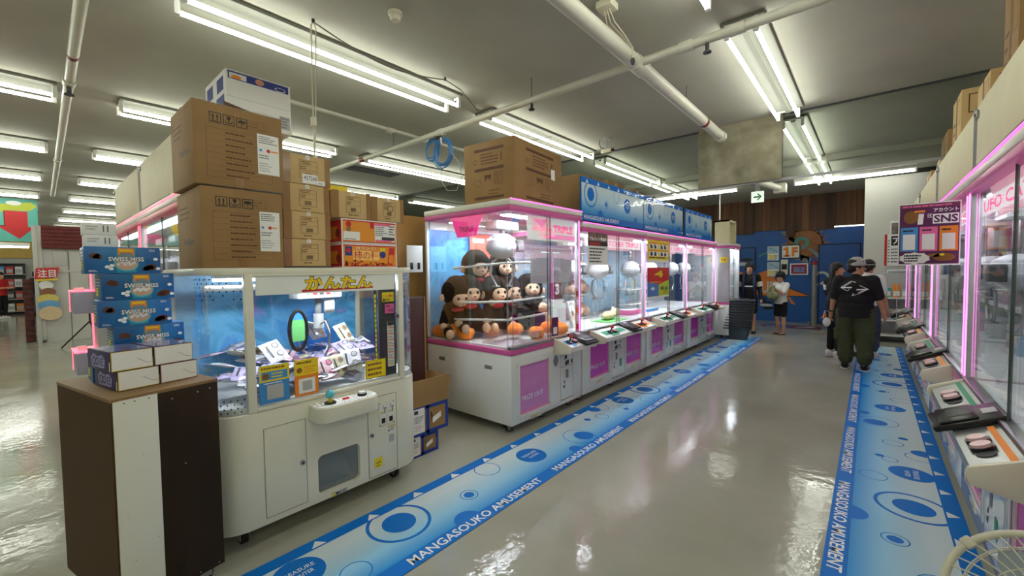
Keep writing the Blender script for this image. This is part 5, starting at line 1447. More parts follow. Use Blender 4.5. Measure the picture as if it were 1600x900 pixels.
# cocoa boxes: a stack of five
m_cocoa = rampmat('cocoa_box_print', 'X', [(0.0, (0, 100, 178)), (0.5, (0, 136, 200)), (1.0, (0, 100, 178))], 0.35, 0.1, 0.0, 0.27)
m_choco = mat('chocolate_print', (92, 52, 34), 0.5)
def cocoa(label, loc, rz):
    w_, d, h = 0.272, 0.185, 0.127
    t = thing('cocoa_box', label, 'cocoa box', loc, rz, 'blue cocoa boxes on the cabinet')
    b = MB().box(0, w_, 0, d, 0, h, m_cocoa, 0.003); f = FRONT(0, 0, 0)
    b.rect(f, w_*0.40, h*0.03, w_*0.66, h*0.97, mat('cocoa_light_blue', (30, 150, 190), 0.4), 1)
    b.rect(f, w_*0.42, h*0.66, w_*0.64, h*0.95, m_orange, 2); b.rect(f, w_*0.44, h*0.84, w_*0.62, h*0.9, m_yellow, 3)
    b.disc(f, w_*0.53, h*0.38, w_*0.165, mat('mug_teal', (80, 190, 200), 0.4), 2, 28, h*0.3); b.disc(f, w_*0.53, h*0.36, w_*0.145, mat('cocoa_pinkish', (200, 160, 140), 0.5), 3, 28, h*0.22)
    for k in range(9): b.disc(f, w_*(0.43+0.025*k), h*(0.34+0.04*(k % 3)), 0.0065, m_wprint, 4, 10)
    b.poly(f, [(w_*0.38, h*0.52), (w_*0.68, h*0.52), (w_*0.66, h*0.60), (w_*0.6, h*0.78), (w_*0.46, h*0.78), (w_*0.4, h*0.60)], mat('mountain_grey', (120, 140, 150), 0.5), 4)
    b.text(f, 'SWISS MISS', w_*0.29, h*0.44, h*0.19, m_ink, 5, w=w_*0.48, bold=0.045); b.text(f, 'SWISS MISS', w_*0.295, h*0.455, h*0.165, m_wprint, 6, w=w_*0.47, bold=0.022)
    for u, v, s in ((0.13, 0.66, 0.018), (0.165, 0.62, 0.016), (0.83, 0.2, 0.02), (0.87, 0.25, 0.018), (0.79, 0.18, 0.014)): b.poly(f, [(w_*u-s, h*v-s*0.6), (w_*u+s*0.8, h*v-s*0.7), (w_*u+s, h*v+s*0.5), (w_*u-s*0.3, h*v+s*0.8), (w_*u-s, h*v+s*0.2)], m_choco, 2)
    for u, v in ((0.28, 0.25), (0.33, 0.18), (0.34, 0.3), (0.93, 0.55), (0.96, 0.18)): b.disc(f, w_*u, h*v, 0.009, m_wprint, 2, 12, 0.0075)
    b.scribble(f, w_*0.05, h*0.06, w_*0.16, h*0.14, 2, m_wprint, 2); b.scribble(f, w_*0.84, h*0.84, w_*0.97, h*0.93, 2, m_wprint, 2)
    g = LEFT(0, d, 0); b.rect(g, 0.01, 0.01, d-0.01, h-0.01, mat('cocoa_side', (70, 120, 150), 0.4), 1); b.scribble(g, 0.02, 0.02, d-0.02, h-0.02, 6, m_wprint, 2, 0.3); b.rect(g, 0.05, 0.02, 0.10, 0.06, m_yellow, 3)
    b.build('box', t)
    q = MB().box(-0.001, w_+0.001, -0.001, 0.0, 0, h, m_pvc); q.build('film', t)
    return t
cz = 1.0008
for k, (y, r_) in enumerate(((0.185, 0.02), (0.262, 0.03), (0.212, 0.0), (0.228, 0.03), (0.176, 0.0))):
    nmk = ['bottom of the cabinet stack, behind the snack packs', 'second from the bottom of the cabinet stack', 'third from the bottom, middle of the cabinet stack', 'fourth from the bottom, just under the topmost', 'topmost of the cabinet stack'][k]
    cocoa('blue cocoa box, %s' % nmk, (-2.735, y, cz), PI/2+r_); cz += 0.1278
# snack packs with white ends
m_snk = mat('purple_snack_print', (56, 44, 92), 0.4, noise=0.1)
def snack(label, loc, rz, w_, left):
    d, h = 0.255, 0.0865
    t = thing('snack_pack', label, 'snack box', loc, rz, 'white ended snack boxes on the cabinet')
    b = MB().box(0, w_, 0, d, 0, h, m_snk, 0.002); f = FRONT(0, 0, 0)
    b.rect(f, 0.002, 0.002, w_-0.002, h-0.002, m_yellow if left else mat('pale_edge', (226, 196, 170), 0.5), 1); b.rect(f, 0.005, 0.005, w_-0.004, h-0.004, m_paper, 2)
    b.line(f, w_*0.62, h*0.55, w_*0.82, h*0.28, 0.0015, m_grey, 3); b.line(f, w_*0.82, h*0.28, w_*0.95, h*0.26, 0.0015, m_grey, 3); b.line(f, w_*0.55, h*0.56, w_*0.62, h*0.55, 0.001, m_lgrey, 3)
    g = LEFT(0, d, 0)
    b.poly(g, [(0.05, 0.012), (0.19, 0.012), (0.2, 0.05), (0.17, 0.07), (0.12, 0.06), (0.07, 0.072), (0.04, 0.05)], mat('letter_lilac', (150, 150, 200), 0.4), 1)
    b.text(g, 'OOPS', 0.06, 0.022, 0.034, m_snk, 2, w=0.12, bold=0.05) if False else b.ring(g, 0.08, 0.038, 0.02, 0.007, m_snk, 2, 16)
    b.ring(g, 0.115, 0.038, 0.018, 0.007, m_snk, 2, 16); b.rect(g, 0.145, 0.022, 0.152, 0.055, m_snk, 2); b.rect(g, 0.16, 0.022, 0.185, 0.028, m_snk, 2); b.rect(g, 0.16, 0.036, 0.18, 0.042, m_snk, 2); b.rect(g, 0.16, 0.05, 0.185, 0.056, m_snk, 2)
    b.rect(g, d-0.012, 0.004, d-0.004, h*0.5, m_paper, 1)
    tp = TOP(0, 0, h); b.rect(tp, 0.006, 0.006, w_-0.006, d-0.006, mat('snack_top_print', (120, 116, 150), 0.25, noise=0.3, scale=18, coat=0.6), 1)
    b.build('box', t)
    MB().box(0.001, w_-0.001, -0.0012, 0.0, 0.001, h-0.001, m_pvc).build('film', t)
    return t
ca = math.radians(11.3)
def cabp(x, y): return (-2.325 + (-math.sin(ca))*x + (-math.cos(ca))*y, 0.207 + math.cos(ca)*x + (-math.sin(ca))*y)
for k, (x, z, w_, lf, lb) in enumerate(((0.055, 0, 0.147, True, 'white ended purple snack box, lower left of the four on the cabinet'), (0.035, 1, 0.147, True, 'white ended purple snack box, upper left of the four on the cabinet'),
                        (0.206, 0, 0.148, False, 'white ended snack box, lower right of the four on the cabinet'), (0.186, 1, 0.152, False, 'white ended snack box, upper right of the four on the cabinet'))):
    px, py = cabp(x, 0.115)
    snack(lb, (px, py, 1.001+0.0872*z), PI/2+ca, w_, lf)

# ------------------------------------------------------------------ cartons on the floor behind, brown board, clutter
m_cblue = mat('blue_tape_print', (30, 60, 150), 0.5)
def floor_carton(label, w_, d, h, loc, rz, open_):
    t = thing('floor_carton', label, 'cardboard box', loc, rz, 'blue edged cartons on the floor')
    b = MB(); th = 0.006
    if open_:
        b.box(0, w_, 0, th, 0, h, m_kraft); b.box(0, w_, d-th, d, 0, h, m_kraft); b.box(0, th, th, d-th, 0, h, m_kraft); b.box(w_-th, w_, th, d-th, 0, h, m_kraft); b.box(th, w_-th, th, d-th, 0, th, m_kraft)
    else: b.box(0, w_, 0, d, 0, h, m_kraft, 0.003)
    f = FRONT(0, 0, 0)
    b.outline(f, 0, 0, w_, h, 0.03, m_cblue, 1); b.rect(f, w_*0.42, 0, w_*0.5, h, m_cblue, 1)
    b.rect(f, w_*0.5, h*0.45, w_*0.58, h*0.7, m_kraft, 2)
    b.poly(f, [(w_*0.55, 0.05), (w_*0.92, 0.06), (w_*0.92, h-0.06), (w_*0.55, h-0.05)], m_kraft, 2)
    b.build('box', t)
    q = MB().box(w_*0.10, w_*0.38, -0.0025, -0.0015, h*0.1, h*0.95, m_paper); g = FRONT(w_*0.10, -0.0025, h*0.1)
    q.scribble(g, 0.01, 0.02, w_*0.26, h*0.3, 3, m_red, 1, 0.2); q.scribble(g, 0.01, h*0.35, w_*0.26, h*0.6, 4, m_grey, 1); q.rect(g, 0.01, h*0.68, w_*0.12, h*0.8, m_dgrey, 1)
    q.poly(Fr((0, -0.0015, 0), (1, 0, 0), (0, 0, 1)), [(w_*0.58, h*0.3), (w_*0.8, h*0.45), (w_*0.8, h*0.65), (w_*0.58, h*0.5)], m_paper, 2)
    q.build('shipping_label', t)
    if open_:
        MB().box(0, w_, -0.003, 0.003, h, h+0.215, m_kraft).build('flap', t)
        q = MB().prism([(0, 0), (d, 0), (d-0.03, 0.2), (0.04, 0.2)], Fr((w_, 0, h), (0, 1, 0), (0.35, 0, 1)), -0.003, 0.003, m_kraft); q.build('flap', t)
        MB().box(0, w_, d-0.003, d+0.003, h, h+0.20, m_kraft).build('flap', t)
        q = MB().prism([(0, 0), (d, 0), (d-0.04, 0.2), (0.03, 0.2)], Fr((0, 0, h), (0, 1, 0), (-0.35, 0, 1)), -0.003, 0.003, m_kraft); q.build('flap', t)
    return t
floor_carton('closed blue edged carton on the floor under the open carton', 0.43, 0.38, 0.185, (-2.76, 1.90, 0.001), PI/2+0.04, False) if False else floor_carton('closed blue edged carton on the floor under the open carton', 0.30, 0.38, 0.175, (-2.76, 1.925, 0.001), PI/2, False)
floor_carton('open blue edged carton standing on the closed one, flaps up', 0.40, 0.40, 0.235, (-2.74, 1.92, 0.178), PI/2, True)
m_redbrown = mat('red_brown_board', (58, 24, 18), 0.4, noise=0.06)
t = thing('brown_side_cabinet', 'dark red brown board cabinet between the ivory machine and the end crane machine', 'cabinet', (-3.0, 1.92, 0), PI/2)
MB().box(0, 0.37, 0.0, 0.5, 0.02, 1.28, m_redbrown, 0.004).build('body', t)
MB().box(0.365, 0.382, -0.004, 0.5, 0.02, 1.285, mat('board_edge', (126, 92, 58), 0.5)).build('edge_strip', t)
# clutter on it: a desk lamp-like metal fan head
t = thing('desk_lamp', 'small metal desk lamp with black arm on the red brown cabinet', 'lamp', (-3.18, 2.10, 1.286), 0.3)
MB().cyl((0, 0, 0), (0, 0, 0.02), 0.07, m_black, 20).build('base', t)
MB().tube([(0, 0, 0.02), (0.02, 0.05, 0.14), (0.02, 0.10, 0.24), (0.02, 0.02, 0.27)], 0.012, m_black, 8).build('arm', t)
MB().lathe([(0.03, 0.1), (0.05, 0.08), (0.075, 0.02), (0.08, 0.0), (0.075, 0.0), (0.03, 0.08)], m_lgrey, 20, Matrix.Translation((0.03, -0.06, 0.16)) @ Euler((0.5, 0.3, 0)).to_matrix().to_4x4()).build('lamp_shade', t)
t = thing('wall_partition_board', 'tan wooden board standing behind the small cartons', 'board', (-3.85, 2.0, 0), PI/2)
MB().box(0, 1.25, 0, 0.03, 0, 2.12, mat('tan_board', (168, 124, 62), 0.5, noise=0.06, scale=2), 0.003).build('panel', t)
t = thing('clear_folder', 'clear plastic folder hanging with two black clips beside the sea backdrop', 'folder', (-3.62, 2.56, 1.50), PI/2)
MB().box(0, 0.20, 0, 0.012, 0, 0.28, mat('folder_white', (210, 216, 214), 0.3), 0.003).build('sleeve', t)
for u in (0.04, 0.13): MB().box(u, u+0.03, -0.008, 0.02, 0.03, 0.10, m_black, 0.003).build('clip', t)

# huge carton on the end machine
t = thing('huge_cardboard_box', 'huge brown cardboard box on top of the end crane machine', 'cardboard box', (-2.56, 3.03, 2.147), PI/2+0.10)
b = MB().box(0, 0.94, 0, 0.62, 0, 0.63, m_kraft, 0.006); f = FRONT(0, 0, 0); g = LEFT(0, 0.62, 0)
m_bp = mat('box_brown_print', (92, 54, 30), 0.6)
for fr_, L in ((f, 0.94), (g, 0.62)):
    for v in (0.535, 0.345, 0.065): b.rect(fr_, L*0.22, v, L*0.80, v+0.028, m_bp, 1)
    b.scribble(fr_, L*0.35, 0.40, L*0.70, 0.52, 4, m_bp, 1, 0.4)
    b.ring(fr_, L*0.24, 0.44, 0.025, 0.006, m_bp, 1, 18); b.outline(fr_, L*0.62, 0.20, L*0.78, 0.32, 0.004, m_bp, 1); b.scribble(fr_, L*0.63, 0.21, L*0.77, 0.31, 5, m_bp, 1, 0.3); b.outline(fr_, L*0.22, 0.20, L*0.34, 0.26, 0.003, m_bp, 1)
    b.poly(fr_, [(L*0.42, 0.30), (L*0.56, 0.30), (L*0.54, 0.24), (L*0.49, 0.275), (L*0.44, 0.24)], m_bp, 1); b.rect(fr_, L*0.75, 0.42, L*0.77, 0.5, m_bp, 1); b.scribble(fr_, L*0.5, 0.10, L*0.78, 0.16, 2, m_bp, 1, 0.3)
flaps(b, 0.94, 0.62, 0.63); b.build('carton', t)
q = MB().box(0.70, 0.78, -0.0015, 0, 0.33, 0.44, m_paper); q.build('sticker', t)
# cartons behind the banners
for k, (y, h, w_) in enumerate(((4.5, 0.66, 0.6), (5.25, 0.70, 0.5), (5.95, 0.68, 0.55), (6.6, 0.63, 0.5))):
    b = MB().box(0, w_, 0, 0.5, 0, h, m_kraft, 0.006); flaps(b, w_, 0.5, h); b.rect(FRONT(0, 0, 0), w_*0.4, h*0.5, w_*0.5, h, m_tape, 1)
    b.thing('cardboard_box', 'brown carton behind the blue banners, %s along the left row' % ['first', 'second', 'third', 'fourth'][k], 'cardboard box', (-2.75, y, 2.037), PI/2, 'cartons behind the banners')
# cream crate on the far grey machine
t = thing('wooden_crate', 'cream open crate on top of the far grey machine', 'crate', (-2.26, 9.6, 2.037), PI/2)
q = MB(); q.box(0, 0.05, 0, 0.3, 0, 0.48, m_cream); q.box(0, 0.6, 0, 0.3, 0.44, 0.48, m_cream); q.box(0.55, 0.6, 0, 0.3, 0, 0.48, m_cream); q.box(0, 0.6, 0.28, 0.3, 0, 0.48, m_cream); q.build('frame', t)
# cartons on the right row
R = random.Random(21)
ky = 2.25; kk = 0
for (y, w_, h, dx) in ((1.95, 0.42, 0.40, 0.0), (2.40, 0.40, 0.62, 0.02), (2.84, 0.36, 0.52, 0.10), (3.23, 0.30, 0.90, 0.0), (3.56, 0.42, 0.56, 0.05), (4.02, 0.40, 0.70, 0.02), (4.46, 0.46, 0.52, 0.06), (4.98, 0.44, 0.88, 0.0), (5.46, 0.42, 0.60, 0.05), (5.95, 0.5, 0.80, 0.02), (6.55, 0.5, 0.68, 0.04), (7.2, 0.5, 0.62, 0.0)):
    b = MB().box(0, w_, 0, 0.42, 0, h, m_kraftl if kk % 3 else m_kraft, 0.006); f = FRONT(0, 0, 0)
    b.rect(f, w_*0.45, 0, w_*0.55, h, m_tape, 1); b.outline(f, w_*0.62, h*0.72, w_*0.92, h*0.94, 0.005, m_kraftd, 1); b.scribble(f, w_*0.1, h*0.55, w_*0.4, h*0.8, 3, m_kraftd, 1, 0.3); b.scribble(RIGHT(w_, 0, 0), 0.1, h*0.6, 0.3, h*0.8, 3, m_kraftd, 1, 0.3); b.outline(RIGHT(w_, 0, 0), 0.04, h*0.78, 0.16, h*0.95, 0.008, m_kraftd, 1); flaps(b, w_, 0.42, h)
    b.thing('cardboard_box', 'brown carton behind the cream boards of the right row, %s from the near end' % ['first', 'second', 'third', 'fourth, taller', 'fifth', 'sixth', 'seventh', 'eighth, taller', 'ninth', 'tenth', 'eleventh', 'twelfth'][kk], 'cardboard box', (0.53+dx, y+w_, 2.037), -PI/2, 'cartons on the right row')
    kk += 1
# ------------------------------------------------------------------ plush monkeys and orange balls in the end machine
m_fur = noisemat('dark_brown_plush', [(0.3, (26, 19, 16)), (0.7, (50, 37, 31))], 60, 0.95, detail=3, bump=0.8, spec=0.1)
m_plskin = mat('plush_skin', (232, 196, 160), 0.6)
m_nail = mat('bib_red', (200, 30, 50), 0.6)
def plush_master():
    t = thing('plush_monkey', 'x', 'plush toy')
    b = MB()
    b.ell((0, 0, 0.45), (0.165, 0.16, 0.165), m_fur); b.ell((0, -0.05, 0.50), (0.12, 0.11, 0.09), m_fur); b.ell((0, 0.01, 0.56), (0.11, 0.11, 0.06), m_fur)
    b.cap((0, 0.0, 0.12), 0.115, (0, 0, 0.26), 0.085, m_fur)
    for s in (-1, 1):
        b.cap((s*0.09, 0.0, 0.27), 0.05, (s*0.15, -0.08, 0.14), 0.045, m_fur); b.cap((s*0.07, -0.04, 0.07), 0.06, (s*0.11, -0.17, 0.06), 0.055, m_fur)
    remesh(b, 'body', 0.014, t, 4)
    f = MB(); f.ell((0, -0.125, 0.415), (0.088, 0.052, 0.082), m_plskin); f.ell((0, -0.165, 0.385), (0.055, 0.03, 0.042), m_plskin); fc = f.build('face', t)
    for s in (-1, 1):
        MB().ell((s*0.042, -0.172, 0.435), (0.014, 0.01, 0.018), m_black).build('eye', fc)
        MB().ell((s*0.165, -0.03, 0.40), (0.028, 0.02, 0.04), m_plskin).build('ear', t)
        h = MB().ell((s*0.155, -0.10, 0.12), (0.034, 0.034, 0.04), m_plskin)
        h.ell((s*0.13, -0.125, 0.125), (0.013, 0.013, 0.022), m_plskin); h.build('hand', t)
        MB().ell((s*0.115, -0.215, 0.065), (0.042, 0.04, 0.052), m_plskin).build('foot', t)
    MB().ell((0, -0.20, 0.392), (0.012, 0.009, 0.009), mat('plush_nose', (150, 90, 70), 0.5)).build('nose', fc)
    MB().tube([(0.02*math.cos(a), -0.197-0.006*math.cos(a*2), 0.368+0.008*math.sin(a)) for a in [PI+PI*k/8 for k in range(9)]], 0.003, m_nail, 6).build('mouth', fc)
    MB().ell((0, -0.075, 0.285), (0.075, 0.045, 0.03), m_nail).build('bib', t)
    return t
pl = plush_master()
spots = [((-3.42, 2.99, 0.86), 1.2, (0.3, 0, 0), 'dark brown plush monkey at the rear left corner of the end machine, tipped back'),
         ((-3.26, 3.06, 0.85), 1.22, (0, 0, 0), 'dark brown plush monkey with red bib, leftmost of the front sitters in the end machine'),
         ((-3.17, 3.38, 0.84), 1.25, (0, 0, 0), 'dark brown plush monkey in the middle of the front sitters in the end machine'),
         ((-3.20, 3.66, 0.84), 1.25, (0, 0, 0), 'dark brown plush monkey right of the middle among the front sitters'),
         ((-3.37, 3.27, 1.13), 1.2, (0.1, 0, 0), 'dark brown plush monkey perched on top at the left of the heap'),
         ((-3.30, 3.64, 1.13), 1.15, (0.05, 0, 0), 'dark brown plush monkey perched on top at the right of the heap'),
         ((-2.98, 3.80, 0.86), 1.0, (-0.15, 0, 0), 'dark brown plush monkey behind the front glass, right of the corner post')]
for k, (p, rz, rot, lb) in enumerate(spots):
    r_e = (rot[0], rot[1], rz)
    if k == 0: pl.location = p; pl.rotation_euler = r_e; pl['label'] = lb; pl['group'] = 'plush monkeys'
    else: dup(pl, p, rot=r_e, label=lb, group='plush monkeys')
m_bag = mat('black_prize_bag', (22, 22, 24), 0.5)
t = thing('plush_bag', 'black fluffy toy with pale face lying on a black box in the end machine', 'plush toy', (-2.80, 3.62, 0.905), PI/2)
b = MB().ell((0, 0.05, 0.20), (0.15, 0.12, 0.12), m_fur); b.ell((-0.1, 0.0, 0.27), (0.07, 0.07, 0.06), m_fur); b.ell((0.08, 0.02, 0.28), (0.07, 0.07, 0.05), m_fur); remesh(b, 'body', 0.012, t, 4)
MB().ell((0.08, -0.05, 0.19), (0.09, 0.05, 0.055), m_plskin).build('face', t)
MB().box(-0.16, 0.14, -0.06, 0.12, -0.04, 0.10, m_bag, 0.01).build('box', t)
m_or = noisemat('orange_plush', [(0.3, (244, 128, 16)), (0.7, (255, 152, 36))], 40, 0.75, bump=0.3)
ob = MB().lathe([(0, 0.055), (0.02, 0.062), (0.05, 0.055), (0.075, 0.02), (0.075, -0.015), (0.05, -0.05), (0.0, -0.06)], m_or, 20)
ob = thing('orange_ball', 'x', 'orange ball'); q = MB().lathe([(0, 0.052), (0.03, 0.066), (0.06, 0.054), (0.083, 0.02), (0.083, -0.015), (0.06, -0.048), (0.0, -0.06)], m_or, 20); q.build('ball', ob)
MB().cyl((0, 0, 0.05), (0, 0, 0.066), 0.008, m_green, 8).build('stem', ob)
ol = 'orange ball lying around the plush monkeys on the floor of the end machine'
R = random.Random(9); first = True; pts = []
for (x, y) in ((-3.53, 2.90), (-3.33, 2.92), (-3.15, 2.93), (-3.45, 3.12), (-3.06, 3.22), (-3.05, 3.50), (-2.60, 3.40), (-2.60, 3.60), (-2.57, 3.80), (-2.80, 3.30), (-2.95, 3.62), (-3.4, 3.5), (-3.5, 3.3), (-2.74, 3.90), (-3.42, 3.82), (-3.52, 3.55), (-3.2, 3.90)):
    p = (x, y, 0.862+(0.03 if len(pts) % 2 else 0)); pts.append(1); lb = ol
    if first: ob.location = p; ob['label'] = lb; ob['group'] = 'orange balls'; first = False
    else: dup(ob, p, R.uniform(0, 6), lb, 'orange balls')

# ------------------------------------------------------------------ prizes in the other glass machines
t = thing('picture_frame', 'white framed picture leaning inside the machine with the dark snack poster', 'picture frame', (-2.72, 4.30, 0.80), PI/2+0.2, rot=(-0.25, 0, PI/2+0.2))
q = MB()
for a, b_, c, d in ((0, 0.24, 0, 0.03), (0, 0.24, 0.30, 0.33), (0, 0.03, 0.03, 0.30), (0.21, 0.24, 0.03, 0.30)): q.box(a, b_, 0, 0.03, c, d, m_whitep, 0.004)
q.build('frame', t)
q = MB().box(0.03, 0.21, 0.012, 0.02, 0.03, 0.30, m_paper); q.disc(FRONT(0, 0.012, 0), 0.12, 0.15, 0.045, m_choco, 1, 18, 0.06); q.disc(FRONT(0, 0.012, 0), 0.12, 0.12, 0.04, m_plskin, 2, 18, 0.035); q.build('picture', t)
t = thing('toast_plush', 'round tan bread shaped plush hanging on the rack behind the snack poster', 'plush toy', (-3.1, 4.62, 1.38), PI/2)
q = MB().ell((0, 0, 0.10), (0.11, 0.05, 0.10), mat('plush_tan', (206, 166, 110), 0.8)); q.build('body', t)
q = MB().ell((0, -0.03, 0.10), (0.085, 0.03, 0.075), mat('plush_cream', (240, 220, 176), 0.8)); q.build('face', t)
m_pp = noisemat('peach_plush', [(0.3, (226, 180, 160)), (0.7, (240, 214, 198))], 14, 0.9)
for k, z in enumerate((0.82, 1.15, 1.42)):
    t = thing('bagged_plush', 'bundle of peach coloured plush on the %s shelf right of the round bread plush' % ['bottom', 'middle', 'top'][k], 'plush toy', (-3.2, 5.15, z), PI/2, 'peach plush bundles')
    q = MB()
    R2 = random.Random(k)
    for j in range(7): q.ell((-0.2+0.07*j, 0.02*(j % 2), 0.08+0.03*(j % 3)), (0.075, 0.08, 0.075), m_pp, 12, 8)
    remesh(q, 'plush', 0.014, t, 3)
    q = MB().box(-0.26, 0.28, -0.10, 0.12, -0.01, 0.0, m_floorbed); q.build('tray', t)
t = thing('stand_rack', 'clear wire shelf rack inside the machine with the dark snack poster', 'rack', (-3.05, 4.86, 0.80), PI/2)
q = MB()
for x in (0, 0.62):
    for y in (0, 0.4): q.cyl((x, y, 0), (x, y, 0.95), 0.008, m_whitep, 8)
for z in (0.32, 0.60, 0.93):
    q.box(0, 0.62, 0, 0.4, z-0.006, z, m_whitep)
q.build('frame', t)
t = thing('lying_plush', 'cream plush animal lying on green mat at the front of the second machine', 'plush toy', (-2.75, 5.25, 0.81), PI/2)
q = MB().ell((0, 0, 0.06), (0.16, 0.08, 0.06), mat('plush_cream', (240, 220, 176), 0.8)); q.ell((0.14, -0.02, 0.09), (0.075, 0.07, 0.065), mat('plush_cream', (240, 220, 176), 0.8)); q.ell((0.18, 0.03, 0.15), (0.02, 0.02, 0.03), mat('plush_cream', (240, 220, 176), 0.8)); remesh(q, 'body', 0.012, t, 4)
MB().box(-0.28, 0.28, -0.16, 0.12, -0.008, 0.0, mat('green_mat', (130, 214, 120), 0.5), 0.002).build('mat', t)
t = thing('pink_prize_box', 'flat pink prize box lying under the four colour poster', 'box', (-2.75, 5.95, 0.802), PI/2); MB().box(0, 0.45, 0, 0.3, 0, 0.07, m_pinkp, 0.004).build('box', t); MB().box(0.05, 0.40, 0.03, 0.27, 0.07, 0.075, m_wprint, 0.002).build('label_panel', t)
t = thing('blue_prize_tray', 'flat blue prize tray right of the pink box', 'tray', (-2.75, 6.6, 0.802), PI/2); MB().box(0, 0.45, 0, 0.3, 0, 0.04, m_skyblue, 0.004).build('tray', t); MB().box(0.03, 0.42, 0.03, 0.27, 0.04, 0.046, m_wprint, 0.002).build('liner', t)
t = thing('drop_shelf', 'white two step prize shelf inside the machine with the four colour poster', 'shelf', (-2.9, 6.3, 0.802), PI/2)
for z in (0.12, 0.36): MB().box(0, 0.9, 0, 0.3, z, z+0.015, m_whitep, 0.003).build('board', t)
q = MB()
for x in (0.01, 0.87): q.box(x, x+0.02, 0.26, 0.30, 0, 0.40, m_whitep)
q.build('leg', t)
# rugby-like bags at the right part of the end machine back
t = thing('prize_ball', 'red and black prize ball with white 3 in the end machine', 'ball', (-3.35, 3.93, 1.24), PI/2); 
C.objects.unlink(t); bpy.data.objects.remove(t)
b = MB().box(0, 0.24, 0, 0.10, 0, 0.26, mat('dark_red_bag', (110, 36, 44), 0.5), 0.03, 3); b.text(FRONT(0, 0, 0), '3', 0.02, 0.06, 0.14, m_wprint, 2, w=0.09, bold=0.05); b.text(FRONT(0, 0, 0), '8', 0.14, 0.06, 0.11, m_lgrey, 2, w=0.06, bold=0.03)
b.thing('number_bag', 'dark red padded bag with white number 3 seen through the end machine', 'bag', (-3.0, 4.30, 1.135), PI/2)
MB().box(0, 0.3, 0, 0.2, 0, 0.33, m_whitep, 0.006).thing('white_stand', 'white block stand under the dark red bag', 'stand', (-3.0, 4.26, 0.802), PI/2)

# small prize boxes on the shelves of the right row and the red lit row
bc = [('white', (226, 228, 232)), ('grey', (150, 156, 166)), ('pale pink', (224, 184, 200)), ('pale blue', (160, 190, 216)), ('dark', (70, 70, 84))]
bm_ = []
for cn, col in bc:
    b = MB().box(0, 0.15, 0, 0.12, 0, 0.20, mat('prize_box_%s' % cn.replace(' ', '_'), col, 0.35, noise=0.04), 0.003)
    f = FRONT(0, 0, 0); b.rect(f, 0.012, 0.06, 0.138, 0.185, mat('prize_art', (186, 190, 204), 0.4, noise=0.4, scale=25), 1); b.scribble(f, 0.015, 0.015, 0.135, 0.05, 2, m_dgrey, 1); b.disc(f, 0.075, 0.12, 0.03, m_plskin, 2, 14, 0.04)
    o = b.thing('prize_box', 'x', 'prize box'); bm_.append([o, False, cn])
R = random.Random(31)
def pbox(i, p, rz, lb, grp):
    o, used, cn = bm_[i]
    if not used: o.location = p; o.rotation_euler = (0, 0, rz); o['label'] = '%s %s' % (cn, lb); o['group'] = '%s, %s' % (grp, cn); bm_[i][1] = True
    else: dup(o, p, rz, '%s %s' % (cn, lb), '%s, %s' % (grp, cn))
nth = ['nearest', 'second', 'third', 'farthest']
for mi, (lb, ye) in enumerate(right):
    for (z, zn) in ((0.801, 'floor'), (1.121, 'lower shelf'), (1.421, 'upper shelf')):
        y = ye-0.12
        while y > ye-1.75 and mi < 3:
            if R.random() < 0.86: pbox(R.choice([0, 0, 1, 2, 3, 4]), (XRF+(0.50 if z > 0.9 else 0.40)+R.uniform(0, 0.05), y, z), -PI/2, 'prize box on the %s inside the %s right row machine' % (zn, nth[mi]), 'prize boxes, %s, %s right machine' % (zn, nth[mi]))
            y -= 0.17+0.04*R.random()
for xs, nm_ in ((-5.84, 'nearer'), (-7.76, 'farther')):
    for (z, zn) in ((1.201, 'lower shelf'), (1.551, 'upper shelf')):
        x = xs+0.12
        while x < xs+1.7:
            if R.random() < 0.8: pbox(R.choice([0, 1, 3, 3, 4]), (x, 0.80+0.45, z), 0, 'prize box on the %s inside the %s red lit machine' % (zn, nm_), 'prize boxes, %s, %s red lit machine' % (zn, nm_))
            x += 0.2

# ------------------------------------------------------------------ posters on the left row glass
def poster(name, label, w_, h, loc, rz, draw, group=None, th=0.003):
    b = MB().box(0, w_, 0, th, 0, h, m_paper)
    draw(b, Fr((0, 0, 0), (1, 0, 0), (0, 0, 1)))
    return b.thing(name, label, 'poster', loc, rz, group)
def p_snack(b, f):
    b.rect(f, 0, 0.22, 0.46, 0.445, m_ink, 1)
    b.rect(f, 0.01, 0.27, 0.45, 0.38, mat('poster_photo', (120, 90, 84), 0.5, noise=0.5, scale=18), 2)
    b.text(f, 'お菓子つかみ取り', 0.01, 0.395, 0.042, m_wprint, 2, w=0.44, bold=0.03); b.text(f, 'アルバイト募集中', 0.03, 0.278, 0.045, m_wprint, 3, w=0.40, bold=0.03)
    b.scribble(f, 0.03, 0.228, 0.43, 0.262, 1, m_red, 2, 0.8); b.scribble(f, 0.03, 0.02, 0.44, 0.205, 5, m_dgrey, 1, 0.45)
poster('snack_poster', 'dark photo poster with white Japanese lettering on the left row glass', 0.465, 0.445, (XL+0.014, 4.145, 1.56), PI/2, p_snack)
def p_stop(b, f):
    b.rect(f, 0.0, 0.04, 0.84, 0.386, m_yellow, 1); b.text(f, 'STOP!迷惑行為', 0.03, 0.325, 0.048, m_ink, 2, w=0.78, bold=0.03)
    for i in range(2):
        for j in range(2):
            x, y = 0.06+0.39*i, 0.20-0.108*j
            b.rect(f, x, y+0.075, x+0.34, y+0.095, m_orange, 2); b.rect(f, x, y, x+0.34, y+0.07, m_paper, 2)
            for k in (0.07, 0.21): b.disc(f, x+k+0.02*j, y+0.05, 0.035, m_ink, 3, 12, 0.014); b.rect(f, x+k-0.02, y+0.006, x+k+0.06, y+0.042, m_ink, 3)
    b.scribble(f, 0.08, 0.06, 0.76, 0.085, 1, m_ink, 2, 0.7)
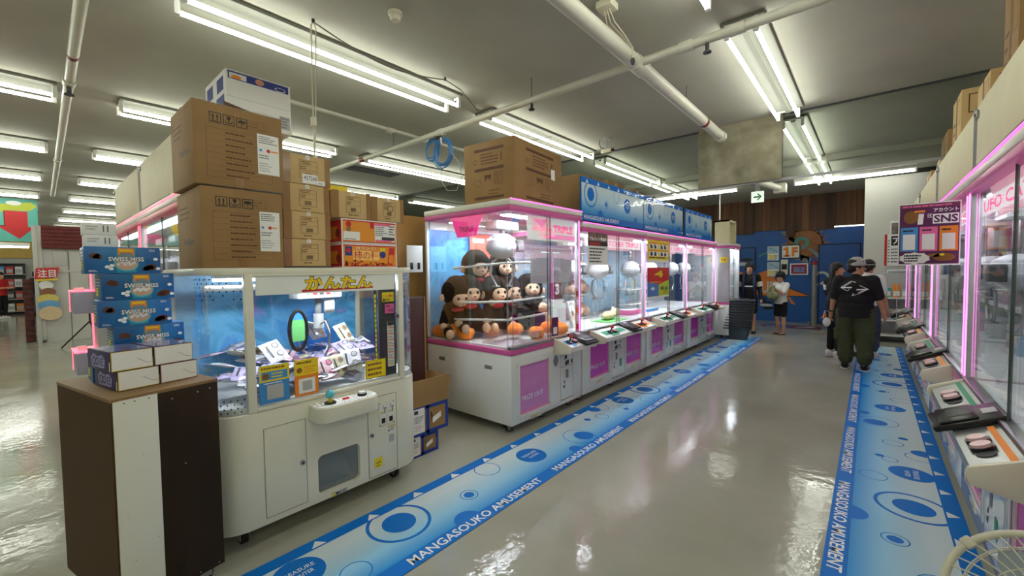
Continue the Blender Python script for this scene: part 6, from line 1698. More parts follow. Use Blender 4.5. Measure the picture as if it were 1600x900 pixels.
poster('stop_poster', 'yellow STOP warning poster with black figures on the left row glass', 0.845, 0.386, (XL+0.014, 5.79, 1.60), PI/2, p_stop)
def p_four(b, f):
    b.rect(f, 0, 0.22, 0.84, 0.455, m_red, 1); b.rect(f, 0, 0.03, 0.42, 0.25, mat('poster_blue', (90, 130, 205), 0.5), 2); b.rect(f, 0.42, 0.03, 0.84, 0.25, mat('poster_lime', (190, 210, 60), 0.5), 2)
    b.poly(f, [(0.08, 0.26), (0.42, 0.20), (0.78, 0.26), (0.78, 0.28), (0.08, 0.28)], m_red, 3)
    b.text(f, '4', 0.26, 0.31, 0.10, m_yellow, 3, w=0.34, bold=0.03); b.scribble(f, 0.1, 0.225, 0.75, 0.255, 1, m_orange, 4, 0.8)
    b.disc(f, 0.2, 0.14, 0.10, m_skyblue, 3, 18, 0.035); b.disc(f, 0.2, 0.145, 0.07, m_paper, 4, 18, 0.022); b.disc(f, 0.56, 0.14, 0.07, m_brown, 3, 14, 0.03); b.disc(f, 0.72, 0.13, 0.06, m_green, 3, 14, 0.03); b.disc(f, 0.65, 0.08, 0.06, m_orange, 3, 14, 0.02)
poster('colour_poster', 'red, blue and lime four part poster on the left row glass', 0.845, 0.455, (XL+0.014, 5.79, 1.07), PI/2, p_four)

# ------------------------------------------------------------------ hanging purple poster on a clear divider
t = thing('sns_poster', 'purple poster reading SNS on the clear divider at the right machine row', 'poster', (0.132, 3.775, 1.505), 0)
b = MB().box(0, 0.285, 0, 0.004, 0, 0.40, m_paper); f = FRONT(0, 0, 0)
b.rect(f, 0.006, 0.008, 0.279, 0.392, m_purple, 1); b.rect(f, 0.006, 0.368, 0.279, 0.388, mat('plum', (120, 50, 80), 0.5), 2); b.text(f, 'お得な情報はこちら', 0.02, 0.371, 0.013, m_wprint, 3, w=0.2, bold=0.02) if False else b.scribble(f, 0.02, 0.372, 0.26, 0.386, 1, m_pinkp, 3, 0.7)
b.rect(f, 0.160, 0.262, 0.276, 0.324, m_wprint, 3); b.text(f, 'SNS', 0.165, 0.269, 0.048, m_purple, 4, w=0.106, bold=0.03)
b.text(f, '公式', 0.135, 0.30, 0.03, m_wprint, 3, w=0.02, bold=0.02); b.text(f, 'アカウント', 0.163, 0.336, 0.024, m_wprint, 3, w=0.11, bold=0.03)
b.disc(f, 0.06, 0.31, 0.035, m_brown, 3, 22, 0.042); b.rect(f, 0.075, 0.338, 0.125, 0.352, m_orange, 4); b.poly(f, [(0.09, 0.262), (0.115, 0.262), (0.12, 0.33), (0.095, 0.33)], m_paper, 3)
for k, m in enumerate((m_skyblue, m_pinkp, m_orange)):
    u = 0.012+0.09*k; b.rect(f, u, 0.09, u+0.082, 0.245, m, 2); b.rect(f, u+0.012, 0.10, u+0.07, 0.20, m_paper, 3); b.scribble(f, u+0.01, 0.215, u+0.07, 0.232, 1, m_ink, 3, 0.6)
b.poly(f, [(0.08+(0.068+0.008*(k % 2))*math.cos(2*PI*k/20), 0.045+(0.034+0.006*(k % 2))*math.sin(2*PI*k/20)) for k in range(20)], m_paper, 3); b.scribble(f, 0.03, 0.02, 0.13, 0.07, 3, m_ink, 4, 0.6)
b.disc(f, 0.215, 0.05, 0.05, m_brown, 3, 20, 0.026); b.disc(f, 0.17, 0.062, 0.03, m_brown, 3, 16, 0.012); b.disc(f, 0.205, 0.066, 0.012, m_yellow, 4, 12, 0.008)
b.build('print', t)
q = MB().box(0.0, 0.318, 0.006, 0.010, -0.43, 0.40, m_acryl); q.box(0.0, 0.003, 0.004, 0.012, -0.43, 0.0, m_lgrey); q.build('clear_divider', t)

# ------------------------------------------------------------------ wall posters, rack at the back right
def wallposter(name, label, x0, x1, z0, z1, y, draw):
    b = MB().box(x0, x1, y-0.006, y, z0, z1, m_paper); draw(b, FRONT(x0, y-0.006, z0), x1-x0, z1-z0)
    return b.thing(name, label, 'poster', (0, 0, 0))
wallposter('wall_poster', 'red edged white poster low on the white back wall', 0.20, 0.31, 1.515, 2.15, 11.49, lambda b, f, w_, h: (b.rect(f, 0, 0, 0.04, h, m_red, 1), b.scribble(f, 0.05, 0.05, w_, h-0.1, 8, m_grey, 1)))
def p_tall(b, f, w_, h):
    b.rect(f, 0.02, h*0.7, w_-0.02, h*0.95, mat('poster_photo2', (120, 110, 104), 0.5, noise=0.5, scale=12), 1); b.rect(f, 0.02, h*0.45, w_-0.02, h*0.66, m_ink, 1); b.text(f, 'ア', 0.04, h*0.48, h*0.14, m_wprint, 2, bold=0.03); b.scribble(f, 0.02, 0.05, w_-0.02, h*0.4, 5, m_grey, 1)
wallposter('wall_poster', 'tall white poster with a black letter block beside the hanging purple poster', 0.28, 0.62, 1.51, 2.42, 11.47, p_tall)
wallposter('wall_poster', 'wide pale notice under the tall poster on the white back wall', 0.22, 0.70, 0.84, 1.46, 11.47, lambda b, f, w_, h: (b.outline(f, 0, 0, w_, h, 0.02, m_lgrey, 1), b.rect(f, 0.04, h*0.55, w_-0.04, h*0.9, mat('pale_photo', (160, 166, 176), 0.5, noise=0.3, scale=10), 1), b.rect(f, 0.04, h*0.1, w_-0.04, h*0.45, mat('pale_lilac', (196, 186, 206), 0.5), 1)))
t = thing('display_shelf', 'white display shelf with small coloured boxes against the white back wall', 'shelf', (-0.10, 11.0, 0), 0)
for z in (0.12, 0.42, 0.86): MB().box(0, 0.95, 0.0, 0.42, z, z+0.03, m_whitep, 0.004).build('board', t)
MB().box(0, 0.95, 0.40, 0.43, 0.0, 1.36, m_lgrey, 0.004).build('back_panel', t)
for x in (0.0, 0.92): MB().box(x, x+0.03, 0, 0.42, 0, 0.9, m_whitep, 0.003).build('side_panel', t)
MB().box(0.03, 0.92, 0.01, 0.02, 0.15, 0.40, m_dgrey).build('recess', t) if False else None
R = random.Random(8)
for k in range(7):
    b = MB().box(0, 0.11, 0, 0.1, 0, R.uniform(0.16, 0.30), [m_skyblue, m_yellow, m_teal, m_orange, m_lgrey, m_navy, m_pinkp][k], 0.003)
    b.rect(FRONT(0, 0, 0), 0.01, 0.03, 0.10, 0.12, m_paper, 1)
    b.thing('display_box', '%s small box on the display shelf at the white back wall' % ['sky blue', 'yellow', 'teal', 'orange', 'grey', 'navy', 'pink'][k], 'box', (-0.06+0.13*k, 11.1, 0.891), 0, 'small boxes on the back shelf')
for k in range(4):
    b = MB().box(0, 0.2, 0, 0.2, 0, 0.2, [m_dgrey, m_lgrey, m_whitep, m_dgrey][k], 0.005); b.rect(FRONT(0, 0, 0), 0.02, 0.04, 0.18, 0.12, m_grey, 1)
    b.thing('storage_box', '%s storage box on the middle board of the back shelf' % ['dark grey first', 'light grey', 'white', 'dark grey last'][k], 'box', (-0.06+0.22*k, 11.08, 0.451), 0, 'storage boxes on the back shelf')

# ------------------------------------------------------------------ signs on the mural wall
def msign(name, label, x0, x1, z0, z1, draw, cat='sign'):
    t = thing(name, label, cat)
    y = Y1-0.02
    b = MB().box(x0, x1, y-0.012, y+0.02, z0, z1, m_paper); draw(b, FRONT(x0, y-0.012, z0), x1-x0, z1-z0); b.build('panel', t)
    return t, y
def d_1f(b, f, w_, h): b.outline(f, 0, 0, w_, h, 0.02, m_ink, 2); b.rect(f, w_*0.24, h*0.14, w_*0.39, h*0.84, m_orange, 2); b.poly(f, [(w_*0.12, h*0.58), (w_*0.24, h*0.62), (w_*0.24, h*0.84), (w_*0.20, h*0.78), (w_*0.12, h*0.74)], m_orange, 2); b.rect(f, w_*0.12, h*0.14, w_*0.48, h*0.24, m_orange, 2); b.text(f, 'F', w_*0.56, h*0.14, h*0.70, m_orange, 2, w=w_*0.32, bold=0.05)
msign('floor_sign', 'white sign with orange 1F on the blue mural wall', -1.90, -1.46, 1.75, 2.12, d_1f)
def d_sale(b, f, w_, h):
    b.outline(f, 0, 0, w_, h, 0.012, m_lgrey, 1); b.rect(f, 0.02, h*0.5, w_-0.02, h*0.95, mat('sale_blue', (170, 196, 214), 0.5), 1); b.line(f, 0.04, h*0.9, w_-0.04, h*0.62, 0.02, m_skyblue, 2); b.text(f, '20', w_*0.12, h*0.14, h*0.28, m_yellow, 3, w=w_*0.45, bold=0.06); b.scribble(f, w_*0.6, h*0.1, w_*0.95, h*0.4, 2, m_ink, 2); b.scribble(f, 0.03, 0.01, w_-0.03, h*0.1, 1, m_ink, 2)
msign('sale_poster', 'pale notice with yellow 20, upper of two left of the 1F sign', -2.23, -1.95, 1.70, 2.10, d_sale, 'poster')
msign('sale_poster', 'pale notice with yellow 20, lower of two left of the 1F sign', -2.23, -1.94, 1.25, 1.66, d_sale, 'poster')
def d_map(b, f, w_, h): b.rect(f, 0.03, 0.03, w_-0.03, h-0.03, mat('notice_red', (150, 40, 70), 0.5), 1); b.rect(f, 0.08, 0.07, w_-0.08, h-0.10, mat('notice_pale', (130, 130, 180), 0.5, noise=0.4, scale=14), 2)
msign('notice_poster', 'red framed notice below the 1F sign', -1.69, -1.28, 1.30, 1.61, d_map, 'poster')
t = thing('wall_phone', 'cream wall panel with black screen between the notices under the 1F sign', 'wall panel')
MB().box(-1.90, -1.74, Y1-0.05, Y1, 1.31, 1.72, m_creamp, 0.005).build('body', t); MB().box(-1.885, -1.755, Y1-0.055, Y1-0.049, 1.45, 1.60, m_black, 0.003).build('screen', t)
t = thing('bollard', 'silver steel post with red top standing before the mural', 'post', (-1.10, 13.15, 0))
MB().cyl((0, 0, 0), (0, 0, 1.56), 0.06, m_steel, 20).build('post', t); MB().cyl((0, 0, 1.56), (0, 0, 1.66), 0.062, mat('post_red', (150, 30, 44), 0.4), 20).build('cap', t); MB().cyl((0, 0, 0), (0, 0, 0.45), 0.066, m_steel, 20).build('sleeve', t); MB().cyl((-0.10, 0, 0), (-0.10, 0, 0.10), 0.025, m_steel, 12).build('bolt', t)
b = MB().box(0, 1.25, 0, 0.62, 0, 0.002, mat('mat_maroon', (96, 36, 66), 0.5)); f = TOP(0, 0, 0.002)
b.rect(f, 0.08, 0.1, 0.6, 0.52, m_mblue, 1); b.rect(f, 0.65, 0.08, 1.18, 0.54, mat('mat_plum', (120, 60, 96), 0.5), 1); b.line(f, 0.12, 0.14, 0.5, 0.2, 0.05, m_wprint, 2); b.text(f, 'SALE', 0.7, 0.2, 0.2, m_wprint, 2, w=0.4) if False else b.line(f, 0.75, 0.2, 1.1, 0.45, 0.06, m_wprint, 2)
b.thing('door_mat', 'maroon and blue printed floor sheet before the mural wall', 'floor mat', (-2.15, 12.3, 0.0005))

# ------------------------------------------------------------------ stack of dark shopping baskets
m_bsk = mat('basket_grey', (66, 70, 75), 0.45)
def basket_master():
    t = thing('shopping_basket', 'x', 'shopping basket')
    b = MB(); w0, d0, w1, d1, h = 0.19, 0.13, 0.245, 0.175, 0.24
    def rr_(wx, dy, r): return rrect(-wx, -dy, wx, dy, r, 4)
    A = rr_(w0, d0, 0.04); B = rr_(w1, d1, 0.05); n = len(A)
    vs = [Vector((x, y, 0)) for x, y in A]+[Vector((x, y, h)) for x, y in B]
    A2 = rr_(w0-0.006, d0-0.006, 0.036); B2 = rr_(w1-0.006, d1-0.006, 0.046)
    vs += [Vector((x, y, 0.006)) for x, y in A2]+[Vector((x, y, h)) for x, y in B2]
    fs = [tuple(range(n))[::-1], tuple(range(2*n, 3*n))]
    for i in range(n):
        j = (i+1) % n
        fs += [(i, j, n+j, n+i), (2*n+j, 2*n+i, 3*n+i, 3*n+j), (n+i, n+j, 3*n+j, 3*n+i)]
    bm = bmesh.new(); bv = [bm.verts.new(v) for v in vs]
    for f in fs: bm.faces.new([bv[i] for i in f])
    b.addbm(bm, m_bsk); b.build('tub', t)
    r = MB().tube([(x, y, h) for x, y in rrect(-w1-0.008, -d1-0.008, w1+0.008, d1+0.008, 0.055, 4)], 0.012, m_bsk, 8, True)
    for s in (-1, 1): r.box(s*(w1+0.004)-0.014, s*(w1+0.004)+0.014, -0.05, 0.05, h-0.03, h+0.006, m_bsk, 0.004)
    r.build('rim', t)
    for s in (-1, 1):
        MB().tube([(-0.16, s*(d1+0.012), h), (-0.14, s*(d1+0.018), h+0.02), (0, s*(d1+0.02), h+0.03), (0.14, s*(d1+0.018), h+0.02), (0.16, s*(d1+0.012), h)], 0.007, m_bsk, 8).build('handle', t)
    return t
bk_ = basket_master()
for k in range(11):
    lb = ['bottom', 'second', 'third', 'fourth', 'fifth', 'sixth', 'seventh', 'eighth', 'ninth', 'tenth', 'topmost'][k]
    p = (-2.13+0.006*k, 9.78+0.004*k, 0.004+0.058*k); lb = 'dark grey shopping basket in the stack by the left row end, %s%s' % (lb, ' of eleven' if k in (0, 10) else ' from the bottom')
    if k == 0: bk_.location = p; bk_.rotation_euler = (0, 0, 0.15); bk_['label'] = lb; bk_['group'] = 'stacked shopping baskets'
    else: dup(bk_, p, 0.15, lb, 'stacked shopping baskets')
t = thing('bag_pile', 'white and black carry bags resting on the stacked baskets', 'bag', (-2.30, 9.72, 0.835), 0.2)
MB().ell((0, 0, 0.07), (0.07, 0.05, 0.12), m_whitep, 12, 8).build('bag', t); MB().tube([(-0.05, -0.05, 0.0), (-0.06, -0.06, 0.12), (-0.01, -0.06, 0.16), (0.02, -0.05, 0.05)], 0.012, m_black, 8).build('strap', t)

# ------------------------------------------------------------------ floor fan at the lower right
m_fan = mat('fan_ivory', (206, 202, 182), 0.35)
fc = Vector((0, 0, 1.5)) + (f_ + r2*((1654-800)/652.412) - u2*((978-450)/652.412))*0.95
nrm = (Vector((0.0, 0.0, 1.5)) - fc).normalized()
t = thing('floor_fan', 'ivory standing fan with wire cage at the lower right corner', 'fan', (fc.x, fc.y, 0))
hd_ = Vector((0, 0, fc.z)); qm = nrm.to_track_quat('Z', 'Y').to_matrix().to_4x4(); qm.translation = hd_
def fp(r, a, z): return qm @ Vector((r*math.cos(a), r*math.sin(a), z))
RF = 0.182
c = MB().tube([fp(RF, 2*PI*k/48, 0) for k in range(48)], 0.009, m_fan, 10, True)
for z, s in ((0.055, 1), (-0.055, -1)):
    for rr_ in (0.055, 0.105, 0.15): c.tube([fp(rr_, 2*PI*k/40, z*(1-(rr_/RF)**3)) for k in range(40)], 0.0016, m_fan, 5, True)
    for k in range(40):
        a = 2*PI*k/40; c.tube([fp(0.04, a, z), fp(0.105, a+0.12, z*0.85), fp(0.15, a+0.2, z*0.5), fp(RF, a+0.26, 0)], 0.0014, m_fan, 5)
c.lathe([(0, 0.064), (0.03, 0.062), (0.042, 0.052), (0, 0.05)], m_fan, 24, qm)
for k in range(4): c.box(RF-0.012, RF+0.014, -0.012, 0.012, -0.014, 0.014, m_fan, 0.004, mtx=qm @ Matrix.Rotation(PI/2*k+2.5, 4, 'Z'))
c.build('cage', t)
for k in range(3):
    a = 2*PI*k/3; bm = bmesh.new(); g_ = []
    for i in range(7):
        row = []
        for j in range(5):
            r_q = 0.03+0.115*i/6; ww = (0.35+0.9*math.sin(PI*min(1, i/6*0.8+0.15)))*0.55; aa = a+(j/4-0.5)*ww*1.4
            row.append(bm.verts.new(fp(r_q, aa, 0.022*(j/4-0.5)*2)))
        g_.append(row)
    for i in range(6):
        for j in range(4): bm.faces.new((g_[i][j], g_[i+1][j], g_[i+1][j+1], g_[i][j+1]))
    bmesh.ops.solidify(bm, geom=list(bm.faces), thickness=0.003)
    q = MB(); q.addbm(bm, mat('fan_blade', (190, 200, 205), 0.3)); q.build('blade', t)
MB().lathe([(0, -0.15), (0.05, -0.145), (0.06, -0.10), (0.055, -0.05), (0, -0.045)], m_fan, 24, qm).build('motor', t)
MB().cyl((0, 0, 0.03), hd_-nrm*0.10+Vector((0, 0, -0.05)), 0.016, m_fan, 14).build('pole', t)
MB().lathe([(0, 0.0), (0.17, 0.0), (0.17, 0.012), (0.12, 0.028), (0.03, 0.04), (0, 0.04)], m_fan, 32).build('base', t)

# ------------------------------------------------------------------ far left hall: fake house front, teal arrow board, mini crane
m_hw = mat('house_white', (206, 204, 198), 0.6, noise=0.04, scale=2); m_roof = noisemat('house_roof_tiles', [(0.35, (96, 26, 26)), (0.6, (120, 36, 34))], 8, 0.6, stretch=(1, 1, 3))
FHX, FHY = -14.3, 0.12
t = thing('house_facade', 'white fake house front with dark red tiled roof in the left hall', 'display', (FHX, FHY, 0), PI/2)
HL = 0.86
b = MB().box(0.14, HL, 0.06, 0.6, 0, 2.35, m_hw)
b.box(0.30, 0.52, 0.045, 0.06, 1.75, 2.12, m_hw, 0.004); b.box(0.56, 0.82, 0.045, 0.06, 0.95, 2.12, m_hw, 0.004); b.box(0.14, HL, 0.035, 0.06, 1.60, 1.66, m_hw, 0.004); b.box(0.54, 0.555, 0.05, 0.06, 0, 2.1, m_grey); b.build('wall', t)
b = MB().box(0.0, 0.07, -0.04, 0.25, 0.0, 2.66, m_hw, 0.005); b.box(0.07, 0.14, 0.0, 0.12, 0.06, 2.66, m_hw, 0.005); b.build('pillar', t)
b = MB()
for k in range(6): b.box(0.14, HL+0.03, -0.10+0.03*k, 0.4, 2.15+0.088*k, 2.15+0.088*k+0.084, m_roof, 0.008)
for k in range(6):
    for j in range(5): b.box(0.2+0.14*j+0.07*(k % 2), 0.204+0.14*j+0.07*(k % 2), -0.104+0.03*k, -0.09+0.03*k, 2.155+0.088*k, 2.23+0.088*k, m_ink)
b.build('roof', t)
m_brick = noisemat('brown_brick_block', [(0.35, (70, 32, 30)), (0.6, (100, 50, 46))], 10, 0.7)
b = MB()
for k in range(12): b.box(-0.17, -0.02, 0.3, 0.7, 0.02+0.12*k, 0.02+0.12*k+0.112, m_brick, 0.006)
b.box(-0.165, -0.025, 0.31, 0.69, 0.0, 1.45, m_ink); b.thing('brick_plinth', 'narrow brown brick patterned block left of the fake house front', 'display block', (FHX, FHY, 0), PI/2)
t = thing('cutout_sign', 'stacked pastel cut-out board with red and yellow heading on the fake house wall', 'sign', (FHX+0.06, FHY, 0), PI/2)
b = MB(); f = Fr((0.0, -0.03, 0), (1, 0, 0), (0, 0, 1))
b.prism([(0.0, 1.45), (0.34, 1.48), (0.39, 1.72), (0.03, 1.70)], f, -0.02, 0.0, m_red); b.text(f, '注目', 0.05, 1.49, 0.18, m_wprint, 1, w=0.28, bold=0.015); b.prism([(0.02, 1.41), (0.36, 1.42), (0.36, 1.46), (0.02, 1.45)], f, -0.02, 0.002, m_yellow); b.build('heading', t)
for k, (u, v, rx, ry, m) in enumerate(((0.17, 1.31, 0.11, 0.10, m_paper), (0.20, 1.15, 0.12, 0.10, mat('pastel_brown', (150, 96, 66), 0.5)), (0.19, 1.0, 0.17, 0.11, mat('pastel_yellow', (226, 206, 110), 0.5)), (0.20, 0.86, 0.17, 0.11, mat('pastel_blue', (110, 170, 220), 0.5)), (0.22, 0.67, 0.18, 0.16, mat('pastel_cream', (226, 200, 160), 0.5)))):
    b = MB().prism([(u+rx*math.cos(2*PI*q/24), v+ry*math.sin(2*PI*q/24)) for q in range(24)], f, -0.02, 0.004*k, m); b.build('disc', t)
t = thing('arrow_board', 'teal board with a red down arrow hanging high in the left hall', 'sign', (-15.0, 0.24, 2.33), PI/2)
b = MB().box(-2.4, 0.0, 0, 0.04, 0, 0.98, mat('board_teal', (96, 186, 172), 0.5)); f = FRONT(0, 0, 0)
b.poly(f, [(-0.50, 0.70), (-0.16, 0.70), (-0.16, 0.34), (-0.06, 0.34), (-0.30, 0.06), (-0.62, 0.34), (-0.50, 0.34)], m_red, 2); b.poly(f, [(-0.52, 0.70), (-0.48, 0.70), (-0.48, 0.33), (-0.60, 0.33), (-0.64, 0.36), (-0.52, 0.36)], mat('dark_red', (130, 20, 20), 0.5), 1)
b.poly(f, [(-0.95, 0.5), (-0.7, 0.62), (-0.56, 0.84), (-0.34, 0.88), (-0.1, 0.92), (0.0, 0.84), (-0.12, 0.72), (-0.5, 0.70), (-0.66, 0.58), (-0.86, 0.44)], mat('board_lime', (186, 196, 50), 0.5), 3); b.disc(f, -0.36, 0.88, 0.12, m_paper, 4, 18, 0.05)
b.disc(f, -0.95, 0.18, 0.26, m_pinkp, 2, 20, 0.14); b.disc(f, -1.5, 0.5, 0.2, m_yellow, 2); b.build('board', t)
for x in (-0.2, -2.1): MB().cyl((x, 0.02, 0.98), (x, 0.02, CEIL-2.33), 0.006, m_steel, 6).build('hanger', t)
t = thing('tube_light', 'single white tube light under the teal arrow board', 'light', (-15.0, 0.12, 2.20), PI/2)
MB().cyl((-2.3, 0, 0), (-0.05, 0, 0), 0.02, m_tube, 10).build('tube', t); MB().box(-2.32, -0.03, -0.02, 0.02, 0.02, 0.10, m_whitep).build('housing', t)
# mini two deck crane with pink lit trays
t = thing('mini_crane_machine', 'small two deck prize machine with pink lit trays behind the cocoa boxes', 'crane game', (-6.35, 0.45, 0), 0)
b = MB().box(0, 0.5, 0, 0.33, 0.04, 1.78, m_lgrey, 0.01); b.build('cabinet', t)
for z, nm_ in ((1.35, 'u'), (0.74, 'l')):
    q = MB().box(0.0, 0.42, -0.16, 0.0, z-0.22, z, mat('tray_grey', (170, 168, 186), 0.3), 0.012); tr = q.build('tray', t)
    e = MB().box(-0.012, 0.0, -0.165, 0.0, z-0.22, z+0.006, m_redled, 0.003); e.box(-0.012, 0.42, -0.17, 0.0, z, z+0.01, m_redled, 0.003); e.build('lit_edge', tr)
    MB().cyl((0.12, -0.10, z+0.01), (0.12, -0.10, z+0.035), 0.035, m_whitep, 16).build('button', tr); MB().cyl((0.28, -0.10, z+0.01), (0.28, -0.10, z+0.035), 0.035, m_whitep, 16).build('button', tr)
MB().box(0.0, 0.015, -0.006, 0.0, 0.3, 1.75, m_redled, 0.002).build('light_strip', t); MB().box(0.1, 0.115, -0.006, 0.0, 0.3, 1.75, m_redled, 0.002).build('light_strip', t)
for x in (0.05, 0.45):
    for y in (0.05, 0.28): MB().cyl((x, y, 0), (x, y, 0.05), 0.02, m_dgrey, 10).build('foot', t)
# two white cartons on the cocoa stack
for k in range(2):
    b = MB().box(0, 0.118, 0, 0.085, 0, 0.057, m_paper, 0.002); f = FRONT(0, 0, 0)
    for u in (0.07, 0.085): b.rect(f, u, 0.015, u+0.005, 0.045, m_grey, 1)
    b.scribble(f, 0.012, 0.02, 0.055, 0.045, 2, m_lgrey, 1)
    b.thing('white_box', 'small plain white carton on top of the blue cocoa boxes, %s of two' % ['lower', 'upper'][k], 'cardboard box', (-2.80, 0.183-0.004*k, cz+0.0005+0.0575*k), PI/2, 'white cartons on the cocoa boxes')
# tripod leg poking out
t = thing('tripod_stand', 'thin black tripod stand on the floor beside the fake house front', 'stand', (-12.6, 0.85, 0))
for a in (0.3, 2.4, 4.4): MB().cyl((0, 0, 0.55), (0.5*math.cos(a), 0.45*math.sin(a), 0.012), 0.014, m_black, 8).build('leg', t)
MB().cyl((0, 0, 0.5), (0, 0, 1.1), 0.014, m_black, 8).build('pole', t)
# shelves far back in the left hall
R = random.Random(14)
gm_ = {}
for cn, m in (('red', m_red), ('yellow', m_yellow), ('sky blue', m_skyblue), ('white', m_paper), ('orange', m_orange), ('dark', m_dgrey), ('pink', m_pinkp)):
    b = MB().box(0, 0.2, 0, 0.25, 0, 0.3, m, 0.004); b.rect(FRONT(0, 0, 0), 0.02, 0.05, 0.18, 0.2, m_lgrey, 1)
    gm_[cn] = [b.thing('shelf_goods', 'x', 'goods'), False]
for k in range(2):
    sn = ['left', 'right'][k]; sy = -2.95+1.5*k
    t = thing('store_shelf', 'tall store shelf with boxed goods far in the left hall, %s of two' % sn, 'shelf', (-26.3, sy, 0), PI/2, 'store shelves in the far hall')
    q = MB().box(0, 1.45, 0.3, 0.34, 0, 2.1, [m_navy, m_dgrey][k])
    for z in (0.1, 0.6, 1.1, 1.6, 2.06): q.box(0, 1.45, -0.1, 0.32, z, z+0.03, m_lgrey)
    q.build('frame', t)
    for z, zn in ((0.131, 'bottom'), (0.631, 'second'), (1.131, 'third'), (1.631, 'top')):
        x = 0.03
        while x < 1.22:
            cn = R.choice(list(gm_)); o, used = gm_[cn]; lb = '%s boxed goods on the %s board of the %s far store shelf' % (cn, zn, sn); gp = lb
            P = (-26.3, sy+x, z)
            if not used: o.location = P; o.rotation_euler = (0, 0, PI/2); o['label'] = lb; o['group'] = gp; gm_[cn][1] = True
            else: dup(o, P, PI/2, lb, gp)
            x += R.uniform(0.205, 0.25)
t = thing('wall_banner', 'yellow and white banner strip above the far shelves in the left hall', 'banner', (-26.9, -4.5, 2.3), PI/2)
MB().box(0, 5.0, 0, 0.03, 0, 0.9, mat('banner_yellow', (226, 190, 90), 0.5)).build('panel', t)
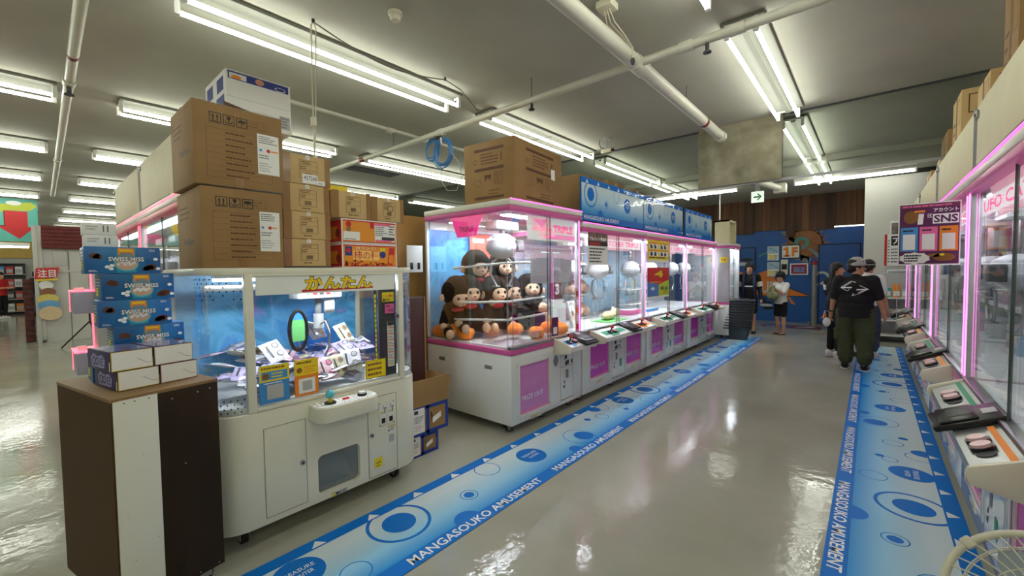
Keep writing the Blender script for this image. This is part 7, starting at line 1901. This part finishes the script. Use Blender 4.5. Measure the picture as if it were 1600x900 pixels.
# ------------------------------------------------------------------ people
m_skin = mat('skin', (206, 150, 120), 0.5, noise=0.05, scale=8)
m_skin2 = mat('skin_tan', (196, 142, 110), 0.5, noise=0.05, scale=8)
m_hair = mat('black_hair', (22, 19, 18), 0.55, noise=0.2, scale=40, bump=0.4)
m_eye = mat('eye_dark', (20, 16, 14), 0.2)
def bend(sh, hand, L1, L2, hint):
    sh = Vector(sh); hand = Vector(hand); d = hand-sh; D = min(d.length, (L1+L2)*0.995); dn = d.normalized()
    a = (L1*L1-L2*L2+D*D)/(2*D); h = math.sqrt(max(L1*L1-a*a, 0))
    n = Vector(hint); n = n-dn*n.dot(dn); n.normalize()
    return sh+dn*a+n*h, sh+dn*D
def person(label, loc, rz, H, wide=1.0, skin=None, handL=(0.27, -0.04, 0.83), handR=(-0.27, -0.04, 0.83), hintL=(0.3, 1, 0), hintR=(-0.3, 1, 0),
           footL=(0.10, 0.0), footR=(-0.10, 0.0), head_turn=0.0, head_down=0.0, shirt=None, sleeve=0.55, pants=None, pants_len='long', pant_w=1.0, shoe=None, hair='short',
           shirt_hem=0.86, child=1.0, grip=0.4, sandals=False, belly=0.0):
    skin = skin or m_skin
    k = H/1.72
    t = thing('person', label, 'person', loc, rz)
    S = lambda *p: Vector(p)*k
    hs = child
    hip = {s: S(s*0.085*wide, 0, 0.90) for s in (1, -1)}
    ank = {1: S(footL[0]*wide, footL[1], 0.085), -1: S(footR[0]*wide, footR[1], 0.085)}
    knee = {s: (hip[s]+ank[s])/2+S(s*0.01, -0.02, 0.02) for s in (1, -1)}
    shd = {s: S(s*0.175*wide**0.6, 0.01, 1.40) for s in (1, -1)}
    neck = S(0, 0.0, 1.45); hc = S(0, -0.02, 1.595)
    el = {}; wr_ = {}
    for s, hd, hn in ((1, handL, hintL), (-1, handR, hintR)):
        e, w_ = bend(shd[s], S(*hd), 0.29*k, 0.25*k, hn); el[s] = e; wr_[s] = w_
    b = MB(); r = lambda v: v*k
    # torso
    b.ell(S(0, 0, 0.95), (r(0.155*wide), r(0.105*wide), r(0.12)), skin); b.ell(S(0, -0.01-belly*0.3, 1.09), (r(0.14*wide), r(0.10*wide+belly), r(0.14)), skin)
    b.ell(S(0, 0, 1.27), (r(0.165*wide), r(0.11*wide), r(0.17)), skin); b.cap(shd[1], r(0.055), shd[-1], r(0.055), skin)
    b.cap(S(0, 0.01, 1.40), r(0.065), S(0, -0.005, 1.52), r(0.052), skin)
    # head
    Rh = Matrix.Translation(hc) @ Euler((head_down, 0, head_turn)).to_matrix().to_4x4()
    hp = lambda x, y, z: Rh @ (Vector((x, y, z))*k*hs)
    q = MB()
    q.ell((0, 0.01, 0.03), (0.076, 0.095, 0.095), skin); q.ell((0, -0.025, -0.045), (0.058, 0.068, 0.072), skin); q.ell((0, -0.045, -0.095), (0.03, 0.03, 0.022), skin)
    q.cap((0, -0.085, 0.015), 0.011, (0, -0.108, -0.022), 0.015, skin)
    for s in (1, -1): q.ell((s*0.077, 0.012, -0.005), (0.012, 0.022, 0.032), skin)
    q.ell((0, -0.083, -0.058), (0.026, 0.012, 0.010), skin)
    for v in q.v: v[:] = hp(*v)
    b.add(q.v, q.f, skin)
    # arms, hands
    for s in (1, -1):
        b.cap(shd[s], r(0.056*wide**0.5), el[s], r(0.043*wide**0.4), skin); b.cap(el[s], r(0.042*wide**0.4), wr_[s], r(0.027), skin)
        d = (wr_[s]-el[s]).normalized(); side = d.cross(Vector((s*-1.0, 0, 0.01)));
        pn = Vector((-s, 0, 0)); pn = pn-d*pn.dot(d); pn.normalize(); ac = d.cross(pn)*(1 if s > 0 else -1)   # ac points to the thumb side roughly forward
        if ac.y > 0: ac = -ac
        palm = wr_[s]+d*r(0.05); b.cap(wr_[s], r(0.026), palm, r(0.03), skin); b.ell(palm+d*r(0.02), (r(0.026), r(0.034), r(0.036)), skin)
        for i, (o, ln) in enumerate(((0.030, 0.062), (0.011, 0.070), (-0.009, 0.066), (-0.028, 0.052))):
            p0 = palm+d*r(0.035)+ac*r(o); p1 = p0+(d+pn*grip).normalized()*r(ln*0.55); p2 = p1+(d+pn*(grip*2.6)).normalized()*r(ln*0.5)
            b.cap(p0, r(0.0105), p1, r(0.0098), skin, 8); b.cap(p1, r(0.0098), p2, r(0.0088), skin, 8)
        p0 = wr_[s]+d*r(0.03)+ac*r(0.028); p1 = p0+(d*0.8+ac*0.7+pn*0.2).normalized()*r(0.035); p2 = p1+(d*1.0+ac*0.2+pn*0.4).normalized()*r(0.03)
        b.cap(p0, r(0.013), p1, r(0.012), skin, 8); b.cap(p1, r(0.0115), p2, r(0.0095), skin, 8)
    # legs, feet
    for s in (1, -1):
        b.cap(hip[s], r(0.088*wide), knee[s], r(0.058*wide), skin); b.cap(knee[s]+S(0, 0.01, -0.04), r(0.056*wide), knee[s]*0.55+ank[s]*0.45+S(0, 0.02, 0), r(0.054*wide), skin); b.cap(knee[s]*0.6+ank[s]*0.4+S(0, 0.02, 0), r(0.052*wide), ank[s], r(0.038), skin)
        b.cap(ank[s]+S(0, 0.02, -0.045), r(0.036), ank[s]+S(s*0.015, -0.13, -0.058), r(0.027), skin)
    body = remesh(b, 'body', max(0.0075*k, 0.0062), t, 2)
    # face
    for s in (1, -1):
        q = MB().ell((s*0.031, -0.082, 0.018), (0.012, 0.006, 0.007), m_whitep, 10, 8); q.ell((s*0.031, -0.087, 0.018), (0.0065, 0.004, 0.0065), m_eye, 10, 8); q.box(s*0.031-0.016, s*0.031+0.016, -0.096, -0.086, 0.038, 0.044, m_hair)
        for v in q.v: v[:] = hp(*v)
        q.build('eye', t)
    q = MB().ell((0, -0.094, -0.058), (0.022, 0.006, 0.005), mat('lips', (170, 96, 86), 0.5), 12, 6)
    for v in q.v: v[:] = hp(*v)
    q.build('mouth', t)
    # hair
    q = MB()
    if hair != 'none':
        q.ell((0, 0.012, 0.074), (0.087, 0.100, 0.080), m_hair); q.ell((0, 0.040, 0.02), (0.084, 0.074, 0.092), m_hair)
        for i in range(9): q.ell((-0.064+0.016*i, -0.044-0.034*math.cos((i-4)*0.32), 0.066 if hair == 'bowl' else 0.078), (0.017, 0.014, 0.028), m_hair, 10, 8)
        for s in (1, -1): q.ell((s*0.077, 0.0, 0.03), (0.016, 0.04, 0.05), m_hair, 10, 8)
        q.ell((0, 0.075, -0.02), (0.065, 0.045, 0.06), m_hair)
        if hair == 'bowl':
            q.ell((0, 0.018, 0.078), (0.096, 0.108, 0.084), m_hair)
            for s in (1, -1): q.ell((s*0.083, 0.02, 0.0), (0.02, 0.05, 0.05), m_hair, 10, 8)
        if hair == 'long':
            for s in (1, -1): q.cap((s*0.07, 0.035, 0.03), 0.032, (s*0.085, 0.05, -0.24), 0.026, m_hair)
            q.ell((0, 0.07, -0.12), (0.09, 0.05, 0.17), m_hair)
        for v in q.v: v[:] = hp(*v)
        remesh(q, 'hair', 0.010, t, 2)
    # shirt
    if shirt:
        q = MB(); z0 = shirt_hem
        q.ell(S(0, 0, 1.27), (r(0.19*wide), r(0.135*wide), r(0.165)), shirt); q.cap(shd[1], r(0.072), shd[-1], r(0.072), shirt)
        q.ell(S(0, -0.01-belly*0.3, 1.10), (r(0.18*wide), r(0.135*wide+belly), r(0.17)), shirt); q.ell(S(0, 0, 0.99), (r(0.182*wide), r(0.138*wide+belly*0.6), r(0.15)), shirt)
        lat = [(0.0, z0), (0.178*wide, z0), (0.182*wide, z0+0.10), (0.0, z0+0.12)]
        q.lathe([(a*k, z*k) for a, z in lat], shirt, 28, Matrix.Diagonal((1.03, 0.77+belly*1.5, 1, 1)))
        q.cap(S(0, 0.01, 1.42), r(0.072), S(0, 0.008, 1.462), r(0.062), shirt)
        for s in (1, -1):
            if sleeve <= 0.6: q.cap(shd[s], r(0.078*wide**0.5), shd[s].lerp(el[s], sleeve/0.55*0.85), r(0.070*wide**0.5), shirt)
            else: q.cap(shd[s], r(0.072), el[s], r(0.058), shirt); q.cap(el[s], r(0.058), wr_[s], r(0.042), shirt)
        sh_o = remesh(q, 'shirt', 0.011, t, 3)
    if pants:
        q = MB(); q.ell(S(0, 0, 0.93), (r(0.172*wide), r(0.128*wide), r(0.115)), pants)
        for s in (1, -1):
            if pants_len == 'long':
                q.cap(hip[s], r(0.105*wide*pant_w**0.5), knee[s], r(0.082*wide*pant_w), pants); q.cap(knee[s], r(0.082*wide*pant_w), ank[s]+S(0, 0.005, 0.085), r(0.066*wide*pant_w), pants)
                if pant_w > 1.1:
                    for zz in (0.22, 0.29, 0.37): q.ell(ank[s]*(1-zz)+knee[s]*zz+S(0, 0, 0.03), (r(0.08*wide*pant_w), r(0.085*wide*pant_w), r(0.028)), pants)
            else: q.cap(hip[s], r(0.108*wide), knee[s]+S(0, 0, 0.06), r(0.094*wide), pants)
        pn_o = remesh(q, 'trousers' if pants_len == 'long' else 'shorts', 0.011, t, 3)
    for s in (1, -1):
        q = MB()
        a = ank[s]
        if sandals:
            q.ell(a+S(s*0.008, -0.055, -0.072), (r(0.052), r(0.135), r(0.012)), m_black); q.tube([a+S(-0.045, -0.06, -0.07), a+S(0, -0.09, -0.02), a+S(0.045, -0.06, -0.07)], r(0.011), m_black)
            q.build('sandal', t)
        else:
            q.ell(a+S(s*0.008, -0.05, -0.045), (r(0.055), r(0.145), r(0.042)), shoe[0]); q.ell(a+S(0, 0.035, -0.02), (r(0.05), r(0.062), r(0.06)), shoe[0])
            so = remesh(q, 'shoe', 0.010, t, 3)
            MB().ell(a+S(s*0.008, -0.048, -0.074), (r(0.06), r(0.152), r(0.013)), shoe[1]).build('sole', so)
            l = MB()
            for i in range(3): l.tube([a+S(-0.025, -0.05-0.03*i, -0.003-0.012*i), a+S(0.03, -0.05-0.03*i, -0.003-0.012*i)], r(0.006), shoe[1], 6)
            l.build('laces', so)
    return t, k, hp, {'shirt': sh_o if shirt else None, 'wr': wr_, 'el': el, 'shd': shd, 'trousers': pn_o if pants else None}
def onto(o, pts, m, name, parent, d=Vector((0, -1, 0)), lift=0.004):
    """print a strip figure on a garment: each quad corner is dropped on the cloth along d"""
    vs = []; fs = []
    for quad in pts:
        ok = []
        for p in quad:
            hit, co, nn, _ = o.ray_cast(Vector(p)-d*1.0, d)
            if hit: ok.append(co-d*lift)
        if len(ok) == 4: n = len(vs); vs += ok; fs.append((n, n+1, n+2, n+3))
    if vs:
        q = MB().add(vs, fs, m); return q.build(name, parent)
def strip(a, b_, t, n=8):
    a = Vector(a); b_ = Vector(b_); d = (b_-a).normalized(); s = Vector((-d.z, 0, d.x))*t/2; out = []
    for i in range(n):
        p = a.lerp(b_, i/n); q = a.lerp(b_, (i+1)/n); out.append((p-s, q-s, q+s, p+s))
    return out
m_blacktee = mat('black_cotton', (16, 16, 18), 0.85, noise=0.15, scale=12)
m_whitetee = mat('white_cotton', (232, 232, 228), 0.85, noise=0.03)
m_olive = mat('olive_cargo', (66, 72, 44), 0.85, noise=0.15, scale=10)
m_denim = mat('blue_denim', (70, 84, 108), 0.85, noise=0.15, scale=14)
m_navyc = mat('navy_cloth', (28, 36, 62), 0.8, noise=0.1)
m_white_shoe = mat('white_shoe', (226, 226, 226), 0.6)
m_cap = mat('grey_cap', (165, 165, 162), 0.8, noise=0.08)
# man in black tee, olive cargo trousers and grey cap, seen from behind
t, k, hp, P = person('man in grey cap, black print tee and olive cargo trousers standing with his back turned', (-0.165, 7.84, 0), PI-0.12, 1.60, wide=1.28, skin=m_skin2,
    handL=(0.33, -0.08, 0.80), handR=(-0.34, -0.10, 0.82), footL=(0.085, 0), footR=(-0.10, 0.03), head_turn=-1.1, child=1.06, shirt=m_blacktee, sleeve=0.55, pants=m_olive, pant_w=1.12, shoe=(m_black, m_white_shoe), belly=0.03, shirt_hem=0.83)
q = MB().lathe([(0, 0.165), (0.04, 0.158), (0.075, 0.13), (0.096, 0.08), (0.102, 0.035), (0.098, 0.03), (0, 0.03)], m_cap, 24, Matrix.Diagonal((0.94, 1.1, 1, 1)))
q.ell((0, -0.135, 0.042), (0.078, 0.10, 0.008), m_cap)
q.box(-0.03, 0.03, 0.10, 0.112, 0.035, 0.06, m_dgrey, 0.003)
for v in q.v: v[:] = hp(*v)
q.build('cap', t)
q = MB()
for s in (1, -1): q.ell((s*0.04, -0.10, 0.018), (0.028, 0.006, 0.02), m_black, 12, 8)
q.box(-0.08, 0.08, -0.098, -0.09, 0.02, 0.026, m_black); q.tube([(0.08, -0.09, 0.02), (0.085, 0.0, 0.015)], 0.004, m_black, 6); q.tube([(-0.08, -0.09, 0.02), (-0.085, 0.0, 0.015)], 0.004, m_black, 6)
for v in q.v: v[:] = hp(*v)
q.build('sunglasses', t)
pts = []
zc = 1.20; sc_ = 0.93
def L(x0, z0, x1, z1, w_): pts.extend(strip((-x0*1.05+0.0, 0, zc+z0*0.95), (-x1*1.05, 0, zc+z1*0.95), w_))
for a in (((-0.17, 0.0), (-0.04, 0.11)), ((-0.04, 0.11), (0.02, 0.09)), ((-0.17, 0.0), (-0.08, -0.055)), ((-0.08, -0.055), (-0.05, -0.02)), ((0.17, -0.02), (0.06, -0.10)), ((0.06, -0.10), (-0.02, -0.13)), ((-0.02, -0.13), (0.0, -0.09)), ((0.17, -0.02), (0.07, 0.04)), ((-0.15, -0.005), (-0.04, 0.088)), ((0.15, -0.025), (0.05, -0.085))):
    L(a[0][0]*0.86, a[0][1]*0.9, a[1][0]*0.86, a[1][1]*0.9, 0.007)
L(-0.14, 0.0, -0.02, 0.005, 0.018); L(0.03, -0.028, 0.15, -0.02, 0.016)
onto(P['shirt'], pts, m_wprint, 'back_print', P['shirt'], Vector((0, -1, 0)))
for s, x in ((1, 0.20), (-1, -0.20)):
    q = MB(); q.box(x-0.035, x+0.035, -0.075, 0.075, 0.42, 0.58, m_olive, 0.018); q.box(x-0.04, x+0.04, -0.08, 0.08, 0.56, 0.60, m_olive, 0.014)
    q.build('cargo_pocket', t)
w_ = P['wr'][1]; MB().lathe([(0.034, -0.012), (0.036, 0.0), (0.034, 0.012), (0.03, 0.0)], m_black, 18, Matrix.Translation(w_+Vector((0, 0, 0.02)))).build('wristband', t)
# woman beside him, long black hair, turned half away
t, k, hp, P = person('woman with long black hair and black clothes half hidden behind the man in the cap', (-0.44, 8.75, 0), 2.3, 1.56, wide=0.92, handL=(0.22, -0.16, 0.90), handR=(-0.24, -0.12, 0.80), hair='long', shirt=m_blacktee, pants=m_blacktee, sleeve=0.55, shoe=(m_white_shoe, m_white_shoe), head_turn=-0.9)
for s in (1, -1):
    a, e = P['shd'][s], P['el'][s]; MB().cap(a.lerp(e, 0.32), 0.072, a.lerp(e, 0.46), 0.07, m_whitetee).build('sleeve_band', t)
o = MB().ell((0, 0, -0.06), (0.055, 0.03, 0.075), m_whitep, 14, 10).tube([(-0.05, 0, 0.0), (-0.03, 0, 0.12), (0.03, 0, 0.12), (0.05, 0, 0.0)], 0.006, m_whitep, 6)
o.thing('shopping_bag', 'small white plastic bag held low beside the man in the cap', 'bag', (-0.54, 8.55, 0.66), 0.3)
# second companion with jeans and white top hidden behind the man
person('person in white top and blue jeans mostly hidden by the man in the cap', (-0.035, 9.05, 0), 2.8, 1.60, wide=0.95, shirt=m_whitetee, pants=m_denim, hair='short', shoe=(m_white_shoe, m_white_shoe), pant_w=1.15)
# boy with backpack straps
t, k, hp, P = person('boy in black tee and navy vest with black fringe, standing behind the dark baskets', (-2.10, 10.75, 0), 0.10, 1.60, wide=0.92, shirt=m_blacktee, sleeve=0.55, pants=m_blacktee, pants_len='short', hair='bowl', shoe=(m_black, m_white_shoe), handL=(0.26, -0.06, 0.82), handR=(-0.26, -0.06, 0.82))
for s in (1, -1):
    a, e = P['shd'][s], P['el'][s]; MB().cap(a.lerp(e, 0.50), 0.074*k, a.lerp(e, 0.75), 0.072*k, m_whitetee).build('sleeve_band', t)
    MB().cap(e, 0.052*k, P['wr'][s], 0.042*k, m_navyc).build('under_sleeve', t)
q = MB()
for s in (1, -1): q.tube([Vector((s*0.10, 0.10, 1.38))*k, Vector((s*0.105, 0.0, 1.475))*k, Vector((s*0.115, -0.12, 1.38))*k, Vector((s*0.12, -0.165, 1.2))*k, Vector((s*0.13, -0.15, 1.0))*k, Vector((s*0.15, -0.1, 0.88))*k], 0.036*k, m_navyc, 10)
q.build('vest', t)
onto(P['shirt'], strip((-0.12*k, 0, 1.17*k), (0.12*k, 0, 1.17*k), 0.022), m_wprint, 'chest_stripe', P['shirt'], Vector((0, 1, 0)))
q = MB().box(-0.14*k, 0.14*k, 0.13*k, 0.27*k, 0.98*k, 1.40*k, m_navyc, 0.04, 3); q.build('backpack', t)
# small child with a green bag
t, k, hp, P = person('small child in white tee, black shorts and sandals holding a green bag to the chest', (-1.53, 11.06, 0), -0.55, 1.37, wide=0.95, child=1.18, shirt=m_whitetee, sleeve=0.5, pants=m_blacktee, pants_len='short', hair='bowl', sandals=True, handL=(0.05, -0.27, 1.30), handR=(-0.13, -0.27, 1.26), hintL=(0.6, 0.2, -1), hintR=(-0.6, 0.2, -1), head_down=0.25, grip=0.8)
m_camo = noisemat('green_camo_cloth', [(0.35, (96, 100, 66)), (0.5, (150, 148, 104)), (0.65, (120, 122, 84))], 9, 0.8)
b = MB().ell((0, 0, -0.02), (0.13, 0.08, 0.11), m_camo); b.ell((0, 0, 0.10), (0.08, 0.06, 0.08), m_camo); b.ell((0.02, 0.0, 0.17), (0.04, 0.04, 0.05), m_camo)
o = thing('cloth_bag', 'green patterned cloth bag held in the small child\'s arms', 'bag', (-1.66, 10.84, 0.90), -0.55)
remesh(b, 'pouch', 0.012, o, 4); MB().tube([(-0.12, -0.05, -0.08), (-0.17, -0.08, -0.12), (-0.19, -0.06, -0.2), (-0.15, -0.02, -0.12)], 0.014, m_black, 8).build('strap', o)
# far left shoppers
person('person in red tee and black trousers at the far left of the hall', (-24.0, -0.62, 0), PI/2+0.8, 1.68, shirt=mat('red_cotton', (190, 30, 34), 0.8), pants=m_blacktee, hair='short', shoe=(m_white_shoe, m_white_shoe), handL=(0.10, -0.30, 1.15), handR=(-0.10, -0.30, 1.15))
person('person in dark jacket and jeans beside the far store shelves', (-24.6, 0.25, 0), PI+0.6, 1.72, shirt=m_navyc, sleeve=1.0, pants=m_denim, hair='short', shoe=(m_black, m_black))
